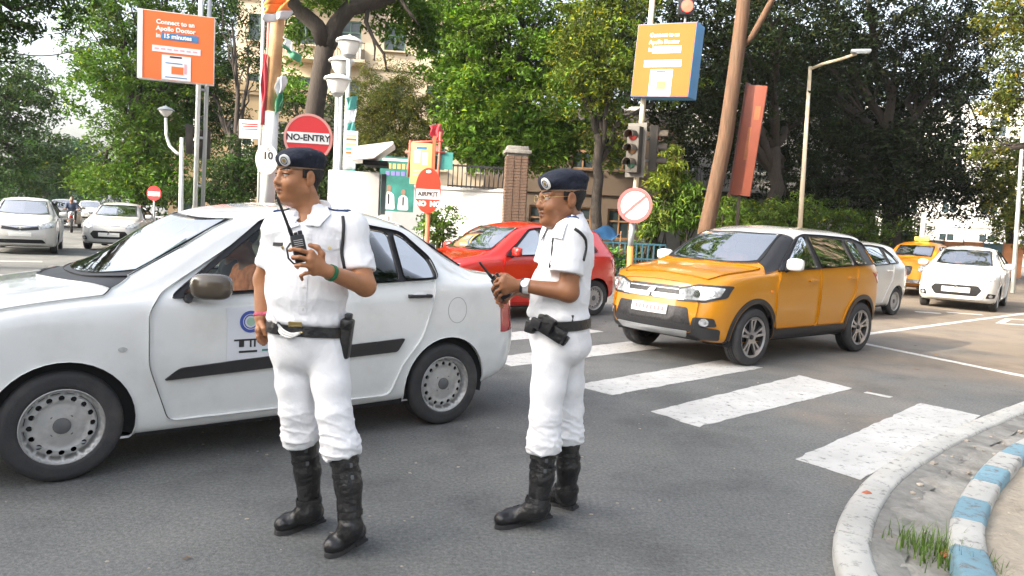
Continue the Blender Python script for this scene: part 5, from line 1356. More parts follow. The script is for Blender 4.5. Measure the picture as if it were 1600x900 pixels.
# ---------------------------------------------------------------- ground, road, kerbs
def road_mat():
    m = bpy.data.materials.new('asphalt'); m.use_nodes = True; nt = m.node_tree; N = nt.nodes; L = nt.links; b = N['Principled BSDF']
    tc = N.new('ShaderNodeTexCoord')
    def noise(sc, det=6, rough=.6):
        n = N.new('ShaderNodeTexNoise'); n.inputs['Scale'].default_value = sc; n.inputs['Detail'].default_value = det; n.inputs['Roughness'].default_value = rough
        L.new(tc.outputs['Object'], n.inputs['Vector']); return n.outputs['Fac']
    def ramp(src, stops):
        r = N.new('ShaderNodeValToRGB'); L.new(src, r.inputs[0]); e = r.color_ramp.elements
        e[0].position, e[0].color = stops[0][0], (*stops[0][1], 1); e[1].position, e[1].color = stops[-1][0], (*stops[-1][1], 1)
        for p, c in stops[1:-1]: q = e.new(p); q.color = (*c, 1)
        return r.outputs[0]
    def mix(f, a, c, mode='MIX'):
        x = N.new('ShaderNodeMix'); x.data_type = 'RGBA'; x.blend_type = mode
        if isinstance(f, float): x.inputs[0].default_value = f
        else: L.new(f, x.inputs[0])
        L.new(a, x.inputs[6]); L.new(c, x.inputs[7]); return x.outputs[2]
    base = ramp(noise(.35, 5), [(.3, (.100, .104, .102)), (.52, (.138, .142, .139)), (.72, (.178, .178, .171))])
    grain = ramp(noise(48, 5, .8), [(.30, (.55, .55, .55)), (.5, (1, 1, 1)), (.70, (1.6, 1.58, 1.55))])
    c = mix(1.0, base, grain, 'MULTIPLY')
    v = N.new('ShaderNodeTexVoronoi'); v.inputs['Scale'].default_value = 85; L.new(tc.outputs['Object'], v.inputs['Vector'])
    sp = ramp(v.outputs['Distance'], [(.0, (.9, .9, .9)), (.16, (0, 0, 0))])
    n2 = ramp(noise(9, 3), [(.55, (0, 0, 0)), (.7, (1, 1, 1))])
    spm = mix(1.0, sp, n2, 'MULTIPLY'); lite = N.new('ShaderNodeRGB'); lite.outputs[0].default_value = (.30, .29, .275, 1)
    c = mix(spm, c, lite.outputs[0])
    # brown tint growing towards the right, broken up by noise
    sx = N.new('ShaderNodeSeparateXYZ'); L.new(tc.outputs['Object'], sx.inputs[0])
    md = N.new('ShaderNodeMath'); md.operation = 'MULTIPLY_ADD'; L.new(sx.outputs['X'], md.inputs[0]); md.inputs[1].default_value = .07; L.new(noise(.5, 4), md.inputs[2])
    df = ramp(md.outputs[0], [(.70, (0, 0, 0)), (1.05, (.55, .55, .55))]); brown_tint = N.new('ShaderNodeRGB'); brown_tint.outputs[0].default_value = (.25, .185, .125, 1)
    c = mix(df, c, brown_tint.outputs[0])
    c = mix(1.0, c, ramp(noise(1.1, 7, .65), [(.36, (.74, .74, .75)), (.50, (1, 1, 1)), (.66, (1.10, 1.09, 1.07))]), 'MULTIPLY')
    crack = N.new('ShaderNodeTexVoronoi'); crack.feature = 'DISTANCE_TO_EDGE'; crack.inputs['Scale'].default_value = .55
    wv = N.new('ShaderNodeVectorMath'); wv.operation = 'ADD'; nn = N.new('ShaderNodeTexNoise'); nn.inputs['Scale'].default_value = 2.5; nn.inputs['Detail'].default_value = 6
    L.new(tc.outputs['Object'], nn.inputs['Vector']); L.new(tc.outputs['Object'], wv.inputs[0]); L.new(nn.outputs['Color'], wv.inputs[1]); L.new(wv.outputs[0], crack.inputs['Vector'])
    ck = ramp(crack.outputs['Distance'], [(.0, (.80, .80, .80)), (.004, (1, 1, 1))]); c = mix(1.0, c, ck, 'MULTIPLY')
    L.new(c, b.inputs['Base Color']); b.inputs['Roughness'].default_value = .82; b.inputs['Specular IOR Level'].default_value = .35
    bp = N.new('ShaderNodeBump'); bp.inputs['Strength'].default_value = .55; bp.inputs['Distance'].default_value = .012
    L.new(noise(95, 3, .7), bp.inputs['Height']); L.new(bp.outputs[0], b.inputs['Normal'])
    return m
def worn_paint(name, col, wear=.56):
    m = bpy.data.materials.new(name); m.use_nodes = True; nt = m.node_tree; N = nt.nodes; L = nt.links; b = N['Principled BSDF']
    tc = N.new('ShaderNodeTexCoord'); n = N.new('ShaderNodeTexNoise'); n.inputs['Scale'].default_value = 14; n.inputs['Detail'].default_value = 10; n.inputs['Roughness'].default_value = .75
    L.new(tc.outputs['Object'], n.inputs['Vector'])
    r = N.new('ShaderNodeMapRange'); r.inputs[1].default_value = wear; r.inputs[2].default_value = wear + .12; L.new(n.outputs['Fac'], r.inputs[0])
    n2 = N.new('ShaderNodeTexNoise'); n2.inputs['Scale'].default_value = 2.2; n2.inputs['Detail'].default_value = 7; L.new(tc.outputs['Object'], n2.inputs['Vector'])
    r2 = N.new('ShaderNodeMapRange'); r2.inputs[1].default_value = .3; r2.inputs[2].default_value = .7; r2.inputs[3].default_value = .80; r2.inputs[4].default_value = 1.06; L.new(n2.outputs['Fac'], r2.inputs[0])
    s_ = N.new('ShaderNodeVectorMath'); s_.operation = 'SCALE'; s_.inputs[0].default_value = col; L.new(r2.outputs[0], s_.inputs['Scale'])
    x = N.new('ShaderNodeMix'); x.data_type = 'RGBA'; L.new(r.outputs[0], x.inputs[0]); L.new(s_.outputs[0], x.inputs[6]); x.inputs[7].default_value = (.13, .128, .125, 1)
    L.new(x.outputs[2], b.inputs['Base Color']); b.inputs['Roughness'].default_value = .7
    bp = N.new('ShaderNodeBump'); bp.inputs['Strength'].default_value = .3; bp.inputs['Distance'].default_value = .01; L.new(n.outputs['Fac'], bp.inputs['Height']); L.new(bp.outputs[0], b.inputs['Normal'])
    return m
M_asph = road_mat(); M_line = worn_paint('road_paint', (.50, .50, .485), .54); M_kerbw = worn_paint('kerb_white', (.47, .465, .435), .53); M_kerbb = worn_paint('kerb_blue', (.18, .32, .39), .51)
M_conc = mat('concrete', (.27, .26, .235), .9, var=.35, vscale=5, bump=.7, bscale=26, dirt=.9, dirtcol=(.12, .105, .085), dscale=3.5)
M_sand = mat('sandy_concrete', (.36, .315, .25), .95, var=.3, vscale=4, bump=.8, bscale=24, dirt=.8, dirtcol=(.16, .13, .10), dscale=4)
M_pave = mat('far_pavement', (.26, .24, .21), .9, var=.2, bump=.3, bscale=12, dirt=.5, dscale=1)
road = mesh('road', [(-500, -300, 0), (500, -300, 0), (500, 900, 0), (-500, 900, 0)], [(0, 1, 2, 3)], M_asph); tag(road, kind='structure')
def marking(pts, nm='zebra_stripe', rag=.012):
    P = dens(pts, .10); P = [(p[0] + random.uniform(-rag, rag), p[1] + random.uniform(-rag, rag)) for p in P]
    me = MB().prism(P, -.002, .004).build(nm, M_line, road, False)
for q in ([(1.99, 5.05), (2.27, 4.68), (4.24, 6.67), (3.93, 7.08)], [(1.21, 6.19), (1.50, 5.77), (3.52, 7.62), (3.19, 8.19)], [(.62, 7.05), (.95, 6.72), (2.90, 8.55), (2.55, 8.95)],
          [(-.25, 8.25), (.05, 7.85), (1.95, 9.60), (1.62, 10.05)], [(-.9, 9.45), (-.55, 9.05), (1.35, 10.85), (1.0, 11.25)]): marking(q)
def stripe(a, b, w, nm='lane_line'):
    a = np.array(a[:2]); b = np.array(b[:2]); d = (b - a) / np.linalg.norm(b - a); s_ = np.array([-d[1], d[0]]) * w / 2
    marking([a + s_, a - s_, b - s_, b + s_], nm, .005)
stripe((5.54, 12.0), (12.05, 17.76), .13); stripe((5.16, 11.16), (6.3, 8.55), .12); stripe((12.05, 17.76), (22, 26.5), .13)
stripe((-12.457, 17.078, 0.000), (-11.127, 17.873, 0.000), .22); stripe((3.573, 7.462, 0.000), (3.737, 7.277, 0.000), .07); stripe((9.825, 17.030, 0.000), (10.508, 16.848, 0.000), .16)
stripe((8.965, 16.768, -0.000), (9.454, 16.625, -0.000), .18)
c_ = (10.494, 15.636, 0.000)
for k in range(4):
    a = [(.9, 0), (0, .55), (-.9, 0), (0, -.55)][k]; b = [(.9, 0), (0, .55), (-.9, 0), (0, -.55)][(k + 1) % 4]
    stripe((c_[0] + a[0] * .8 + a[1] * .3, c_[1] + a[1] + a[0] * .6), (c_[0] + b[0] * .8 + b[1] * .3, c_[1] + b[1] + b[0] * .6), .13)

def path_pts(ctrl, step):
    c = np.array(ctrl, float); d = np.r_[0, np.cumsum(np.linalg.norm(np.diff(c, axis=0), axis=1))]
    # Catmull-Rom resample
    out = []
    for i in range(len(c) - 1):
        p0 = c[max(i - 1, 0)]; p1 = c[i]; p2 = c[i + 1]; p3 = c[min(i + 2, len(c) - 1)]
        k = max(2, int((d[i + 1] - d[i]) / .05))
        for j in range(k):
            t = j / k; out.append(.5 * ((2 * p1) + (-p0 + p2) * t + (2 * p0 - 5 * p1 + 4 * p2 - p3) * t * t + (-p0 + 3 * p1 - 3 * p2 + p3) * t**3))
    out.append(c[-1]); o = np.array(out); s_ = np.r_[0, np.cumsum(np.linalg.norm(np.diff(o, axis=0), axis=1))]
    q = np.arange(0, s_[-1], step); return np.stack([np.interp(q, s_, o[:, 0]), np.interp(q, s_, o[:, 1])], -1)
def kerb_run(parent, ctrl, length, w, h, mats, name='kerb_stone', z0=0.0, gap=.010, jit=.004):
    P = path_pts(ctrl, .05); k = int(length / .05); n = 0
    for i in range(0, len(P) - k, k):
        seg = P[i:i + k + 1].copy(); t = np.gradient(seg, axis=0); t /= np.linalg.norm(t, axis=1, keepdims=True); nn = np.stack([-t[:, 1], t[:, 0]], -1)
        seg[0] += t[0] * gap / 2; seg[-1] -= t[-1] * gap / 2
        hh = h + random.uniform(-jit, jit); dx = random.uniform(-jit, jit)
        prof = [(-w / 2, z0), (-w / 2, hh - .02), (-w / 2 + .018, hh - .003), (w / 2 - .018, hh), (w / 2, hh - .02), (w / 2, z0)]
        v = []; f = []
        for a in range(len(seg)):
            for (u, z) in prof: v.append((*(seg[a] + nn[a] * (u + dx)), z + random.uniform(-.0015, .0015)))
        m = len(prof)
        for a in range(len(seg) - 1):
            for b in range(m - 1): f.append((a * m + b, (a + 1) * m + b, (a + 1) * m + b + 1, a * m + b + 1))
        f.append(tuple(range(m))); f.append(tuple((len(seg) - 1) * m + b for b in range(m - 1, -1, -1)))
        mesh(name, v, f, mats[n % len(mats)], parent, 50); n += 1
out_k = [(1.12, -.6), (1.20, 1.2), (1.30, 2.4), (1.44, 3.27), (1.63, 3.71), (1.94, 4.24), (2.46, 4.89), (3.35, 5.80), (5.07, 7.34), (7.6, 9.5), (12, 13.2), (24, 23.2)]
oc = path_pts(out_k, .1); tt_ = np.gradient(oc, axis=0); tt_ /= np.linalg.norm(tt_, axis=1, keepdims=True); nrm_ = np.stack([tt_[:, 1], -tt_[:, 0]], -1)
kerb = mesh('gutter', [(*p, 0.004) for p in oc + nrm_ * .07] + [(*p, .03) for p in oc + nrm_ * .3], [(i, len(oc) + i, len(oc) + i + 1, i + 1) for i in range(len(oc) - 1)], M_conc); tag(kerb, kind='structure')
kerb_run(kerb, [tuple(p) for p in (oc + nrm_ * .145)[::6]], .85, .165, .075, [M_kerbw], z0=-.01)
# rough strip between the two kerbs and the sandy ground beyond
blue_c = [(1.60, 1.0), (1.80, 2.4), (2.02, 3.09), (2.28, 3.60), (2.66, 4.13), (3.18, 4.74), (3.70, 5.26), (4.9, 6.3), (9, 9.7)]
def ground_patch(name, x0, x1, y0, y1, test, z, amp, m, st=.05):
    xs = np.arange(x0, x1, st); ys = np.arange(y0, y1, st); X, Y = np.meshgrid(xs, ys, indexing='ij')
    Pz = z + amp * nz(np.stack([X.ravel(), Y.ravel(), 0 * X.ravel()], -1), 9) .reshape(X.shape) + amp * .6 * nz(np.stack([X.ravel(), Y.ravel(), 0 * X.ravel()], -1), 31, 4).reshape(X.shape)
    ok = test(X, Y); idx = -np.ones(X.shape, int); v = []; f = []
    for i in range(len(xs) - 1):
        for j in range(len(ys) - 1):
            if ok[i, j]:
                q = []
                for a, b in ((i, j), (i + 1, j), (i + 1, j + 1), (i, j + 1)):
                    if idx[a, b] < 0: idx[a, b] = len(v); v.append((X[a, b], Y[a, b], Pz[a, b]))
                    q.append(idx[a, b])
                f.append(q)
    o = mesh(name, v, f, m, None, True); tag(o, kind='structure'); return o
okp = oc + nrm_ * .13
polyk = [tuple(p) for p in okp] + [(40, 23), (40, -4), (1.2, -4)]
def in_k(X, Y): return inpoly(np.stack([X.ravel(), Y.ravel()], -1), polyk).reshape(X.shape)
bl = path_pts(blue_c, .1); polyb = [tuple(p) for p in bl] + [(40, 9.7), (40, -4), (1.6, -4)]
def in_b(X, Y): return inpoly(np.stack([X.ravel(), Y.ravel()], -1), polyb).reshape(X.shape)
ground_patch('verge', 1.0, 7.0, 1.6, 8.6, lambda X, Y: in_k(X, Y) & ~in_b(X, Y), .040, .018, M_conc)
ground_patch('pavement', 1.5, 9.0, 1.6, 9.0, lambda X, Y: in_b(X, Y), .085, .018, M_sand)
bk = mesh('kerb_base', [(*p, .02) for p in bl] + [(*(p + np.array([.05, -.05])), .02) for p in bl], [(i, len(bl) + i, len(bl) + i + 1, i + 1) for i in range(len(bl) - 1)], M_conc); tag(bk, kind='structure')
kerb_run(bk, blue_c, .40, .150, .150, [M_kerbw, M_kerbb], z0=0.0, gap=.006)
dst = mesh('gutter', [(*p, .056) for p in oc + nrm_ * .20] + [(*(p + np.array([random.uniform(-.012, .012), random.uniform(-.012, .012)])), .038) for p in oc + nrm_ * .38], [(i, len(oc) + i, len(oc) + i + 1, i + 1) for i in range(len(oc) - 1)], mat('gutter_mortar', (.20, .196, .18), .9, var=.4, vscale=8, bump=.7, bscale=30), None, True); tag(dst, kind='structure')
# grass tuft, rubble, litter
M_grass = mat('grass_blade', (.11, .19, .035), .6, var=.5, vscale=30, trans=.3)
def tuft(c, n, h, sp, nm='grass_tuft', label='small tuft of green grass growing against the blue and white kerb'):
    v = []; f = []
    for _ in range(n):
        x, y = c[0] + random.gauss(0, sp), c[1] + random.gauss(0, sp * 1.6); a = random.uniform(0, 6.28); L = h * random.uniform(.5, 1.2); w = .004; ln = random.uniform(.2, .9)
        dx, dy = math.cos(a), math.sin(a); k = len(v)
        for t in (0, .5, 1):
            px, py, pz = x + dx * ln * L * t * t * .8, y + dy * ln * L * t * t * .8, c[2] + L * t * (1 - .25 * ln * t)
            ww = w * (1 - t * .92); v += [(px - dy * ww, py + dx * ww, pz), (px + dy * ww, py - dx * ww, pz)]
        f += [(k, k + 1, k + 3, k + 2), (k + 2, k + 3, k + 5, k + 4)]
    o = mesh(nm, v, f, M_grass, None, False); tag(o, label, 'grass'); return o
tuft((2.05, 3.42, .05), 220, .13, .07); tuft((2.14, 3.22, .05), 120, .10, .05, label='lower tuft of short grass at the foot of the blue kerb block')
M_stone = mat('rubble_stone', (.34, .30, .25), .9, var=.35, vscale=9, bump=.4); M_brick = mat('brick_bit', (.42, .13, .07), .9, var=.25, vscale=12, bump=.4)
g = MB(); bm_ = bmesh.new(); bmesh.ops.create_icosphere(bm_, subdivisions=1, radius=1); icv = [v.co.copy() for v in bm_.verts]; icf = [tuple(v.index for v in f.verts) for f in bm_.faces]; bm_.free()
for _ in range(420):
    x, y = random.uniform(1.3, 6), random.uniform(2.6, 7.6)
    if not inpoly([(x, y)], polyk)[0]: continue
    s_ = random.choice([.006, .009, .012, .018, .025]) * random.uniform(.6, 1.2); z = .05 if not inpoly([(x, y)], polyb)[0] else .09
    M = Matrix.Translation((x, y, z)) @ Matrix.Rotation(random.uniform(0, 6), 4, 'Z') @ Matrix.Diagonal((s_ * random.uniform(.8, 1.5), s_, s_ * .6, 1))
    g.add([p * random.uniform(.8, 1.2) for p in icv], icf, M)
tag(g.build('gravel', M_stone, None, False), kind='stuff')
for (p, s_) in (((2.091, 3.424, 0.000), .035), ((2.197, 3.545, 0.000), .02), ((2.076, 4.210, 0.000), .028)):
    M = Matrix.Translation((p[0], p[1], .07)) @ Matrix.Rotation(.6, 4, 'Z') @ Matrix.Diagonal((s_ * 1.3, s_, s_ * .7, 1))
    MB().add([q * random.uniform(.85, 1.15) for q in icv], icf, M).build('brick_fragment', M_brick, bk, False)
sp_ = MB()
for _ in range(160):
    x, y = random.uniform(-3.0, 3), random.uniform(2.6, 8)
    if inpoly([(x, y)], polyk)[0] : continue
    s_ = random.uniform(.003, .009); sp_.add([q * random.uniform(.8, 1.2) for q in icv], icf, Matrix.Translation((x, y, s_ * .3)) @ Matrix.Diagonal((s_ * 1.4, s_, s_ * .5, 1)))
tag(sp_.build('grit', M_stone, None, False), kind='stuff')
M_dleaf = mat('dry_leaf', (.22, .12, .05), .8, var=.4, vscale=30)
lf = MB()
for _ in range(14):
    x, y = random.uniform(-3.0, 6), random.uniform(2.8, 12); a = random.uniform(0, 6.28); l = random.uniform(.02, .045); w = l * .35
    M = Matrix.Translation((x, y, .006 if not inpoly([(x, y)], polyk)[0] else .10)) @ Matrix.Rotation(a, 4, 'Z') @ Matrix.Rotation(random.uniform(-.3, .3), 4, 'X')
    lf.add([(-l, 0, .0), (0, -w, .006), (l, 0, .002), (0, w, .006)], [(0, 1, 2, 3)], M)
tag(lf.build('leaf_litter', M_dleaf, None, False), kind='stuff')
# far pavement of the block behind, with its kerb
far = [(-60, 112), (-8.8, 22.6), (-8.0, 21.6), (-6.6, 21.0), (2.4, 20.6), (4.0, 21.0), (5.4, 21.9), (60, 66.5), (60, 160), (-60, 160)]
fp = MB().prism(far, -.01, .14).build('pavement', M_pave, None, False); tag(fp, kind='structure')
kerb_run(fp, [(-38, 73.7), (-8.9, 22.6), (-8.05, 21.55), (-6.6, 20.93), (2.4, 20.53), (4.05, 20.93), (5.45, 21.84), (40, 50)], 1.2, .16, .17, [M_kerbw, M_kerbb] if False else [M_conc], z0=-.01, gap=.02)
lp = MB().prism([(-17.5, 12), (-60, 86), (-90, 86), (-90, -30), (-17.5, -30)], -.01, .14).build('pavement', M_pave, None, False); tag(lp, kind='structure')
rp = MB().prism([(24.5, 23), (70, 60.5), (120, 60), (120, -30), (24.5, -30)], -.01, .12).build('pavement', M_pave, None, False); tag(rp, kind='structure')

# ---------------------------------------------------------------- trees and shrubs
def leaf_material(name, trans=.35):
    return mat(name, (.06, .12, .02), .55, spec=.14, attr='leaf', trans=trans)
M_leaf = leaf_material('leaf'); M_bark = mat('bark', (.045, .036, .029), .95, var=.35, vscale=7, bump=.9, bscale=22, stretch=(3, 3, .6), dirt=.5, dirtcol=(.03, .028, .024), dscale=3)
M_bark2 = mat('pale_bark', (.115, .062, .034), .85, var=.3, vscale=5, bump=1.0, bscale=16, stretch=(3, 3, .35), dirt=.5, dirtcol=(.10, .085, .055), dscale=2)
def foliage(name, lobes, per, size, col, parent, org, spread=.38, shape=(.40, 1.0), droop=0.0, yellow=.06, seed=0, shell=.5, cvar=.28):
    """leaves gathered in clumps through the crown's lobes: (centre, radii, clump count)"""
    r = np.random.default_rng(seed + 11); C = []
    for c, rad, n in lobes:
        d = r.normal(size=(n, 3)); d /= np.linalg.norm(d, axis=1, keepdims=True)
        C.append(np.array(c) + d * (r.random((n, 1))**shell) * np.array(rad))
    C = np.vstack(C); nC = len(C); k = r.poisson(per, nC).clip(4)
    cid = np.repeat(np.arange(nC), k); n = len(cid)
    sc = spread * r.uniform(.6, 1.35, nC)
    off = r.normal(size=(n, 3)); off /= np.maximum(np.linalg.norm(off, axis=1, keepdims=True), 1e-6); off *= (r.random((n, 1))**.45) * sc[cid][:, None]; off[:, 2] *= .62
    P = C[cid] + off - np.array(org)
    nrm = r.normal(size=(n, 3)) * .65 + off / np.maximum(np.linalg.norm(off, axis=1, keepdims=True), 1e-6) * .5 + np.array([0, 0, .75]); nrm /= np.linalg.norm(nrm, axis=1, keepdims=True)
    ax = r.normal(size=(n, 3)) + np.array([0, 0, -droop]) + off * 1.0; ax -= nrm * (ax * nrm).sum(1, keepdims=True); ax /= np.linalg.norm(ax, axis=1, keepdims=True)
    bx = np.cross(nrm, ax); L = size * r.uniform(.65, 1.35, (n, 1)); W = L * shape[0] / shape[1]
    fold = nrm * L * .12
    V = np.stack([P - ax * L * .5, P + bx * W * .5 + fold, P + ax * L * .5 - nrm * L * .12, P - bx * W * .5 + fold], 1).reshape(-1, 3)
    me = bpy.data.meshes.new(name); me.vertices.add(4 * n); me.vertices.foreach_set('co', V.astype(np.float32).ravel())
    b = np.arange(n)[:, None] * 4; F = np.concatenate([b + np.array([0, 1, 2]), b + np.array([0, 2, 3])], 1).reshape(-1, 3)
    me.loops.add(6 * n); me.polygons.add(2 * n)
    me.loops.foreach_set('vertex_index', F.astype(np.int32).ravel()); me.polygons.foreach_set('loop_start', (np.arange(2 * n) * 3).astype(np.int32))
    me.update(calc_edges=True)
    cc = np.array(col) * np.exp(r.normal(0, cvar, (nC, 1)) + r.normal(0, .06, (nC, 3)))
    lc = cc[cid] * np.exp(r.normal(0, .2, (n, 1))); ye = r.random(n) < yellow; lc[ye] = lc[ye] * np.array([2.4, 1.7, 1.0])
    at = me.color_attributes.new('leaf', 'FLOAT_COLOR', 'POINT'); at.data.foreach_set('color', np.hstack([np.repeat(np.clip(lc, .004, .5), 4, 0), np.ones((4 * n, 1))]).astype(np.float32).ravel())
    me.materials.append(M_leaf)
    o = bpy.data.objects.new(name, me); COL.objects.link(o); o.parent = parent
    return o, C
def limb(mb, a, b, r0, r1, wig=.08, n=7, seed=0):
    r = np.random.default_rng(seed); a = np.array(a, float); b = np.array(b, float); L = np.linalg.norm(b - a)
    pts = [a + (b - a) * t + np.array([0, 0, .10 * L * math.sin(t * math.pi)]) * .6 + r.normal(size=3) * wig * L * .35 * math.sin(t * math.pi) for t in np.linspace(0, 1, n)]
    mb.tube(pts, list(np.linspace(r0, r1, n)), 8); return pts
def tree(label, base, top, r0, lobes, per=26, size=.16, col=(.055, .105, .022), seed=0, group='street trees', twigs=6, bark=None, nm='tree', lean=None, **kw):
    root = empty(nm, base, 0, label, 'tree', group); B = np.array(base); mb = MB(); tp = np.array(top)
    pts = limb(mb, (0, 0, -.05), tp - B, r0, r0 * .62, .05, 9, seed)
    mb.tube([(0, 0, -.05), (0, 0, .12), (0, 0, .4)], [r0 * 1.5, r0 * 1.2, r0 * .99], 10)
    cr, C = foliage('crown', lobes, per, size, col, root, B, seed=seed, **kw)
    i = 0; rr = np.random.default_rng(seed + 5)
    for c, rad, n in lobes:
        st = pts[-1] if rr.random() < .7 else pts[-3]; e = np.array(c) - B
        q = limb(mb, st, e, r0 * .5, r0 * .16, .10, 7, seed + i); i += 1
        sub = C[i * 0 + rr.integers(0, len(C), twigs)]
        dd = np.linalg.norm((C - c) / np.array(rad), axis=1); near = np.argsort(dd)[:max(n, twigs)]
        for j in rr.choice(near, min(twigs, len(near)), replace=False):
            limb(mb, q[rr.integers(2, 7)], C[j] - B, r0 * .16, r0 * .035, .12, 5, seed + i); i += 1
    mb.build('trunk', bark or M_bark, root, True)
    return root
def lobe(c, r, n): return (c, r, n)
GREEN = (.066, .135, .016); DGREEN = (.026, .058, .012); BGREEN = (.095, .165, .024); OLIVE = (.085, .105, .028); BLUEG = (.036, .080, .040)  # BLUEG has the haze of distance mixed into the leaf colour
# left street, left-hand side
tree('dense dark green tree at the left edge, left of the open sky', (-27.694, 38.000, 0.633)[:2] + (0,), (-26.699, 38.000, 4.793), .35,
     [lobe((-25.427, 38.000, 5.171), (3.0, 2.6, 2.6), 150), lobe((-26.287, 37.000, 6.814), (3.2, 3, 2.6), 130), lobe((-25.937, 40.000, 3.259), (2.6, 2.4, 2.0), 120), lobe((-25.705, 37.000, 2.269), (3, 2.5, 1.8), 110), lobe((-25.758, 40.000, 7.055), (1.6, 1.8, 1.6), 60)], 30, .22, (.040, .085, .022), 1, spread=.55)
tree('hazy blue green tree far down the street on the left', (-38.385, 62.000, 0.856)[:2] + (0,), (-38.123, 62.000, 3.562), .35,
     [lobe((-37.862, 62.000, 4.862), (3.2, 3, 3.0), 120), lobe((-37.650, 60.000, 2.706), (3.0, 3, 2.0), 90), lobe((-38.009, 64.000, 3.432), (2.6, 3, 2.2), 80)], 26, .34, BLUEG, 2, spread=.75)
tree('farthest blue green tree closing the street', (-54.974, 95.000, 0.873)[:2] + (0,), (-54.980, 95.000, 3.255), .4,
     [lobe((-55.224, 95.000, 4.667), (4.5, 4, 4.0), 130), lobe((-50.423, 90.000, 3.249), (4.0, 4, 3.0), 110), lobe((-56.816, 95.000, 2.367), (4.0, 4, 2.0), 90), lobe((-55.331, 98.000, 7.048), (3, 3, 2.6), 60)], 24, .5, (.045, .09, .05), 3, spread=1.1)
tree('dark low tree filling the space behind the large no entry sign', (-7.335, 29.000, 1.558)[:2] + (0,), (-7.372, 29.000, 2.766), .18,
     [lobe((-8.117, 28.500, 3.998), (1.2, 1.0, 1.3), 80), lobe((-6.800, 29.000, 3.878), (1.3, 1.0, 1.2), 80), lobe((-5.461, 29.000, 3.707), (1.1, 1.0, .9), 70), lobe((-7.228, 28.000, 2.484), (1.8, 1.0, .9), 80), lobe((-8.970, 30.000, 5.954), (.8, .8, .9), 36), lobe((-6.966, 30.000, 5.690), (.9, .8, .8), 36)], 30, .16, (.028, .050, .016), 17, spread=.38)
# big tree right of the open sky
tree('tall leafy tree behind the left orange billboard', (-15.406, 31.000, 1.376)[:2] + (0,), (-15.181, 31.000, 4.782), .32,
     [lobe((-16.240, 31.000, 8.009), (2.3, 2.2, 2.2), 150), lobe((-15.825, 30.000, 5.601), (1.9, 2.0, 1.9), 130), lobe((-14.933, 30.000, 3.799), (2.1, 2.0, 1.6), 130), lobe((-14.887, 32.000, 6.238), (2.2, 2.2, 2.6), 140), lobe((-16.635, 31.000, 9.484), (2.0, 2, 1.8), 90),
      lobe((-17.109, 31.000, 2.503), (1.0, 1.4, .9), 50), lobe((-14.418, 30.000, 2.582), (1.8, 1.6, 1.1), 90), lobe((-13.725, 32.000, 8.375), (2.4, 2, 2.4), 120), lobe((-14.222, 31.000, 10.349), (2.8, 2.4, 2.0), 110), lobe((-17.389, 31.000, 6.947), (.9, 1.2, 1.3), 40), lobe((-14.542, 29.000, 2.152), (2.4, 1.5, .9), 110), lobe((-14.915, 33.000, 4.515), (2.0, 1.6, 1.6), 110), lobe((-14.115, 33.000, 6.181), (1.6, 1.4, 1.6), 80)], 30, .17, GREEN, 4, spread=.45)
tree('dark leafy tree between the billboard poles and the flag pole', (-10.582, 29.000, 1.583)[:2] + (0,), (-10.624, 29.000, 3.560), .22,
     [lobe((-10.714, 28.000, 2.885), (1.5, 1.3, 1.3), 90), lobe((-9.709, 28.000, 3.053), (1.1, 1.2, 1.2), 60), lobe((-11.724, 31.000, 8.989), (1.8, 1.6, 1.9), 80), lobe((-10.813, 27.000, 1.911), (1.6, 1.2, .6), 60), lobe((-10.973, 31.000, 7.402), (1.3, 1.4, 1.2), 36), lobe((-13.302, 33.000, 6.761), (1.5, 1.3, 2.0), 90), lobe((-12.337, 32.000, 5.060), (1.3, 1.2, 1.2), 60), lobe((-10.757, 30.000, 2.147), (2.2, 1.0, .7), 70)], 28, .15, DGREEN, 5, spread=.38)
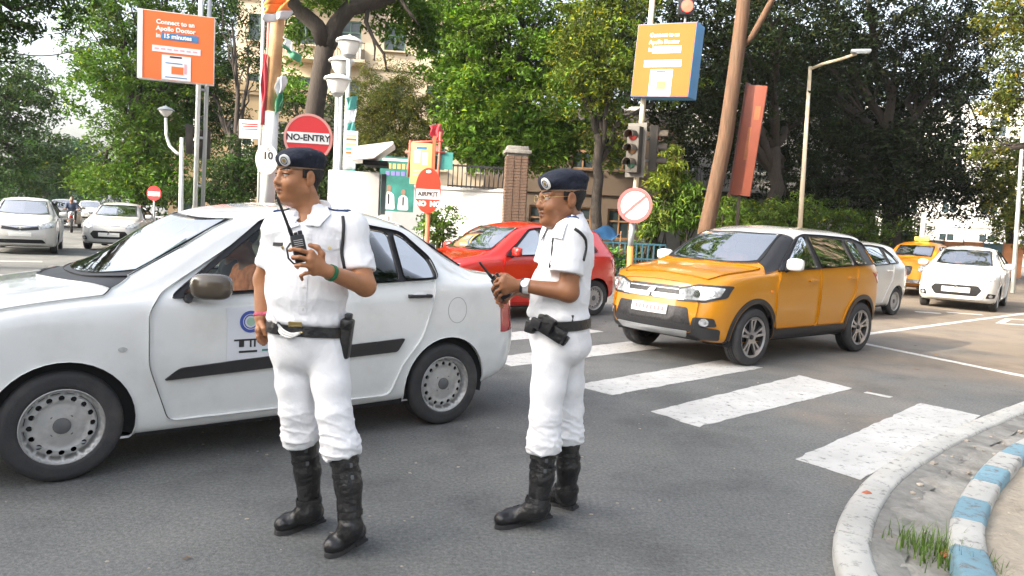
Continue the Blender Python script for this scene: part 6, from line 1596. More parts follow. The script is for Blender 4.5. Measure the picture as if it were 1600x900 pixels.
# thick forked tree in front of the beige apartments
def forked():
    root = empty('tree', (-5.790, 21.000, 1.570)[:2] + (0,), 0, 'thick forked grey trunk with bare limbs before the beige apartments', 'tree', 'street trees'); B = np.array(root.location); mb = MB()
    p = [np.array(q) - B for q in ((-5.816, 21.000, 1.252), (-5.723, 21.000, 2.920), (-5.624, 21.000, 4.308), (-5.481, 21.000, 5.343), (-5.367, 21.000, 6.164))]
    mb.tube(p, [.32, .28, .26, .25, .26], 12)
    fk = p[-1]
    mb.tube([fk - (0, 0, .15)] + [np.array(q) - B for q in ((-5.584, 20.800, 6.474), (-5.965, 20.600, 6.768), (-6.391, 20.300, 7.119), (-6.968, 20.000, 7.639))], [.28, .22, .20, .18, .15], 10)
    mb.tube([fk - (0, 0, .15)] + [np.array(q) - B for q in ((-5.088, 21.000, 6.634), (-4.738, 21.000, 7.039), (-4.077, 21.300, 7.326), (-3.245, 21.500, 7.717))], [.28, .23, .22, .20, .15], 10)
    mb.tube([np.array(q) - B for q in ((-4.300, 21.200, 7.235), (-4.310, 21.000, 6.674), (-4.105, 21.000, 6.262), (-3.795, 21.000, 5.854), (-3.709, 21.000, 5.434))], [.07, .06, .05, .04, .02], 7)
    mb.tube([np.array(q) - B for q in ((-4.105, 21.000, 6.262), (-4.044, 21.000, 6.011), (-4.049, 21.000, 5.672))], [.04, .03, .015], 6)
    mb.tube([np.array(q) - B for q in ((-3.576, 21.400, 7.551), (-3.191, 21.300, 7.064), (-2.901, 21.200, 6.712))], [.06, .05, .02], 6)
    mb.build('trunk', M_bark, root, True)
    foliage('crown', [lobe((-6.072, 20.000, 7.843), (3, 2, 1.2), 60), lobe((-3.550, 21.000, 8.470), (3, 2, 1.2), 60), lobe((-5.577, 21.000, 7.366), (1.2, .9, .5), 40), lobe((-4.216, 22.000, 7.640), (1.6, 1, .5), 50), lobe((-3.060, 23.000, 7.344), (.9, .8, 1.0), 50), lobe((-3.831, 22.000, 7.044), (.8, .8, .6), 22), lobe((-6.502, 22.000, 6.642), (.6, .8, .9), 24), lobe((-4.751, 22.000, 7.437), (1.2, .8, .35), 20), lobe((-2.934, 23.000, 6.610), (.5, .8, 1.2), 30), lobe((-3.453, 23.000, 7.692), (.9, .8, .6), 26), lobe((-6.887, 23.000, 5.289), (.5, .6, .8), 18)], 26, .16, GREEN, root, B, seed=6)
forked()
tree('feathery olive green tree beside the street lamps', (-4.262, 27.000, 1.575)[:2] + (0,), (-4.488, 27.000, 3.921), .16,
     [lobe((-4.557, 27.000, 5.690), (1.6, 1.3, 1.25), 210), lobe((-3.716, 26.500, 4.892), (1.15, 1.1, 1.0), 130), lobe((-5.245, 27.000, 4.881), (.95, 1, 1.0), 100), lobe((-4.233, 26.500, 3.994), (1.3, 1, .6), 90)], 46, .12, OLIVE, 7, spread=.30, shape=(.16, 1.0), yellow=.1, cvar=.18)
# bright trees over the white wall
tree('big bright green tree over the white wall and gate', (-0.125, 27.000, 1.565)[:2] + (0,), (-0.372, 27.000, 4.134), .30,
     [lobe((-1.898, 27.000, 7.796), (1.7, 1.7, 2.0), 130), lobe((-0.736, 28.000, 8.767), (2.2, 2.0, 2.2), 130), lobe((-1.541, 26.500, 5.547), (1.5, 1.5, 1.2), 110), lobe((-1.785, 26.000, 4.391), (1.4, 1.3, .9), 100), lobe((-0.289, 26.000, 4.788), (1.4, 1.3, 1.2), 120), lobe((0.630, 27.000, 6.396), (1.8, 1.6, 1.8), 120),
      lobe((1.031, 26.000, 4.429), (1.2, 1.1, 1.0), 90), lobe((-0.130, 28.000, 10.361), (2.6, 2, 1.6), 90), lobe((-2.835, 28.000, 9.332), (1.2, 1.4, 1.6), 60), lobe((-0.983, 25.500, 3.850), (1.5, 1.0, .7), 90), lobe((0.504, 25.500, 3.927), (1.3, 1.0, .75), 90), lobe((1.660, 26.000, 4.782), (1.2, 1.0, 1.1), 90), lobe((-2.367, 28.000, 6.650), (1.1, 1.3, 1.4), 80), lobe((1.371, 28.000, 8.200), (1.6, 1.6, 1.9), 110), lobe((-0.419, 28.500, 7.075), (1.9, 1.5, 1.6), 120)], 32, .19, (.085, .165, .018), 8, spread=.40)
tree('yellow green tree behind the traffic signal', (2.620, 24.000, 1.499)[:2] + (0,), (2.441, 24.000, 4.380), .2,
     [lobe((2.051, 24.000, 7.480), (1.4, 1.3, 1.6), 100), lobe((2.853, 23.500, 6.261), (1.0, 1.0, 1.1), 70), lobe((1.761, 24.000, 5.719), (1.1, 1.0, 1.1), 70), lobe((3.000, 24.000, 8.106), (1.2, 1.2, 1.3), 70), lobe((4.705, 24.500, 6.354), (1.0, 1, 1.0), 36), lobe((2.044, 24.000, 9.205), (2, 1.5, 1.2), 60), lobe((2.772, 24.500, 4.856), (.9, .9, 1.0), 60), lobe((1.762, 25.000, 7.107), (1.0, 1.0, 1.2), 60), lobe((3.102, 25.000, 3.911), (.8, .8, .6), 34)], 30, .15, (.10, .150, .022), 9, spread=.36, yellow=.16)
# dark mass on the right: wide crowns high up, deep shade put into the leaf colours
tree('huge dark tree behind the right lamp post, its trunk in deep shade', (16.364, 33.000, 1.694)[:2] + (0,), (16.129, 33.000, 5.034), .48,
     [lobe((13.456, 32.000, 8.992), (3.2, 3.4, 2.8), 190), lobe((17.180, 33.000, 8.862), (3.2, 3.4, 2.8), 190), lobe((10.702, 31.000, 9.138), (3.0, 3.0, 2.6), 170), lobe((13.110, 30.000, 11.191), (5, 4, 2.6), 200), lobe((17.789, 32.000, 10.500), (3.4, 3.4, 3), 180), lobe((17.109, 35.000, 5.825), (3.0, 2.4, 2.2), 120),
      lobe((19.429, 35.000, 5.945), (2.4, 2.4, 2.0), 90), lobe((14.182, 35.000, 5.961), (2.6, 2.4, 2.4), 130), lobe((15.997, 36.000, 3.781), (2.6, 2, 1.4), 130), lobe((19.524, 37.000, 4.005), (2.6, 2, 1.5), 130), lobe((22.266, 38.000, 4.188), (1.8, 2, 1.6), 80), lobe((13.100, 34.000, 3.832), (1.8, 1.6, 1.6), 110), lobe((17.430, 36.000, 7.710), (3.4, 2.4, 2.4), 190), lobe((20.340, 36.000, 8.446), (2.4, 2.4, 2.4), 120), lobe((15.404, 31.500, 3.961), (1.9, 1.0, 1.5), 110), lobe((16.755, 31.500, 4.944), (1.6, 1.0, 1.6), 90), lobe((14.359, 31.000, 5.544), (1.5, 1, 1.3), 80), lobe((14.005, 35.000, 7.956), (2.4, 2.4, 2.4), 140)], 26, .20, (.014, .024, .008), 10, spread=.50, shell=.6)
tree('dark broad tree between the leaning trunk and the right lamp post', (9.993, 29.000, 1.612)[:2] + (0,), (9.606, 29.000, 4.847), .35,
     [lobe((6.867, 27.000, 8.244), (2.4, 2.4, 2.4), 150), lobe((9.154, 29.000, 7.430), (2.2, 2.2, 2.4), 140), lobe((6.599, 28.000, 6.200), (1.8, 1.8, 1.8), 110), lobe((8.021, 26.000, 9.108), (3, 2.6, 2), 130), lobe((10.718, 31.000, 4.334), (1.6, 1.6, 1.4), 60), lobe((5.269, 27.000, 8.812), (1.8, 2, 1.8), 90), lobe((11.446, 31.000, 6.410), (1.6, 1.6, 2), 90), lobe((7.952, 31.000, 4.958), (1.5, 1.4, 1.4), 90), lobe((9.713, 31.000, 5.559), (1.8, 1.5, 1.6), 120), lobe((11.329, 32.000, 2.844), (1.8, 1.4, 1.0), 90), lobe((5.847, 30.000, 6.227), (1.2, 1.2, 1.6), 70), lobe((4.756, 30.000, 7.636), (1.2, 1.2, 1.8), 70)], 27, .18, (.017, .029, .009), 12, spread=.44)
tree('light green tree at the right edge beyond the white hatchback', (23.500, 36.000, 1.311)[:2] + (0,), (23.191, 36.000, 4.155), .22,
     [lobe((22.763, 36.000, 5.326), (1.9, 1.6, 1.6), 120), lobe((23.079, 35.000, 3.235), (1.6, 1.6, 1.8), 120), lobe((24.125, 36.000, 6.582), (2, 2, 2), 90), lobe((23.098, 37.000, 3.883), (1.1, 1, 1.2), 50)], 30, .18, (.115, .150, .030), 13, spread=.40, yellow=.15)
tree('yellowing tree crown hanging in from the upper right corner', (19.344, 24.000, 1.061)[:2] + (0,), (17.974, 24.000, 5.772), .3,
     [lobe((13.719, 22.000, 8.115), (1.0, 1.2, .9), 60), lobe((14.964, 24.000, 6.008), (.9, 1, 1.0), 50), lobe((16.216, 24.000, 7.239), (1.8, 1.6, 2.2), 110), lobe((15.142, 25.000, 4.535), (.7, .8, .5), 16)], 26, .15, (.085, .105, .022), 14, spread=.36, yellow=.12)
tree('broad tree reaching over the upper left corner', (-15.5, 13.5, 0), (-14.5, 14.0, 6.0), .3,
     [lobe((-9.902, 15.000, 5.088), (1.0, 1.0, .35), 26), lobe((-9.284, 15.000, 5.420), (1.0, 1.0, .4), 26), lobe((-10.524, 14.500, 5.442), (1.8, 1.5, 1.0), 60), lobe((-10.432, 16.000, 4.948), (.7, .6, .25), 14), lobe((-11.360, 16.000, 4.707), (.8, .8, .6), 30)], 22, .13, DGREEN, 15, spread=.26, twigs=4)
# leaning trunk with a cut top limb
def leaning():
    root = empty('tree', (5.022, 20.000, 1.362)[:2] + (0,), 0, 'leaning bare orange brown trunk beside the long red board', 'tree'); B = np.array(root.location); mb = MB()
    p = [np.array(q) - B for q in ((4.967, 20.000, 0.971), (5.018, 20.000, 1.647), (5.171, 20.000, 2.740), (5.334, 20.000, 3.906), (5.412, 20.000, 5.056), (5.479, 20.000, 6.113), (5.529, 20.000, 7.160), (5.552, 20.000, 8.116))]
    mb.tube(p, [.225, .21, .20, .20, .19, .185, .175, .17], 12)
    mb.tube([np.array(q) - B for q in ((5.643, 20.000, 6.331), (5.806, 19.900, 6.589), (5.972, 19.800, 6.970), (6.162, 19.700, 7.426), (6.383, 19.600, 8.032))], [.05, .08, .085, .075, .06], 8)
    mb.build('trunk', M_bark2, root, True)
    foliage('crown', [lobe((5.717, 20.000, 8.914), (2.2, 2, 1.2), 60)], 26, .16, DGREEN, root, B, seed=16)
leaning()
# shrubs and hedge
def shrub(label, c, rad, n, per, size, col, seed, cat='shrub', group=None, nm='shrub', stems=5, **kw):
    root = empty(nm, (c[0], c[1], .12), 0, label, cat, group); B = np.array(root.location)
    o, C = foliage('foliage', [lobe(c, rad, n)], per, size, col, root, B, seed=seed, **kw)
    mb = MB()
    for j in range(stems): limb(mb, (random.uniform(-.1, .1), random.uniform(-.1, .1), -.02), C[j * 3 % len(C)] - B, .035, .012, .1, 5, seed + j)
    mb.build('stem', M_bark, root, True); return root
shrub('small bright bush at the foot of the red oval sign', (-1.339, 13.600, 1.386), (.40, .35, .38), 46, 26, .085, (.085, .17, .035), 20, spread=.16)
shrub('shrub with drooping yellow green leaves beside the traffic signal', (4.231, 22.000, 3.154), (.55, .5, .75), 46, 30, .20, (.15, .20, .03), 21, spread=.28, shape=(.18, 1), droop=1.6)
shrub('tall conical shrub with drooping leaves left of the leaning trunk', (4.817, 22.000, 2.177), (.55, .5, .95), 60, 34, .22, (.105, .19, .030), 22, spread=.28, shape=(.16, 1), droop=2.0)
shrub('low leafy plants behind the round no turn sign', (3.866, 22.000, 1.760), (.5, .5, .55), 36, 28, .2, (.12, .19, .035), 23, spread=.26, shape=(.18, 1), droop=1.2)
shrub('green plants growing by the blue railing', (2.833, 21.600, 0.614), (.55, .4, .35), 36, 24, .12, (.08, .16, .04), 24, spread=.2)
shrub('dark plants growing between the railing and the suv', (3.917, 22.500, 0.913), (.6, .4, .4), 36, 24, .14, (.055, .11, .03), 29, spread=.22)
for k, (px, py, w) in enumerate(((1135, 345, .9), (1185, 340, 1.0), (1240, 340, 1.1), (1300, 345, 1.2), (1360, 348, 1.2), (1420, 362, .9))):
    Y = (25, 27, 28.5, 30, 31.5, 33)[k]; p = [(6.906, 25.000, 1.926), (8.583, 27.000, 2.087), (10.372, 28.500, 2.188), (12.434, 30.000, 2.178), (14.648, 31.500, 2.163), (17.034, 33.000, 1.951)][k]
    shrub(['leafy shrub just right of the leaning trunk', 'shrub below the foot of the long red board', 'shrub at the foot of the right lamp post', 'broad shrub seen over the suv roof', 'broad dark shrub behind the white rear car', 'last low shrub beside the short white post'][k],
          p, (w * 1.15, .7, .95), 70, 28, .17, [(.12, .19, .03), (.11, .18, .03), (.10, .165, .03), (.09, .15, .028), (.08, .14, .026), (.075, .13, .024)][k], 30 + k, group='shrubs along the far pavement', spread=.32, shape=(.22, 1), droop=.8)
# trees standing behind the block, closing the gaps
for k, (px, lab) in enumerate(((0, 'dense dark tree far behind the forked trunk'), (1, 'dense tree far behind the twin poles'), (2, 'dense dark tree behind the shop building'), (3, 'dark tree far behind the red board'), (5, 'dark tree far behind the taxi'))):
    c = [(-16.573, 52.000, 7.037), (-20.020, 46.000, 5.553), (5.321, 44.000, 7.906), (13.417, 48.000, 8.095), (19.809, 50.000, 8.261), (27.378, 54.000, 7.334)][k]; hh = [4.0, 4.2, 5, 5, 5, 4.5][k]
    tree(lab, (c[0], c[1], 0), (c[0] + .3, c[1], max(2.0, c[2] - 2)), .3, [lobe((c[0] + dx, c[1] + dy, c[2] + dz), (2.6, 2.2, 2.4), 90) for dx, dy, dz in ((-2.6, 0, -1.5), (2.6, 0, -1.2), (0, .5, .8), (-1.8, 0, 3.0), (2.0, 0, 3.2), (0, 0, -3.2), (.3, 0, 5.6))], 26, .28, DGREEN, 60 + k, group='trees behind the block', spread=.62)
# the crowns go on above the picture
for (lab, lobes, col) in (('big bright green tree over the white wall and gate', [lobe((-2, 28, 14), (3, 2.6, 2.2), 60), lobe((1.5, 28.5, 15), (3, 2.6, 2.4), 60), lobe((0, 28, 18), (3, 2.6, 2.2), 50)], GREEN),
     ('dark broad tree between the leaning trunk and the right lamp post', [lobe((8, 29, 14), (3, 2.6, 2.4), 60), lobe((11, 30, 16.5), (3, 2.6, 2.2), 60)], DGREEN),
     ('huge dark tree behind the right lamp post, its trunk in deep shade', [lobe((14, 32, 15), (4, 3, 2.4), 80), lobe((19, 33, 15), (4, 3, 2.4), 80), lobe((16, 33, 19), (4, 3, 2.2), 60)], DGREEN),
     ('tall leafy tree behind the left orange billboard', [lobe((-15, 31, 14), (3, 2.6, 2.4), 60), lobe((-12.5, 31, 16), (3, 2.6, 2.2), 50)], GREEN)):
    t_ = [o for o in COL.objects if o.get('label') == lab][0]; foliage('upper_crown', lobes, 24, .38, col, t_, np.array(t_.location), seed=len(lab), spread=.7)
for k, (x, y, h, r) in enumerate(((13.5, 3.0, 13, 4.0), (24.5, 13.5, 11, 4.0), (25, 20, 10, 3.6))):  # unseen trees added to darken the sky mirrored in car glass
    tree(['tall shade tree on the right pavement near the crossing', 'shade tree across the road beyond the right edge', 'farther shade tree across the road beyond the right edge'][k], (x, y, 0), (x + .3, y, h - 6), .3,
         [lobe((x + r * .6 * math.cos(a), y + r * .6 * math.sin(a), h - 2 + (j % 2) * 1.6), (r * .65, r * .65, 2.0), 60) for j, a in enumerate(np.linspace(0, 5.2, 5))] + [lobe((x, y, h - 4.2), (r * .7, r * .7, 1.4), 60)], 22, .28, DGREEN, 90 + k, group='shade trees on the near pavement', spread=.55, twigs=3)
# unseen trees added near the camera to cast shade and be mirrored in the cars
for k, (x, y, h, r) in enumerate(((-12.5, -4.5, 9.5, 3.2), (16, -4, 9, 3.4))):
    tree(['shade tree on the left pavement behind the camera', 'shade tree on the right pavement behind the camera'][k], (x, y, 0), (x + .3, y, h - 4.5), .28,
         [lobe((x + r * .6 * math.cos(a), y + r * .6 * math.sin(a), h - 1.5 + (j % 2) * 1.3), (r * .62, r * .62, 1.7), 60) for j, a in enumerate(np.linspace(0, 5.2, 5))] + [lobe((x, y, h + 1.2), (r * .6, r * .6, 1.5), 50)], 22, .24, GREEN, 80 + k, group='shade trees on the near pavement', spread=.5, twigs=3)

# ---------------------------------------------------------------- buildings
M_beige = mat('beige_plaster', (.50, .42, .31), .9, var=.12, vscale=1.2, bump=.15, bscale=20, dirt=.6, dirtcol=(.26, .22, .17), dscale=.7)
M_grey_pl = mat('grey_plaster', (.30, .30, .29), .9, var=.15, vscale=1.2, bump=.15, dirt=.6, dirtcol=(.14, .135, .13), dscale=.8)
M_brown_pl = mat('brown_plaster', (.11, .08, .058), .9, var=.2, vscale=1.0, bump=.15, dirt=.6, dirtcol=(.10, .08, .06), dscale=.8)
M_white_pl = mat('white_plaster', (.60, .60, .58), .85, var=.05, vscale=1.5, bump=.12, bscale=15, dirt=.5, dirtcol=(.42, .42, .40), dscale=1.1)
M_win = mat('window_glass', (.03, .045, .05), .12, spec=.7, var=.4, vscale=1.5)
M_shut = mat('green_shutter', (.09, .16, .14), .7, var=.2, dirt=.3)
M_wood = mat('wood', (.24, .13, .06), .7, var=.25, vscale=6, stretch=(1, 1, .2), bump=.2)
M_ac = mat('ac_white', (.62, .62, .60), .6, var=.1, dirt=.4)
M_brickw = mat('brick_red', (.13, .08, .055), .9, var=.35, vscale=14, bump=.5, bscale=40, dirt=.4, dirtcol=(.2, .15, .11), dscale=2)
M_awn = mat('awning', (.10, .09, .085), .8, var=.2)
def building(nm, label, c, w, d, h, rz, wall, floors, cols, z0=.12, win=(1.1, 1.4), sill=.9, shutter=None, ac=(), balcony=(), roofm=None):
    """block with its long face towards local -y; c = middle of that face on the ground"""
    b = empty(nm, (c[0], c[1], 0), rz, label, 'building'); fh = (h - z0) / floors; xs = [-w / 2 + w * (i + .5) / cols for i in range(cols)]
    # face built as strips round the openings
    mb = MB(); t = .3
    for f in range(floors):
        zb = z0 + f * fh; zs = zb + sill; zt = min(zs + win[1], zb + fh - .2)
        mb.box((0, t / 2, (zb + zs) / 2), (w, t, zs - zb)); mb.box((0, t / 2, (zt + zb + fh) / 2), (w, t, zb + fh - zt))
        e = [-w / 2] + [q for x in xs for q in (x - win[0] / 2, x + win[0] / 2)] + [w / 2]
        for i in range(0, len(e), 2): mb.box(((e[i] + e[i + 1]) / 2, t / 2, (zs + zt) / 2), (e[i + 1] - e[i], t, zt - zs))
    mb.box((0, d / 2 + t / 2, h / 2), (w - .02, d - t, h - .02))
    mb.build('wall', wall, b, False)
    tr = MB()
    for f in range(1, floors + 1): tr.box((0, -.06, z0 + f * fh - .10), (w + .1, .12, .16))
    tr.build('string_course', wall, b, False)
    MB().box((0, d / 2, h + .25), (w + .3, d + .3, .5)).build('parapet', roofm or wall, b, False)
    fm = None; gm = None; sm = None
    for f in range(floors):
        zs = z0 + f * fh + sill; zt = min(zs + win[1], z0 + f * fh + fh - .2)
        for x in xs:
            hz = zt - zs
            if fm is None:
                q = MB()
                for s_ in (-1, 1): q.box((s_ * (win[0] / 2 - .04), 0, 0), (.08, .08, hz))
                for z in (-hz / 2 + .04, hz / 2 - .04, .12): q.box((0, 0, z), (win[0] - .16, .07, .07))
                q.box((0, 0, 0), (.06, .06, hz - .16)); w_ = q.build('window', M_white if shutter is None else shutter, b, False, (x, .12, (zs + zt) / 2)); fm = w_
                gm = MB().box((0, 0, 0), (win[0], .02, hz)).build('pane', M_win, w_, False, (0, .04, 0))
                sm = MB().box((0, 0, 0), (win[0] + .3, .28, .07)).build('sill', wall, w_, False, (0, -.22, -hz / 2 - .04))
            else:
                w_ = fm.copy(); COL.objects.link(w_); w_.parent = b; w_.location = (x, .12, (zs + zt) / 2)
                for p in (gm, sm): k = p.copy(); COL.objects.link(k); k.parent = w_
    for (i, f) in ac:
        x = xs[i] + win[0] * .2; z = z0 + f * fh + sill - .42
        a = MB().box((x, -.2, z), (.85, .4, .6), ch=.03).build('air_conditioner', M_ac, b); q = MB()
        for k in range(5): q.box((x - .1, -.41, z - .2 + .1 * k), (.5, .02, .05))
        q.build('grille', M_black, a, False)
    for (i0, i1, f) in balcony:
        x0, x1 = xs[i0] - win[0] * .8, xs[i1] + win[0] * .8; z = z0 + f * fh
        q = MB().box(((x0 + x1) / 2, -.6, z), (x1 - x0, 1.2, .16)).build('balcony', wall, b, False); r = MB()
        for s_ in np.arange(x0 + .05, x1, .16): r.tube([(s_, -1.15, z + .08), (s_, -1.15, z + .95)], .015, 4)
        r.box(((x0 + x1) / 2, -1.15, z + .98), (x1 - x0, .07, .05)); r.build('railing', M_black, q, False)
    return b
c = (-7.617, 44.000, 1.771)
building('apartment_building', 'beige apartment block with air conditioners behind the forked tree', (c[0] - 1.0, c[1]), 15, 10, 16.5, .10, M_beige, 5, 6, win=(1.2, 1.5), shutter=M_shut, ac=((4, 3), (5, 3), (3, 4), (2, 3), (4, 2)), balcony=((1, 2, 3), (1, 2, 4), (4, 4, 4)))
c = (-14.493, 40.000, 1.520)
building('old_house', 'low ochre house behind the small white notice and the flag pole', (c[0], c[1]), 7, 7, 7.6, .25, mat('ochre_plaster', (.36, .27, .16), .9, var=.2, vscale=1, dirt=.6, dirtcol=(.2, .15, .1), dscale=.8), 2, 3, ac=((1, 1),))
c = (2.763, 33.000, 1.593)
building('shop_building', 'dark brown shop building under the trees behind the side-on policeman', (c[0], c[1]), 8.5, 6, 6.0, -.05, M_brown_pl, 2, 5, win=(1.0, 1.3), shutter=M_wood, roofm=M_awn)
c = (9.481, 37.000, 1.627)
building('grey_building', 'grey building with a balcony behind the leaning trunk', (c[0] + 1.5, c[1]), 12, 8, 7.0, -.2, M_grey_pl, 2, 6, win=(1.1, 1.3), balcony=((0, 3, 1),))
c = (34.706, 62.000, 1.395)
building('pale_building', 'pale building glimpsed through the trees behind the orange hoarding', (c[0] + 2, c[1]), 34, 12, 12.5, -.55, M_white_pl, 4, 12, win=(1.2, 1.5))
# unseen blocks added: the first shades the near road, the others fill car reflections
building('office_building', 'plain grey office block on the near corner behind the camera', (-19.5, -15.5), 31, 12, 16, math.pi / 2 + .12, M_grey_pl, 5, 9, win=(1.5, 1.7))
building('corner_building', 'ochre corner block on the pavement behind the camera', (12, -24), 30, 10, 8, math.pi - .25, M_beige, 2, 9, z0=0, win=(1.5, 1.6))
building('side_building', 'brown block across the road beyond the right edge', (29, 9), 26, 9, 13, -math.pi / 2, M_brown_pl, 4, 8, z0=0, win=(1.4, 1.5))
# ---------------------------------------------------------------- walls, gate, kiosk
def wall_run(label, a, b_, h, th, m, coping=True, nm='boundary_wall'):
    a = np.array(a[:2]); b_ = np.array(b_[:2]); L = np.linalg.norm(b_ - a); rz = math.atan2(*(b_ - a)[::-1]); mid = (a + b_) / 2
    r = empty(nm, (*mid, 0), rz, label, 'wall'); n = max(1, int(L / 2.4))
    MB().box((0, 0, h / 2 + .06), (L, th, h - .12)).build('wall_face', m, r, False)
    if coping: MB().box((0, 0, h + .05), (L + .06, th + .1, .10), ch=.015).build('coping', m, r)
    for i in range(n + 1): MB().box((-L / 2 + L * i / n, 0, h / 2 + .08), (.34, th + .09, h - .1)).build('pier', m, r, False)
    return r
wall_run('white plastered boundary wall between the kiosk and the brick pillar', (-4.168, 22.500, 1.342), (0.014, 22.000, 1.466), 2.35, .22, M_white_pl)
wall_run('dark grey wall running behind the hedge shrubs', (4.482, 26.000, 1.475), (19.766, 37.000, 1.543), 1.7, .2, mat('dark_wall', (.11, .11, .10), .9, var=.2, dirt=.5))
def pillar(label, p, w, h, m):
    r = empty('gate_pillar', (p[0], p[1], .12), .1, label, 'pillar'); nz_ = int(h / .085); bm = None
    MB().box((0, 0, h / 2), (w - .03, w - .03, h)).build('mortar_core', M_conc, r, False)
    k = 0
    for i in range(nz_):
        for s_ in range(4):
            n = 3
            for j in range(n):
                L = w / n - .012; o = (i % 2) * .05
                x = -w / 2 + w * (j + .5) / n + (o if j < n - 1 else 0) * 0
                z = .04 + i * .085
                if s_ > 1 and False: pass
                pos = [(x, -w / 2, z), (w / 2, x, z), (x, w / 2, z), (-w / 2, x, z)][s_]
                if s_ in (2,): continue
                if bm is None: bm = MB().box((0, 0, 0), (L, .05, .073)).build('brick', m, r, False); bm.location = pos; bb_ = bm
                else:
                    q = bb_.copy(); COL.objects.link(q); q.parent = r; q.location = pos; q.rotation_euler = (0, 0, math.pi / 2 * (s_ % 2)); q.scale = (random.uniform(.96, 1.02), random.uniform(.8, 1.25), 1)
    MB().box((0, 0, h + .05), (w + .16, w + .16, .10), ch=.02).box((0, 0, h + .15), (w + .02, w + .02, .12), ch=.02).build('cap', M_conc, r)
    return r
pillar('brick gate pillar at the end of the white wall behind the red car', (-0.057, 21.600, 1.427), .58, 3.3, M_brickw)
pp = (-1.892, 21.400, 1.368)
def post(nm, label, cat, p, top, r, m, n=10, group=None):
    o = empty(nm, (p[0], p[1], 0), 0, label, cat, group); MB().tube([(0, 0, 0), (top[0] - p[0], top[1] - p[1], top[2])], r, n).build('pole', m, o, True); return o
# gate of vertical bars above the white wall
gr = empty('grille_screen', ((-1.207, 21.900, 2.318)[0], (-1.207, 21.900, 2.318)[1], 2.42), .06, 'dark barred screen on top of the white wall left of the brick pillar', 'grille')
MB().box((0, 0, .62), (1.6, .05, .05)).box((0, 0, .04), (1.6, .05, .05)).build('rail', M_black, gr, False)
for k in range(13): MB().tube([(-.78 + .13 * k, 0, 0), (-.78 + .13 * k, 0, .66)], .018, 5).build('bar', M_black, gr, True)
def kiosk():
    p = (-3.103, 16.000, 1.514); r = empty('police_kiosk', (p[0], p[1], 0), .12, 'white police kiosk with a slanting white canopy beside the banners', 'kiosk')
    MB().box((-.32, .35, 1.2), (1.06, .6, 2.4), ch=.02).build('booth', M_white_pl, r)
    MB().box((.30, .22, 1.95), (.10, .42, .85)).build('window', M_win, r, False)
    MB().box((.32, .25, .75), (.22, .5, 1.5), ch=.02).build('counter', M_white_pl, r)
    cp = MB(); cp.prism([(-.34, 2.86), (.48, 3.02), (.48, 2.96), (.10, 2.66), (-.34, 2.60)], -.45, .75, Matrix.Rotation(math.pi / 2, 4, 'X') @ Matrix.Diagonal((1, 1, -1, 1)))
    cp.build('canopy', M_white, r, False)
    MB().box((.12, .2, 2.58), (.5, .8, .10)).build('canopy_underside', M_dark, r, False)  # black slab standing for the shade under the canopy
    return r
kiosk()
# blue railing and tarpaulin
def railing(label, a, b_, h, m, n):
    a = np.array(a[:2]); b_ = np.array(b_[:2]); L = np.linalg.norm(b_ - a); r = empty('railing', (*(a + b_) / 2, .14), math.atan2(*(b_ - a)[::-1]), label, 'railing')
    for z in (.12, h * .55, h): MB().box((0, 0, z), (L, .04, .05)).build('rail', m, r, False)
    for i in range(n + 1): MB().box((-L / 2 + L * i / n, 0, h / 2), (.035, .035, h)).build('bar', m, r, False)
M_blue = mat('railing_blue', (.035, .11, .15), .6, var=.2, dirt=.4)
railing('blue painted railing on the pavement behind the policeman in profile', (1.3, 21.4), (4.3, 21.6), .95, M_blue, 18)
railing('dark railing along the left street kerb below the small no entry sign', (-16.550, 30.000, 1.093), (-12.347, 27.000, 1.221), .9, mat('railing_grey', (.20, .20, .24), .6, var=.2), 26)
def tarp():
    p = (2.616, 23.000, 1.369); r = empty('stall', (p[0], p[1], .12), .1, 'street stall under a blue tarpaulin behind the side-on policeman', 'stall')
    xs = np.linspace(-.5, .5, 11); v = [(x, y, 1.35 + .10 * math.sin(x * 7 + j) - .25 * (j / 4) + .04 * math.sin(5 * x * j)) for j, y in enumerate(np.linspace(.4, -.5, 5)) for x in xs]
    o = mesh('tarpaulin', v, [(j * 11 + i, j * 11 + i + 1, (j + 1) * 11 + i + 1, (j + 1) * 11 + i) for j in range(4) for i in range(10)], mat('tarp_blue', (.035, .13, .28), .6, var=.2), r, True)
    o.modifiers.new('t', 'SOLIDIFY').thickness = .01
    for x in (-.48, .48):
        for y in (-.48, .38): MB().tube([(x, y, 0), (x, y, 1.3)], .02, 6).build('leg', M_wood, r, True)
    MB().box((0, 0, .6), (.9, .7, .06), ch=.01).build('table', M_wood, r); MB().box((-.2, -.1, .75), (.3, .3, .24), ch=.02).build('crate', M_blue, r)
tarp()
# orange hoarding at the far right
h_ = empty('hoarding', ((21.207, 36.000, 1.494)[0], (21.207, 36.000, 1.494)[1], 0), -.55, 'orange brown hoarding of sheet panels behind the taxi', 'hoarding')
for k in range(6):
    MB().box((-2.0 + .8 * k, 0, .95), (.77, .05, 1.5 + .06 * (k % 2))).build('panel', [mat('panel_orange', (.45, .18, .07), .7, var=.3, vscale=2, dirt=.5), mat('panel_grey', (.28, .27, .26), .7, var=.2), M_blue][[0, 1, 0, 0, 2, 0][k]], h_, False)
    MB().box((-2.4 + .8 * k, -.06, .95), (.06, .08, 1.8)).build('post', M_wood, h_, False)
post('short_post', 'short white leaning post behind the taxi', 'post', (16.006, 30.000, 1.231), (16.009, 30.000, 2.741), .09, M_white)
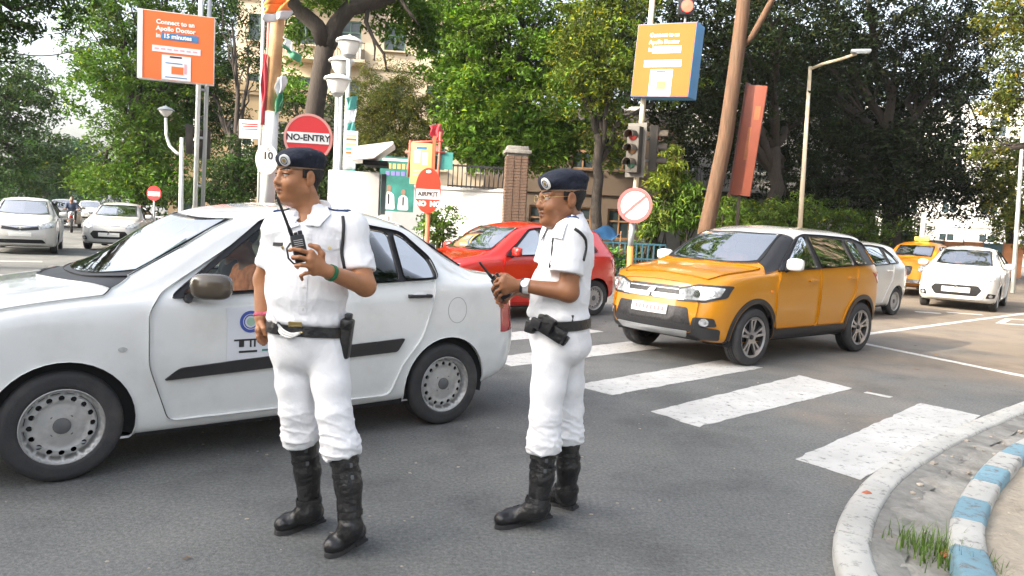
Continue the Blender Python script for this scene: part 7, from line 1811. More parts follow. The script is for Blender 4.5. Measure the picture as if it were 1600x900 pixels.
# ---------------------------------------------------------------- signs and boards
M_orange = mat('board_orange', (.78, .165, .035), .5, var=.04, vscale=2, dirt=.1); M_orange2 = mat('board_orange_faded', (.40, .125, .036), .85, spec=.1, var=.05, vscale=2)
M_bluep = mat('print_blue', (.05, .20, .42), .5); M_palep = mat('print_pale', (.72, .74, .78), .5); M_pinkp = mat('print_pink', (.75, .35, .40), .5); M_blueside = mat('board_blue', (.05, .22, .45), .5, var=.1)
M_greyp = mat('galvanised', (.42, .45, .47), .45, .6, var=.15, dirt=.3, dirtcol=(.2, .18, .16)); M_cream = mat('pole_cream', (.62, .54, .40), .6, var=.12, dirt=.4, dirtcol=(.3, .22, .14)); M_polew = mat('pole_white', (.66, .70, .68), .55, var=.08, dirt=.3)
M_teal = mat('print_teal', (.06, .30, .27), .55, var=.15, vscale=3); M_yel = mat('print_yellow', (.72, .48, .18), .6, var=.1); M_redboard = mat('board_red', (.20, .046, .022), .6, var=.15, vscale=2, dirt=.3, dirtcol=(.25, .08, .05))
def flat(mb_name, m, parent, x0, x1, z0, z1, y, th=.004): return MB().box(((x0 + x1) / 2, y, (z0 + z1) / 2), (x1 - x0, th, z1 - z0)).build(mb_name, m, parent, False)
def advert(label, c, rz, w, h, d, face, side, faded, tilt=0.0):
    b = empty('advert_board', c, rz, label, 'advertising board', 'orange advert boards on signal poles'); b.rotation_euler = (0, tilt, rz)
    MB().box((0, d / 2, 0), (w, d, h), ch=.012).build('cabinet', side, b); flat('face', face, b, -w / 2 + .012, w / 2 - .012, -h / 2 + .012, h / 2 - .012, -.004, .006)
    u = w / 1.26; y = -.0105
    L = lambda s, x, z, sz, m: text('lettering', s, sz * u, m, b, (x * u, y, z * h / 1.26), align='LEFT', ext=.0015, bold=.004)
    L('Connect to an', -.34, .43, .108, M_white_ink); L('Apollo Doctor', -.34, .31, .108, M_white_ink); L('in', -.34, .18, .108, M_white_ink)
    flat('highlight', M_bluep if not faded else M_palep, b, -.25 * u, .36 * u, .12 * h / 1.26, .24 * h / 1.26, y + .001, .004); text('lettering', '15 minutes', .105 * u, M_white_ink if not faded else M_bluep, b, (-.22 * u, y - .003, .18 * h / 1.26), align='LEFT', ext=.0015, bold=.004)
    flat('strap_line', M_palep, b, -.40 * u, .40 * u, -.115 * h / 1.26, .0, y + .001, .004)
    for k in range(7): flat('small_print', M_pinkp, b, (-.36 + .105 * k) * u, (-.29 + .105 * k) * u, -.07 * h / 1.26, -.045 * h / 1.26, y - .002, .003)
    ph = flat('phone_picture', M_palep, b, -.24 * u, .24 * u, -h / 2 + .02, -.16 * h / 1.26, y + .001, .004)
    flat('phone_notch', M_black_ink, b, -.11 * u, .09 * u, -.205 * h / 1.26, -.175 * h / 1.26, y - .002, .003)
    for (x0, x1, z0, z1, m) in ((-.08, .12, -.50, -.36, M_orange), (.13, .17, -.48, -.30, M_pinkp), (-.18, .18, -.57, -.555, M_bluep), (-.18, .10, -.31, -.295, M_bluep)): flat('phone_screen_mark', m, b, x0 * u, x1 * u, z0 * h / 1.26, z1 * h / 1.26, y - .002, .003)
    return b
ab = advert('orange advert board with a white left edge on the left twin poles', (-6.728, 15.000, 4.538), R_(18), 1.36, 1.30, .16, M_orange, M_white, False)
flat('edge_trim', M_white, ab, -.69, -.60, -.65, .65, -.008, .01)
advert('faded orange advert box with a blue side above the traffic signal', (3.124, 17.450, 5.313), R_(-33), 1.40, 1.62, .50, M_orange2, M_blueside, True, R_(3))
def pole2(nm, label, cat, segs, group=None):
    """pole of coloured stretches: (point, point, radius, material)"""
    p = segs[0][0]; r = empty(nm, (p[0], p[1], 0), 0, label, cat, group)
    for a, b_, rad, m in segs: MB().tube([np.array(a) - (p[0], p[1], 0), np.array(b_) - (p[0], p[1], 0)], rad, 12).build('pole', m, r, True)
    return r
lp_ = pole2('sign_poles', 'pair of galvanised poles carrying the left orange board', 'pole', [((-6.622, 15.700, 1.196), (-6.552, 15.700, 6.389), .046, M_polew), ((-6.504, 15.800, 1.202), (-6.413, 15.800, 6.429), .040, M_greyp)])
for py in (140, 215, 290):
    q = {140: ((-6.574, 15.700, 3.862), (-6.471, 15.800, 3.872)), 215: ((-6.584, 15.700, 2.896), (-6.494, 15.800, 2.899)), 290: ((-6.594, 15.700, 1.920), (-6.517, 15.800, 1.915))}[py]
    MB().tube([np.array(k) - np.array(lp_.location) for k in q], .03, 6).build('clamp', M_greyp, lp_, True)
# traffic signals
def signal_head(par, c, rz, n=3, lit=None, back=True):
    M = Matrix.Translation(c) @ Matrix.Rotation(rz, 4, 'Z') @ Matrix.Scale(.88, 4); h = .36 * n + .12
    hd = MB().box((0, 0, 0), (.36, .22, h), M=M, ch=.02).build('housing', mat('signal_housing', (.045, .039, .031), .6, var=.25, dirt=.5, dirtcol=(.085, .07, .05), dscale=4), par)
    if back: MB().box((0, .10, 0), (.56, .02, h + .22), M=M, ch=.005).build('backboard', mat('backboard', (.10, .095, .085), .7, var=.2, dirt=.4), hd)
    for k in range(n):
        z = h / 2 - .24 - .36 * k; Q = M @ Matrix.Translation((0, -.11, z)) @ Matrix.Rotation(math.pi / 2, 4, 'X')
        MB().lathe([(.13, -.005), (.13, .02), (.10, .035), (0, .045)], 18, Q).build('lens', [mat('lens_red', (.16, .015, .012), .25), mat('lens_amber', (.07, .035, .012), .25), mat('lens_green', (.012, .04, .025), .25)][k % 3] if lit != k else mat('lens_red_lit', (1, .05, .03), .3, emit=2.5), hd)
        vz = MB(); r0 = .145
        for a in np.linspace(R_(-10), R_(190), 15): pass
        vz.lathe([(r0, 0), (r0 - .01, .26), (r0 - .018, .26), (r0 - .008, 0), (r0, 0)], 18, Q, R_(-15), R_(195)); vz.build('visor', mat('signal_visor', (.065, .052, .038), .6, var=.2, dirt=.4), hd)
    return hd
sg = pole2('traffic_signal', 'traffic signal on a cream pole right of the side-on policeman', 'traffic signal', [((2.802, 18.000, -0.178), (2.750, 18.000, 1.086), .075, mat('pole_orange', (.55, .22, .06), .6, var=.15, dirt=.4)), ((2.750, 18.000, 1.086), (2.761, 18.000, 1.616), .07, M_greyp), ((2.761, 18.000, 1.616), (2.904, 18.000, 7.491), .062, M_cream)])
B0 = np.array(sg.location)
signal_head(sg, np.array((2.662, 17.800, 3.328)) - B0, R_(-38)); signal_head(sg, np.array((3.191, 18.300, 3.433)) - B0, R_(75), back=False)
for q in (((2.822, 18.000, 3.637), (3.051, 18.200, 3.656)), ((2.827, 18.000, 3.118), (3.072, 18.200, 3.132))): MB().tube([np.array(k) - B0 for k in q], .025, 6).build('bracket', M_greyp, sg, True)
up = empty('traffic_signal', (3.752, 18.400, 6.344), 0, 'single lit red lamp above the faded orange box', 'traffic signal'); MB().tube([(0, 0, -.05), (0, 0, .25)], .03, 8).build('stem', M_greyp, up, True)
hd = MB().box((0, 0, .42), (.34, .24, .40), ch=.03).build('housing', M_black, up); Q = Matrix.Translation((0, -.12, .42)) @ Matrix.Rotation(math.pi / 2, 4, 'X')
MB().lathe([(.14, -.005), (.14, .02), (0, .05)], 18, Q).build('lens', mat('lens_red_lit', (1, .05, .03), .3, emit=2.5), hd)
ls = empty('traffic_signal', (-6.840, 15.900, 2.866), 0, 'dark traffic signal turned away on the left twin poles', 'traffic signal'); ls.scale = (.72, .72, .8); signal_head(ls, (0, 0, 0), R_(110), 2, back=False); signal_head(ls, (.34, .25, -.1), R_(200), 2, back=False)
def disc_sign(nm, label, c, rz, rx, rzv, m, cat='road sign', th=.02, rim=None):
    s_ = empty(nm, c, rz, label, cat); Q = Matrix.Rotation(math.pi / 2, 4, 'X') @ Matrix.Diagonal((rx, rzv, 1, 1))
    MB().lathe([(0, -th), (.98, -th), (1, -th * .5), (1, th * .5), (.98, th), (0, th)], 44, Q).build('plate', m, s_, 40)
    if rim: MB().lathe([(.90, th), (.90, th + .004), (.995, th + .004), (.995, th)], 44, Q).build('rim', rim, s_, 40)
    return s_
s1 = disc_sign('no_entry_sign', 'large red round no entry sign behind the beret of the policeman facing us', (-2.750, 10.000, 2.456), .08, .315, .315, M_red, rim=mat('sign_rim', (.62, .30, .26), .5))
MB().box((0, -.024, .0), (.54, .006, .14)).build('bar', M_white, s1, False); text('lettering', 'NO-ENTRY', .112, M_black_ink, s1, (0, -.0285, .0), bold=.003)
post('sign_post', 'white post holding the large no entry sign', 'pole', (-2.756, 10.060, 0.916), (-2.773, 10.060, 2.676), .03, M_white)
s2 = disc_sign('no_entry_sign', 'small distant red sign with a white bar by the left street', (-12.833, 27.000, 1.874), 0, .26, .26, M_red); MB().box((0, -.024, -.02), (.42, .006, .15)).build('bar', M_white, s2, False); text('lettering', 'NO ENTRY', .085, M_red, s2, (0, -.0285, -.02), ext=.001)
post('sign_post', 'thin post of the small distant red sign', 'pole', (-12.853, 27.060, 1.128), (-12.864, 27.060, 2.100), .03, M_greyp)
s3 = disc_sign('number_sign', 'white oval sign with number 10 beside the beret', (-4.173, 12.700, 2.332), .05, .185, .255, M_white); text('lettering', '10', .17, M_black_ink, s3, (.02, -.0235, .055), bold=.004); MB().tube([(.035 + .022 * math.cos(a), -.022, .17 + .022 * math.sin(a)) for a in np.linspace(.8, 5.5, 10)], .005, 5).build('mark', M_black_ink, s3, True)
s4 = disc_sign('no_right_turn_sign', 'round white sign with a red ring and slash on the traffic signal pole', (2.770, 17.860, 2.050), R_(-20), .41, .41, M_white)
MB().lathe([(.80, .02), (.80, .026), (.995, .026), (.995, .02)], 40, Matrix.Rotation(math.pi / 2, 4, 'X') @ Matrix.Diagonal((.41, .41, 1, 1))).build('ring', mat('sign_ring_red', (.65, .10, .10), .5, var=.1), s4, 40)
ar = MB(); ar.box((-.07, -.023, -.06), (.06, .005, .22)); ar.box((.0, -.023, .07), (.20, .005, .06)); ar.prism([(.08, -.01), (.08, .15), (.19, .07)], .0205, .0255, Matrix.Rotation(math.pi / 2, 4, 'X')); ar.build('turn_arrow', mat('faded_black', (.35, .36, .37), .6), s4, False)
MB().box((0, -.030, 0), (.72, .005, .055), M=Matrix.Rotation(R_(-42), 4, 'Y')).build('slash', mat('sign_ring_red', (.65, .10, .10), .5), s4, False)
s5 = empty('oval_sign', (-1.512, 13.000, 1.966), .05, 'tall red oval sign with white lettered band above the small bush', 'road sign')
ov = [(.215 * math.cos(a), .385 * (abs(math.sin(a))**.85) * math.copysign(1, math.sin(a))) for a in np.linspace(0, 2 * math.pi, 48, endpoint=False)]
MB().prism(ov, -.012, .012, Matrix.Rotation(math.pi / 2, 4, 'X')).build('plate', mat('oval_red', (.66, .05, .02), .45, var=.08, dirt=.15), s5, 40)
MB().box((0, -.0145, -.06), (.40, .005, .17)).build('band', M_white, s5, False); text('lettering', 'AIRPKIT', .105, M_black_ink, s5, (0, -.018, -.06), bold=.003, sx=.92); text('lettering', 'NO  NC', .115, M_white_ink, s5, (0, -.0135, -.225), bold=.008)
MB().ball((0, -.016, .32), (.05, .006, .03), 10).build('crest', M_white, s5, True)
post('sign_post', 'orange red post of the oval sign', 'pole', (-1.495, 13.050, 0.907), (-1.503, 13.050, 1.620), .04, mat('post_red', (.48, .14, .06), .6, var=.15))
s6 = empty('notice_board', (-1.905, 15.000, 2.553), 0.0, 'faded yellow board with blue figures above the red oval sign', 'notice board')
MB().box((0, 0, 0), (.42, .03, .80), ch=.006).build('board', M_yel, s6)
for (x0, x1, z0, z1, m) in ((-.14, -.02, .02, .26, M_palep), (.02, .13, -.02, .22, M_palep), (-.10, .10, .28, .33, M_bluep), (-.15, .15, -.16, -.13, M_pinkp), (-.15, .10, -.23, -.20, M_pinkp)): flat('print', m, s6, x0, x1, z0, z1, -.0165, .003)
MB().box((.24, .02, .05), (.06, .06, 1.0)).build('frame', mat('post_red', (.48, .14, .06), .6), s6, False)
post('sign_post', 'thin post under the faded yellow board', 'pole', (-1.811, 15.050, 1.382), (-1.818, 15.050, 2.136), .025, M_greyp)
s7 = empty('gate_arch', (-2.265, 19.000, 3.093), .05, 'red painted bars and teal panel rising above the white wall', 'gate arch')
for (a, b_) in (((-.55, 0, .0), (.42, 0, .05)), ((-.4, 0, .25), (.35, 0, .32)), ((.28, 0, -1.2), (.30, 0, .55)), ((-.45, 0, -.6), (-.43, 0, .3))): MB().tube([a, b_], .035, 6).build('bar', mat('arch_red', (.50, .12, .08), .6, var=.2), s7, True)
MB().box((.46, .05, -.15), (.34, .06, .42)).build('panel', M_teal, s7, False); MB().box((.0, .05, .14), (.5, .03, .16)).build('panel', mat('arch_pink', (.60, .22, .22), .6), s7, False)
s8 = empty('poster', (-3.154, 20.000, 2.341), .05, 'teal hoarding poster with two printed figures in white beside the kiosk', 'poster')
MB().box((0, .02, 0), (.90, .05, 1.42)).build('board', mat('poster_teal', (.035, .20, .17), .5, var=.5, vscale=2.2), s8, False)
flat('headline', M_white_ink, s8, -.40, .30, .60, .66, -.010, .004)
for k, x in enumerate((-.36, -.24, -.12, .0, .12, .24)): flat('headline_letter', M_yel, s8, x, x + .08, .40, .53, -.010, .004)
for k, x in enumerate((-.30, -.16, -.03, .10)): flat('second_line', mat('print_violet', (.22, .20, .55), .5), s8, x, x + .10, .22, .33, -.010, .004)
for (x, z, s_) in ((-.20, -.30, 1.0), (.18, -.36, .85)):
    MB().prism(roundpoly([(x - .17 * s_, z - .36 * s_), (x + .17 * s_, z - .36 * s_), (x + .14 * s_, z + .02), (x + .05 * s_, z + .10 * s_), (x - .05 * s_, z + .10 * s_), (x - .14 * s_, z + .02)], .05), .006, .010, Matrix.Rotation(math.pi / 2, 4, 'X')).build('printed_figure', M_palep, s8, False)
    MB().prism([(x + .07 * s_ * math.cos(a), z + .19 * s_ + .09 * s_ * math.sin(a)) for a in np.linspace(0, 6.28, 17)[:-1]], .006, .0105, Matrix.Rotation(math.pi / 2, 4, 'X')).build('printed_head', mat('print_brown', (.28, .18, .13), .5), s8, False)
    flat('printed_tie', M_black_ink, s8, x - .02, x + .02, z - .22 * s_, z + .04, -.013, .003)
s9 = empty('notice_board', (-4.858, 13.800, 2.923), -.03, 'small white notice with red and grey lines left of the flag pole', 'notice board'); MB().box((0, 0, 0), (.37, .02, .33), ch=.004).build('board', M_white, s9)
for (z, m, x0) in ((.09, M_red, -.15), (.05, M_red, -.12), (.0, M_bluep, -.15), (-.08, mat('print_grey', (.45, .45, .47), .6), -.16)): flat('print_line', m, s9, x0, .15, z - .012, z + .012, -.0115, .003)
s10 = empty('banner_board', (5.977, 20.100, 3.950), R_(-20), 'long upright red board hung right of the leaning trunk', 'advertising board'); s10.rotation_euler = (0, R_(4.5), R_(-20))
MB().box((0, .1, 0), (.50, .22, 2.86), ch=.015).build('cabinet', M_redboard, s10)
for (x0, x1, z0, z1) in ((-.06, .02, -.5, .35), (.03, .17, .55, .9)): flat('print', mat('print_orange', (.28, .09, .03), .6, var=.3), s10, x0, x1, z0, z1, -.012, .003)
MB().box((-.285, .12, 0), (.05, .10, 3.0)).build('frame', mat('board_dark', (.12, .05, .04), .7), s10, False)
post('sign_post', 'dark post carrying the long upright red board', 'pole', (5.881, 20.300, 1.179), (5.919, 20.300, 5.461), .045, mat('post_dark', (.10, .08, .06), .7))
# ---------------------------------------------------------------- lamps, flag pole, banners
def globe_lamp(label, foot, top, s_=1.0):
    r = empty('street_lamp', (foot[0], foot[1], 0), 0, label, 'street lamp', 'white ornamental street lamps'); t = Vector((top[0] - foot[0], top[1] - foot[1], top[2])); M = Matrix.Translation(t)
    MB().tube([(0, 0, 0), (0, 0, .9)], [.11, .09], 12).build('base', M_polew, r, True); MB().tube([(0, 0, .9), tuple(t)], [.062, .045], 12).build('pole', M_polew, r, True)
    MB().lathe([(.05, 0), (.12, .05), (.15, .08), (.05, .10)], 16, M).build('collar', mat('lamp_grey', (.30, .31, .32), .5), r, 40)
    MB().lathe([(.12, .08), (.20, .20), (.235, .33), (.225, .36)], 18, M).build('globe', mat('lamp_glass', (.72, .73, .70), .25, var=.05), r, 40)
    MB().lathe([(.30, .36), (.27, .41), (.14, .47), (.03, .50), (.0, .54)], 18, M).build('hat', M_white, r, 40)
    return r
globe_lamp('white ornamental lamp with the highest globe above the banners', (-3.850, 17.000, 1.344), (-3.840, 17.000, 4.889))
globe_lamp('white ornamental lamp with middle globe, just left of the highest one', (-4.089, 17.600, 1.333), (-4.136, 17.600, 4.572))
globe_lamp('white ornamental lamp with lowest globe above the no entry sign', (-3.907, 16.400, 1.339), (-3.923, 16.400, 3.959))
def arm_lamp(label, foot, knee, arm, head, r0, m, hd_dir):
    r = empty('street_lamp', (foot[0], foot[1], 0), 0, label, 'street lamp'); B = np.array((foot[0], foot[1], 0))
    MB().tube([(0, 0, 0), np.array(knee) - B], [r0 * 1.3, r0 * .8], 10).build('pole', m, r, True)
    MB().tube([np.array(q) - B for q in arm], r0 * .7, 8).build('arm', m, r, True)
    h = Vector(np.array(head) - B); M = Matrix.Translation(h) @ Matrix.Rotation(hd_dir, 4, 'Z')
    return r, M
r, M = arm_lamp('lamp with a curved white arm and bowl under the left orange board', (-6.856, 15.600, 1.183), (-6.868, 15.600, 2.870), [(-6.862, 15.600, 2.510), (-6.981, 15.600, 2.568), (-7.113, 15.600, 2.690), (-7.181, 15.600, 2.893), (-7.198, 15.600, 3.251)], (-7.200, 15.600, 3.354), .045, M_polew, 0)
MB().lathe([(.03, -.08), (.10, -.02), (.13, .03), (.12, .06)], 16, M).build('bowl', mat('lamp_glass', (.72, .73, .70), .25), r, 40); MB().lathe([(.17, .05), (.12, .09), (.02, .13), (0, .16)], 16, M).build('hat', M_greyp, r, 40)
r, M = arm_lamp('tall cream street lamp with a long arm over the suv roof', (10.109, 27.000, 1.487), (9.961, 27.000, 7.445), [(9.968, 27.000, 7.358), (10.221, 26.600, 7.464), (10.698, 26.200, 7.575), (11.007, 25.800, 7.673)], (11.105, 25.700, 7.740), .075, M_cream, -.3)
MB().box((0, 0, 0), (.62, .22, .12), M=M, ch=.04).build('lamp_head', M_greyp, r); MB().box((.05, 0, -.07), (.40, .16, .04), M=M, ch=.015).build('lamp_glass', M_lens, r)
r, M = arm_lamp('slim grey lamp post cut by the right edge of the picture', (17.170, 26.000, 1.155), (16.873, 26.000, 6.629), [(16.885, 26.000, 6.524), (17.254, 26.000, 6.691)], (17.296, 26.000, 6.693), .06, M_polew, 0)
MB().box((0, 0, 0), (.5, .2, .12), M=M, ch=.03).build('lamp_head', M_greyp, r)
pole2('flag_pole', 'thick pole, white below and tan above, behind the 10 sign', 'pole', [((-4.255, 13.000, 1.257), (-4.215, 13.000, 3.147), .125, M_polew), ((-4.215, 13.000, 3.147), (-4.106, 13.000, 5.615), .115, mat('pole_tan', (.50, .30, .15), .7, var=.2, vscale=4, bump=.3, dirt=.4))])
pole2('thin_pole', 'thin pale pole just left of the thick flag pole', 'pole', [((-4.499, 13.300, 1.244), (-4.490, 13.300, 5.484), .028, M_polew)])
pole2('thin_pole', 'thin reddish pole close against the flag pole', 'pole', [((-4.510, 13.500, 1.243), (-4.453, 13.500, 4.903), .03, mat('pole_pink', (.45, .18, .16), .7, var=.2))])
def cloth(nm, label, pts, m, wob=.05, seed=0, cat='flag', cols=None):
    """hanging cloth from four corner points (top left, top right, bottom right, bottom left)"""
    P = [np.array(p) for p in pts]; c = sum(P) / 4; o = empty(nm, tuple(c), 0, label, cat); n = 12; v = []
    for j in range(n + 1):
        for i in range(n + 1):
            u, w = i / n, j / n; p = P[0] * (1 - u) * (1 - w) + P[1] * u * (1 - w) + P[2] * u * w + P[3] * (1 - u) * w
            p = p + np.array([.3, 1, .1]) * wob * math.sin(u * 9 + w * 5 + seed) + np.array([.5, .3, .2]) * wob * math.sin(w * 11 + u * 4 + seed * 2); v.append(p - c)
    mats = m if isinstance(m, list) else [m]
    for k, mm in enumerate(mats):
        lo, hi = int(n * k / len(mats)), int(n * (k + 1) / len(mats))
        f = [(j * (n + 1) + i, j * (n + 1) + i + 1, (j + 1) * (n + 1) + i + 1, (j + 1) * (n + 1) + i) for j in range(lo, hi) for i in range(n)]
        us = sorted({q for p in f for q in p}); ix = {q: a for a, q in enumerate(us)}
        b_ = mesh('cloth', [v[q] for q in us], [tuple(ix[q] for q in p) for p in f], mm, o, True); b_.modifiers.new('t', 'SOLIDIFY').thickness = .006
    return o
M_fo = mat('flag_orange', (.72, .22, .05), .8, var=.1); M_fw = mat('flag_white', (.62, .64, .66), .8, var=.08); M_fg = mat('flag_green', (.05, .22, .12), .8, var=.15); M_fr = mat('flag_red', (.50, .06, .08), .8, var=.15); M_fb = mat('flag_blue', (.12, .16, .34), .8, var=.15)
cloth('flag', 'crumpled orange and white cloth tied at the top of the flag pole', [(-4.323, 12.800, 4.977), (-3.861, 12.800, 5.031), (-3.914, 12.800, 4.660), (-4.270, 12.800, 4.560)], [M_fo, M_fo, M_fw], .06, 1)
cloth('flag', 'pale grey green flag drooping right of the flag pole', [(-4.001, 12.900, 4.402), (-3.870, 12.900, 4.273), (-3.668, 12.900, 3.929), (-3.972, 12.900, 4.122)], [M_fw, M_fg], .04, 2)
cloth('flag', 'dark red cloth strip hanging left of the flag pole', [(-4.345, 12.900, 4.072), (-4.270, 12.900, 4.076), (-4.263, 12.900, 2.919), (-4.349, 12.900, 2.914)], M_fr, .03, 3)
cloth('flag', 'green and white flag hanging low right of the flag pole', [(-4.090, 12.900, 3.698), (-3.962, 12.900, 3.746), (-4.003, 12.900, 3.250), (-4.117, 12.900, 3.085)], [M_fw, M_fg], .04, 4)
cloth('flag', 'dark blue cloth at the very top left of the flag pole', [(-4.375, 12.950, 5.090), (-4.248, 12.950, 5.117), (-4.281, 12.950, 4.743), (-4.358, 12.950, 4.822)], M_fb, .04, 5)
cloth('banner', 'tall teal and white banner on the ornamental lamp poles', [(-3.801, 16.700, 4.014), (-3.552, 16.700, 4.054), (-3.593, 16.700, 3.230), (-3.772, 16.700, 3.152)], [M_teal, M_palep, M_teal], .03, 6, 'banner')
cloth('banner', 'lower teal banner below the yellow printed sign', [(-3.782, 16.500, 2.721), (-3.507, 16.500, 2.762), (-3.510, 16.500, 1.623), (-3.773, 16.500, 1.609)], [M_palep, M_teal, M_palep, M_teal], .02, 7, 'banner')
s11 = empty('printed_sign', (-3.569, 16.300, 2.998), 0, 'small yellow and green printed sign between the teal banners', 'sign'); MB().box((0, 0, 0), (.27, .02, .52)).build('board', M_palep, s11, False)
for (z, m) in ((.16, M_yel), (.08, M_orange2), (-.02, M_yel), (-.12, M_teal), (-.2, M_orange2)): flat('print_line', m, s11, -.11, .11, z - .025, z + .025, -.0115, .003)
cloth('flag', 'red cloth bundle hanging over the yellow notice', [(-2.254, 19.200, 3.807), (-1.969, 19.200, 3.854), (-1.917, 19.200, 3.414), (-2.172, 19.200, 3.369)], M_fr, .05, 9)
# overhead cable
cb = empty('overhead_cable', (-10.898, 15.000, 4.494), 0, 'thin dark cable sagging across the open sky at upper left', 'cable'); MB().tube([(np.array((-12.343, 22.000, 5.864)) - np.array((-10.898, 15.000, 4.494))) * t - np.array([0, 0, .3 * math.sin(math.pi * t)]) for t in np.linspace(0, 1, 14)], .014, 5).build('cable', M_black, cb, True)

# ---------------------------------------------------------------- the other traffic
def rel(p, s_ax, sp, hd, side_y): return place_mid(p, s_ax, sp, hd, side_y)
sp = hatch_spec(1.53, M_glass_dk, L=3.85, R=.30); sp['handle_mat'] = M_black
redcar, _, _ = build_car('hatchback', 'bright red hatchback passing behind the side-on policeman', rel((1.394, 12.814, 0.000), sp['axles'][1], sp, HD, -.78), HD, sp, M_redcar, fine=True)
sp = hatch_spec(1.52, M_glass, L=3.9); sp['blackp'] = []
build_car('hatchback', 'white car following close behind the orange suv', rel((7.926, 15.731, 0.000), sp['axles'][1], sp, HD, -.76), HD, sp, M_carwhite, fine=False)
hd = np.array([-.60, -.80]); sp = hatch_spec(1.52, M_glass, front='grand', L=3.77)
build_car('hatchback', 'white hatchback with hexagonal grille at the far right', rel((11.424, 17.870, -0.000), .76, sp, hd, -.76), hd, sp, M_carwhite, fine=False)
sp = taxi_spec(); hd = np.array([-.66, -.75]); c_ = np.array((11.434, 21.636, 0.000)[:2]) - hd / np.linalg.norm(hd) * 2.15 + np.array([-.45, .0])
taxi, _, tsh = build_car('taxi', 'rounded yellow taxi between the white rear car and the white hatchback', (*c_, 0), hd, sp, M_taxi, fine=False)
tl = MB().box((2.25 - 2.15, 0, 1.66), (.18, .42, .13), ch=.03).build('taxi_sign', mat('taxi_sign', (.80, .62, .10), .5), taxi)
hd = np.array([.47, -.88]); sp = hatch_spec(1.51, M_glass, L=3.8)
hl, _, _ = build_car('hatchback', 'white hatchback with chrome v grille at the left edge', (-12.85 - .47 * 1.95, 19.7 + .88 * 1.95, 0), hd, sp, M_carwhite, group='cars in the left street', fine=False)
hd2 = np.array([.30, -.95]); c2 = np.array((-12.714, 23.128, 0.000)[:2]) + np.array([-.30, .95]) * 1.9
h2, _, _ = build_car('hatchback', 'white hatchback turned aside, second car in the left street', (c2[0] + .35, c2[1], 0), hd2, hatch_spec(1.50, M_glass, L=3.8, front='grand'), M_carwhite, group='cars in the left street', fine=False)
for k, (d, off, lab) in enumerate(((46, .8, 'white car farther up the left street behind the motorcycle'), (58, 2.2, 'small white car in the distance of the left street'), (62, -1.2, 'distant white car farthest to the left lane of the left street'), (80, .8, 'farthest pale car at the end of the left street'))):
    c = copy_tree(hl); dirv = np.array([-.50, .866]); p = np.array([-9.8, 18.0]) + dirv * (d - 18) * 1.0 + np.array([-.866, -.5]) * (1.9 - off)
    c.location = (p[0], p[1], 0); c['label'] = lab; c.rotation_euler = (0, 0, math.atan2(-.866, .50) + math.pi)
# ---------------------------------------------------------------- people in the cars and a rider
def figure(name, pts, label, loc, rz, shirt, skin, group=None, pants=None):
    """small seated figure; local: seat at the origin, facing -x"""
    r = empty(name, loc, rz, label, 'person', group); B = Field(); org0 = np.zeros(3)
    T, Rm = head_parts(B, (-.02, 0, .66), math.pi / 2, 1.0)
    B.cap(T(0, .022, -.05), (.06, 0, .46), .055, .062, .03)
    B.ell((.08, 0, .30), (.11, .17, .22), .05); B.ell((.08, 0, .05), (.14, .17, .12), .06); B.cap((.07, -.17, .43), (.07, .17, .43), .06, .06, .05)
    for s_ in (-1, 1):
        B.chain([(.07, s_ * .20, .42), (-.04, s_ * .25, .17), pts[0 if s_ < 0 else 1]], [.055, .045, .032], .02)
        hx = np.array(pts[0 if s_ < 0 else 1])
        for j in range(4): B.chain([hx, hx + (-.06, s_ * (-.03 + .02 * j), .02), hx + (-.10, s_ * (-.03 + .02 * j), 0)], [.016, .010, .008], .008)
        B.chain([hx, hx + (-.03, -s_ * .04, .03)], [.015, .010], .008)
        B.chain([(.06, s_ * .10, .03), (-.38, s_ * .13, .08), (-.46, s_ * .13, -.32), (-.60, s_ * .13, -.36)], [.09, .07, .05, .04], .03)
    V, F = B.mesh(.011); V = relax(V, F, 1, .3)
    col = np.tile(np.array(skin), (len(V), 1)); o = mesh('body', V, F, M_skin, r, True)
    at = o.data.color_attributes.new('skin', 'FLOAT_COLOR', 'POINT'); at.data.foreach_set('color', np.hstack([col, np.ones((len(V), 1))]).astype(np.float32).ravel())
    H = Field(); H.ell(T(0, .026, .045), np.array([.082, .102, .088]), .02, 'u', np.array(Rm)); H.plane(T(0, -.03, 0), np.array(Rm) @ np.array([0, -1, .1])); H.plane(T(0, 0, -.05), (0, 0, -1)); fmesh('hair', H, .012, M_hair, r, org0)
    K = Field(); K.ell((.08, 0, .30), (.125, .185, .22), .05); K.ell((.08, 0, .06), (.155, .185, .12), .06); K.cap((.07, -.17, .43), (.07, .17, .43), .072, .072, .05)
    for s_ in (-1, 1): K.chain([(.07, s_ * .20, .42), (.0, s_ * .235, .26)], [.068, .062], .02)
    fmesh('shirt', K, .012, shirt, r, org0, 1, lambda V: .004 * nz(V, 24))
    if pants:
        K = Field()
        for s_ in (-1, 1): K.chain([(.06, s_ * .10, .03), (-.38, s_ * .13, .08), (-.46, s_ * .13, -.30)], [.10, .082, .062], .03)
        fmesh('trousers', K, .013, pants, r, org0)
    return r
M_orsh = mat('orange_shirt', (.50, .16, .06), .8, var=.5, vscale=16, bump=.2); M_chk = mat('check_shirt', (.35, .12, .10), .8, var=.3, vscale=20); M_blsh = mat('blue_shirt', (.12, .22, .40), .8, var=.15); M_dkp = mat('dark_trousers', (.04, .04, .05), .8)
def in_car(car, x, y, z, label, shirt, pts):
    Mw = Matrix.Translation(car.location) @ Matrix.Rotation(car.rotation_euler.z, 4, 'Z'); p = Mw @ Vector((x, y, z))
    return figure('person', pts, label, p, car.rotation_euler.z, shirt, (.24, .11, .06), 'people inside cars', M_dkp)
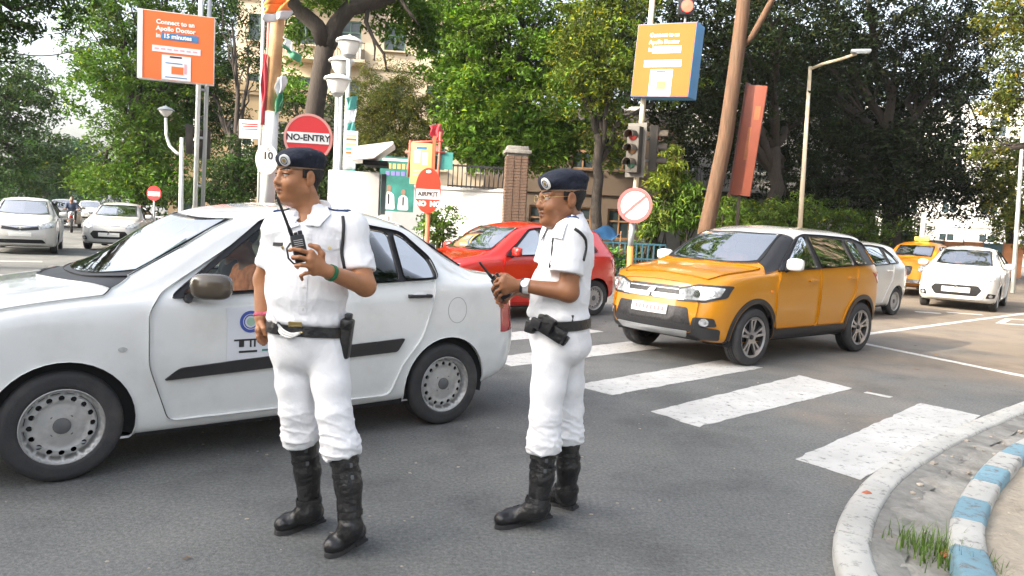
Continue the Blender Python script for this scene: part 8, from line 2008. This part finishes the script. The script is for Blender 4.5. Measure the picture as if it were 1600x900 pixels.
drv = ((-.34, -.16, .30), (-.34, .16, .30)); pas = ((-.22, -.12, .16), (-.22, .12, .16))
in_car(sedan, -.13, -.36, .64, 'passenger in an orange shirt behind the front window of the white sedan', M_orsh, pas)
in_car(sedan, .02, .36, .62, 'driver at the wheel on the far side of the white sedan', M_dkp, drv)
in_car(suv, .02, .36, .74, 'driver in a reddish shirt behind the windscreen of the orange suv', M_chk, drv)
in_car(redcar, .02, .36, .60, 'driver of the red hatchback seen through its dark window', M_blsh, drv)
wr = [o for o in COL.objects if o.get('label') == 'white hatchback with hexagonal grille at the far right'][0]
in_car(wr, .02, .36, .60, 'driver in an orange shirt in the white hatchback at the far right', M_orsh, drv)
def motorcycle(label, loc, rz):
    r = empty('motorcycle', loc, rz, label, 'motorcycle')
    for x in (-.64, .64):
        M = Matrix.Translation((x, 0, .30)) @ Matrix.Rotation(math.pi / 2, 4, 'X'); w = MB().lathe([(.22, -.04), (.28, -.05), (.30, 0), (.28, .05), (.22, .04)], 24, M).build('wheel', M_rubber, r, 50)
        q = MB().lathe([(.21, -.02), (.23, 0), (.21, .02)], 20, M)
        for a in np.linspace(0, math.pi, 5, endpoint=False): q.tube([M @ Vector((.22 * math.cos(a), .22 * math.sin(a), 0)), M @ Vector((-.22 * math.cos(a), -.22 * math.sin(a), 0))], .01, 4)
        q.build('rim', M_alloy, w, 40)
    MB().ball((-.12, 0, .80), (.28, .14, .15), 14).build('fuel_tank', M_redcar, r, True); MB().box((.32, 0, .80), (.62, .24, .10), ch=.04).build('seat', M_black, r)
    MB().box((-.02, 0, .48), (.42, .26, .34), ch=.06).build('engine', M_steel, r); MB().tube([(-.64, .09, .30), (-.45, .09, .85), (-.40, .09, 1.0)], .025, 8).tube([(-.64, -.09, .30), (-.45, -.09, .85), (-.40, -.09, 1.0)], .025, 8).build('fork', M_chrome, r, True)
    MB().tube([(-.30, -.36, 1.02), (-.42, -.15, 1.0), (-.42, .15, 1.0), (-.30, .36, 1.02)], .016, 8).build('handlebar', M_black, r, True)
    MB().ball((-.55, 0, .88), (.09, .10, .10), 12).build('headlight', M_lens, r, True); MB().tube([(.1, .16, .35), (.75, .18, .42)], .04, 8).build('exhaust', M_chrome, r, True)
    MB().lathe([(.33, -.06), (.335, 0), (.33, .06)], 16, Matrix.Translation((-.64, 0, .30)) @ Matrix.Rotation(math.pi / 2, 4, 'X'), .4, 2.6).build('mudguard', M_black, r, True)
    return r
mp_ = np.array((-20.366, 34.895, 0.000)[:2]); az = math.atan2(-.87, .49) + math.pi
motorcycle('motorcycle coming up the left street between the white cars', (mp_[0], mp_[1], 0), az)
Mw = Matrix.Translation((mp_[0], mp_[1], 0)) @ Matrix.Rotation(az, 4, 'Z'); p = Mw @ Vector((.20, 0, .86))
figure('person', ((-.42, -.32, .18), (-.42, .32, .18)), 'motorcycle rider in a dark blue shirt in the left street', p, az, mat('dark_shirt', (.05, .07, .12), .8), (.2, .1, .06), None, M_dkp)
# ---------------------------------------------------------------- the notice on the sedan door
Msed = Matrix.Rotation(0, 4, 'Z'); sb_ = sedan_bvh; Ls = 4.0
S3 = lambda u, v: (u - 2.0, -.86, v)
ds_ = []
notice = drape('door_notice', sb_, [(1.62, .595), (2.02, .615), (2.02, .925), (1.62, .91)], S3, (0, 1, 0), M_palep, sedan, .06, .0035, .003)
def ringp(c, r0, r1): return [(c[0] + r1 * math.cos(a), c[1] + r1 * math.sin(a)) for a in np.linspace(0, 2 * math.pi, 25)] + [(c[0] + r0 * math.cos(a), c[1] + r0 * math.sin(a)) for a in np.linspace(2 * math.pi, 0, 25)]
drape('crest_ring', sb_, ringp((1.76, .825), .048, .066), S3, (0, 1, 0), mat('crest_blue', (.05, .09, .38), .5), notice, .03, .0065, .002)
drape('crest_inner_ring', sb_, ringp((1.76, .825), .036, .042), S3, (0, 1, 0), mat('crest_blue', (.05, .09, .38), .5), notice, .03, .0065, .002)
drape('crest_centre', sb_, [(1.76 + .025 * math.cos(a), .825 + .025 * math.sin(a)) for a in np.linspace(0, 6.28, 13)[:-1]], S3, (0, 1, 0), mat('crest_green', (.35, .52, .40), .5), notice, .03, .0065, .002)
for (x0, x1, z0, z1, m) in ((1.66, 1.92, .712, .722, M_black_ink), (1.69, 1.72, .675, .712, M_black_ink), (1.755, 1.765, .672, .712, M_black_ink), (1.78, 1.79, .672, .712, M_black_ink), (1.83, 1.85, .675, .712, M_black_ink), (1.69, 1.80, .640, .652, M_black_ink), (1.83, 1.95, .643, .655, mat('print_green', (.05, .25, .20), .5))):
    drape('notice_print', sb_, [(x0, z0), (x1, z0), (x1, z1), (x0, z1)], S3, (0, 1, 0), m, notice, .05, .0065, .002)


# ---------------------------------------------------------------- the hazy air of the street
hm = bpy.data.materials.new('haze_air'); hm.use_nodes = True; hn = hm.node_tree; hn.nodes.remove(hn.nodes['Principled BSDF'])
hv = hn.nodes.new('ShaderNodeVolumePrincipled'); hv.inputs['Density'].default_value = 0.0003; hv.inputs['Color'].default_value = (.86, .93, 1.0, 1); hv.inputs['Anisotropy'].default_value = .2
hn.links.new(hv.outputs[0], hn.nodes['Material Output'].inputs['Volume'])
tag(MB().box((0, 300, 11.5), (1040, 1240, 26)).build('haze', hm, None, False), kind='stuff')
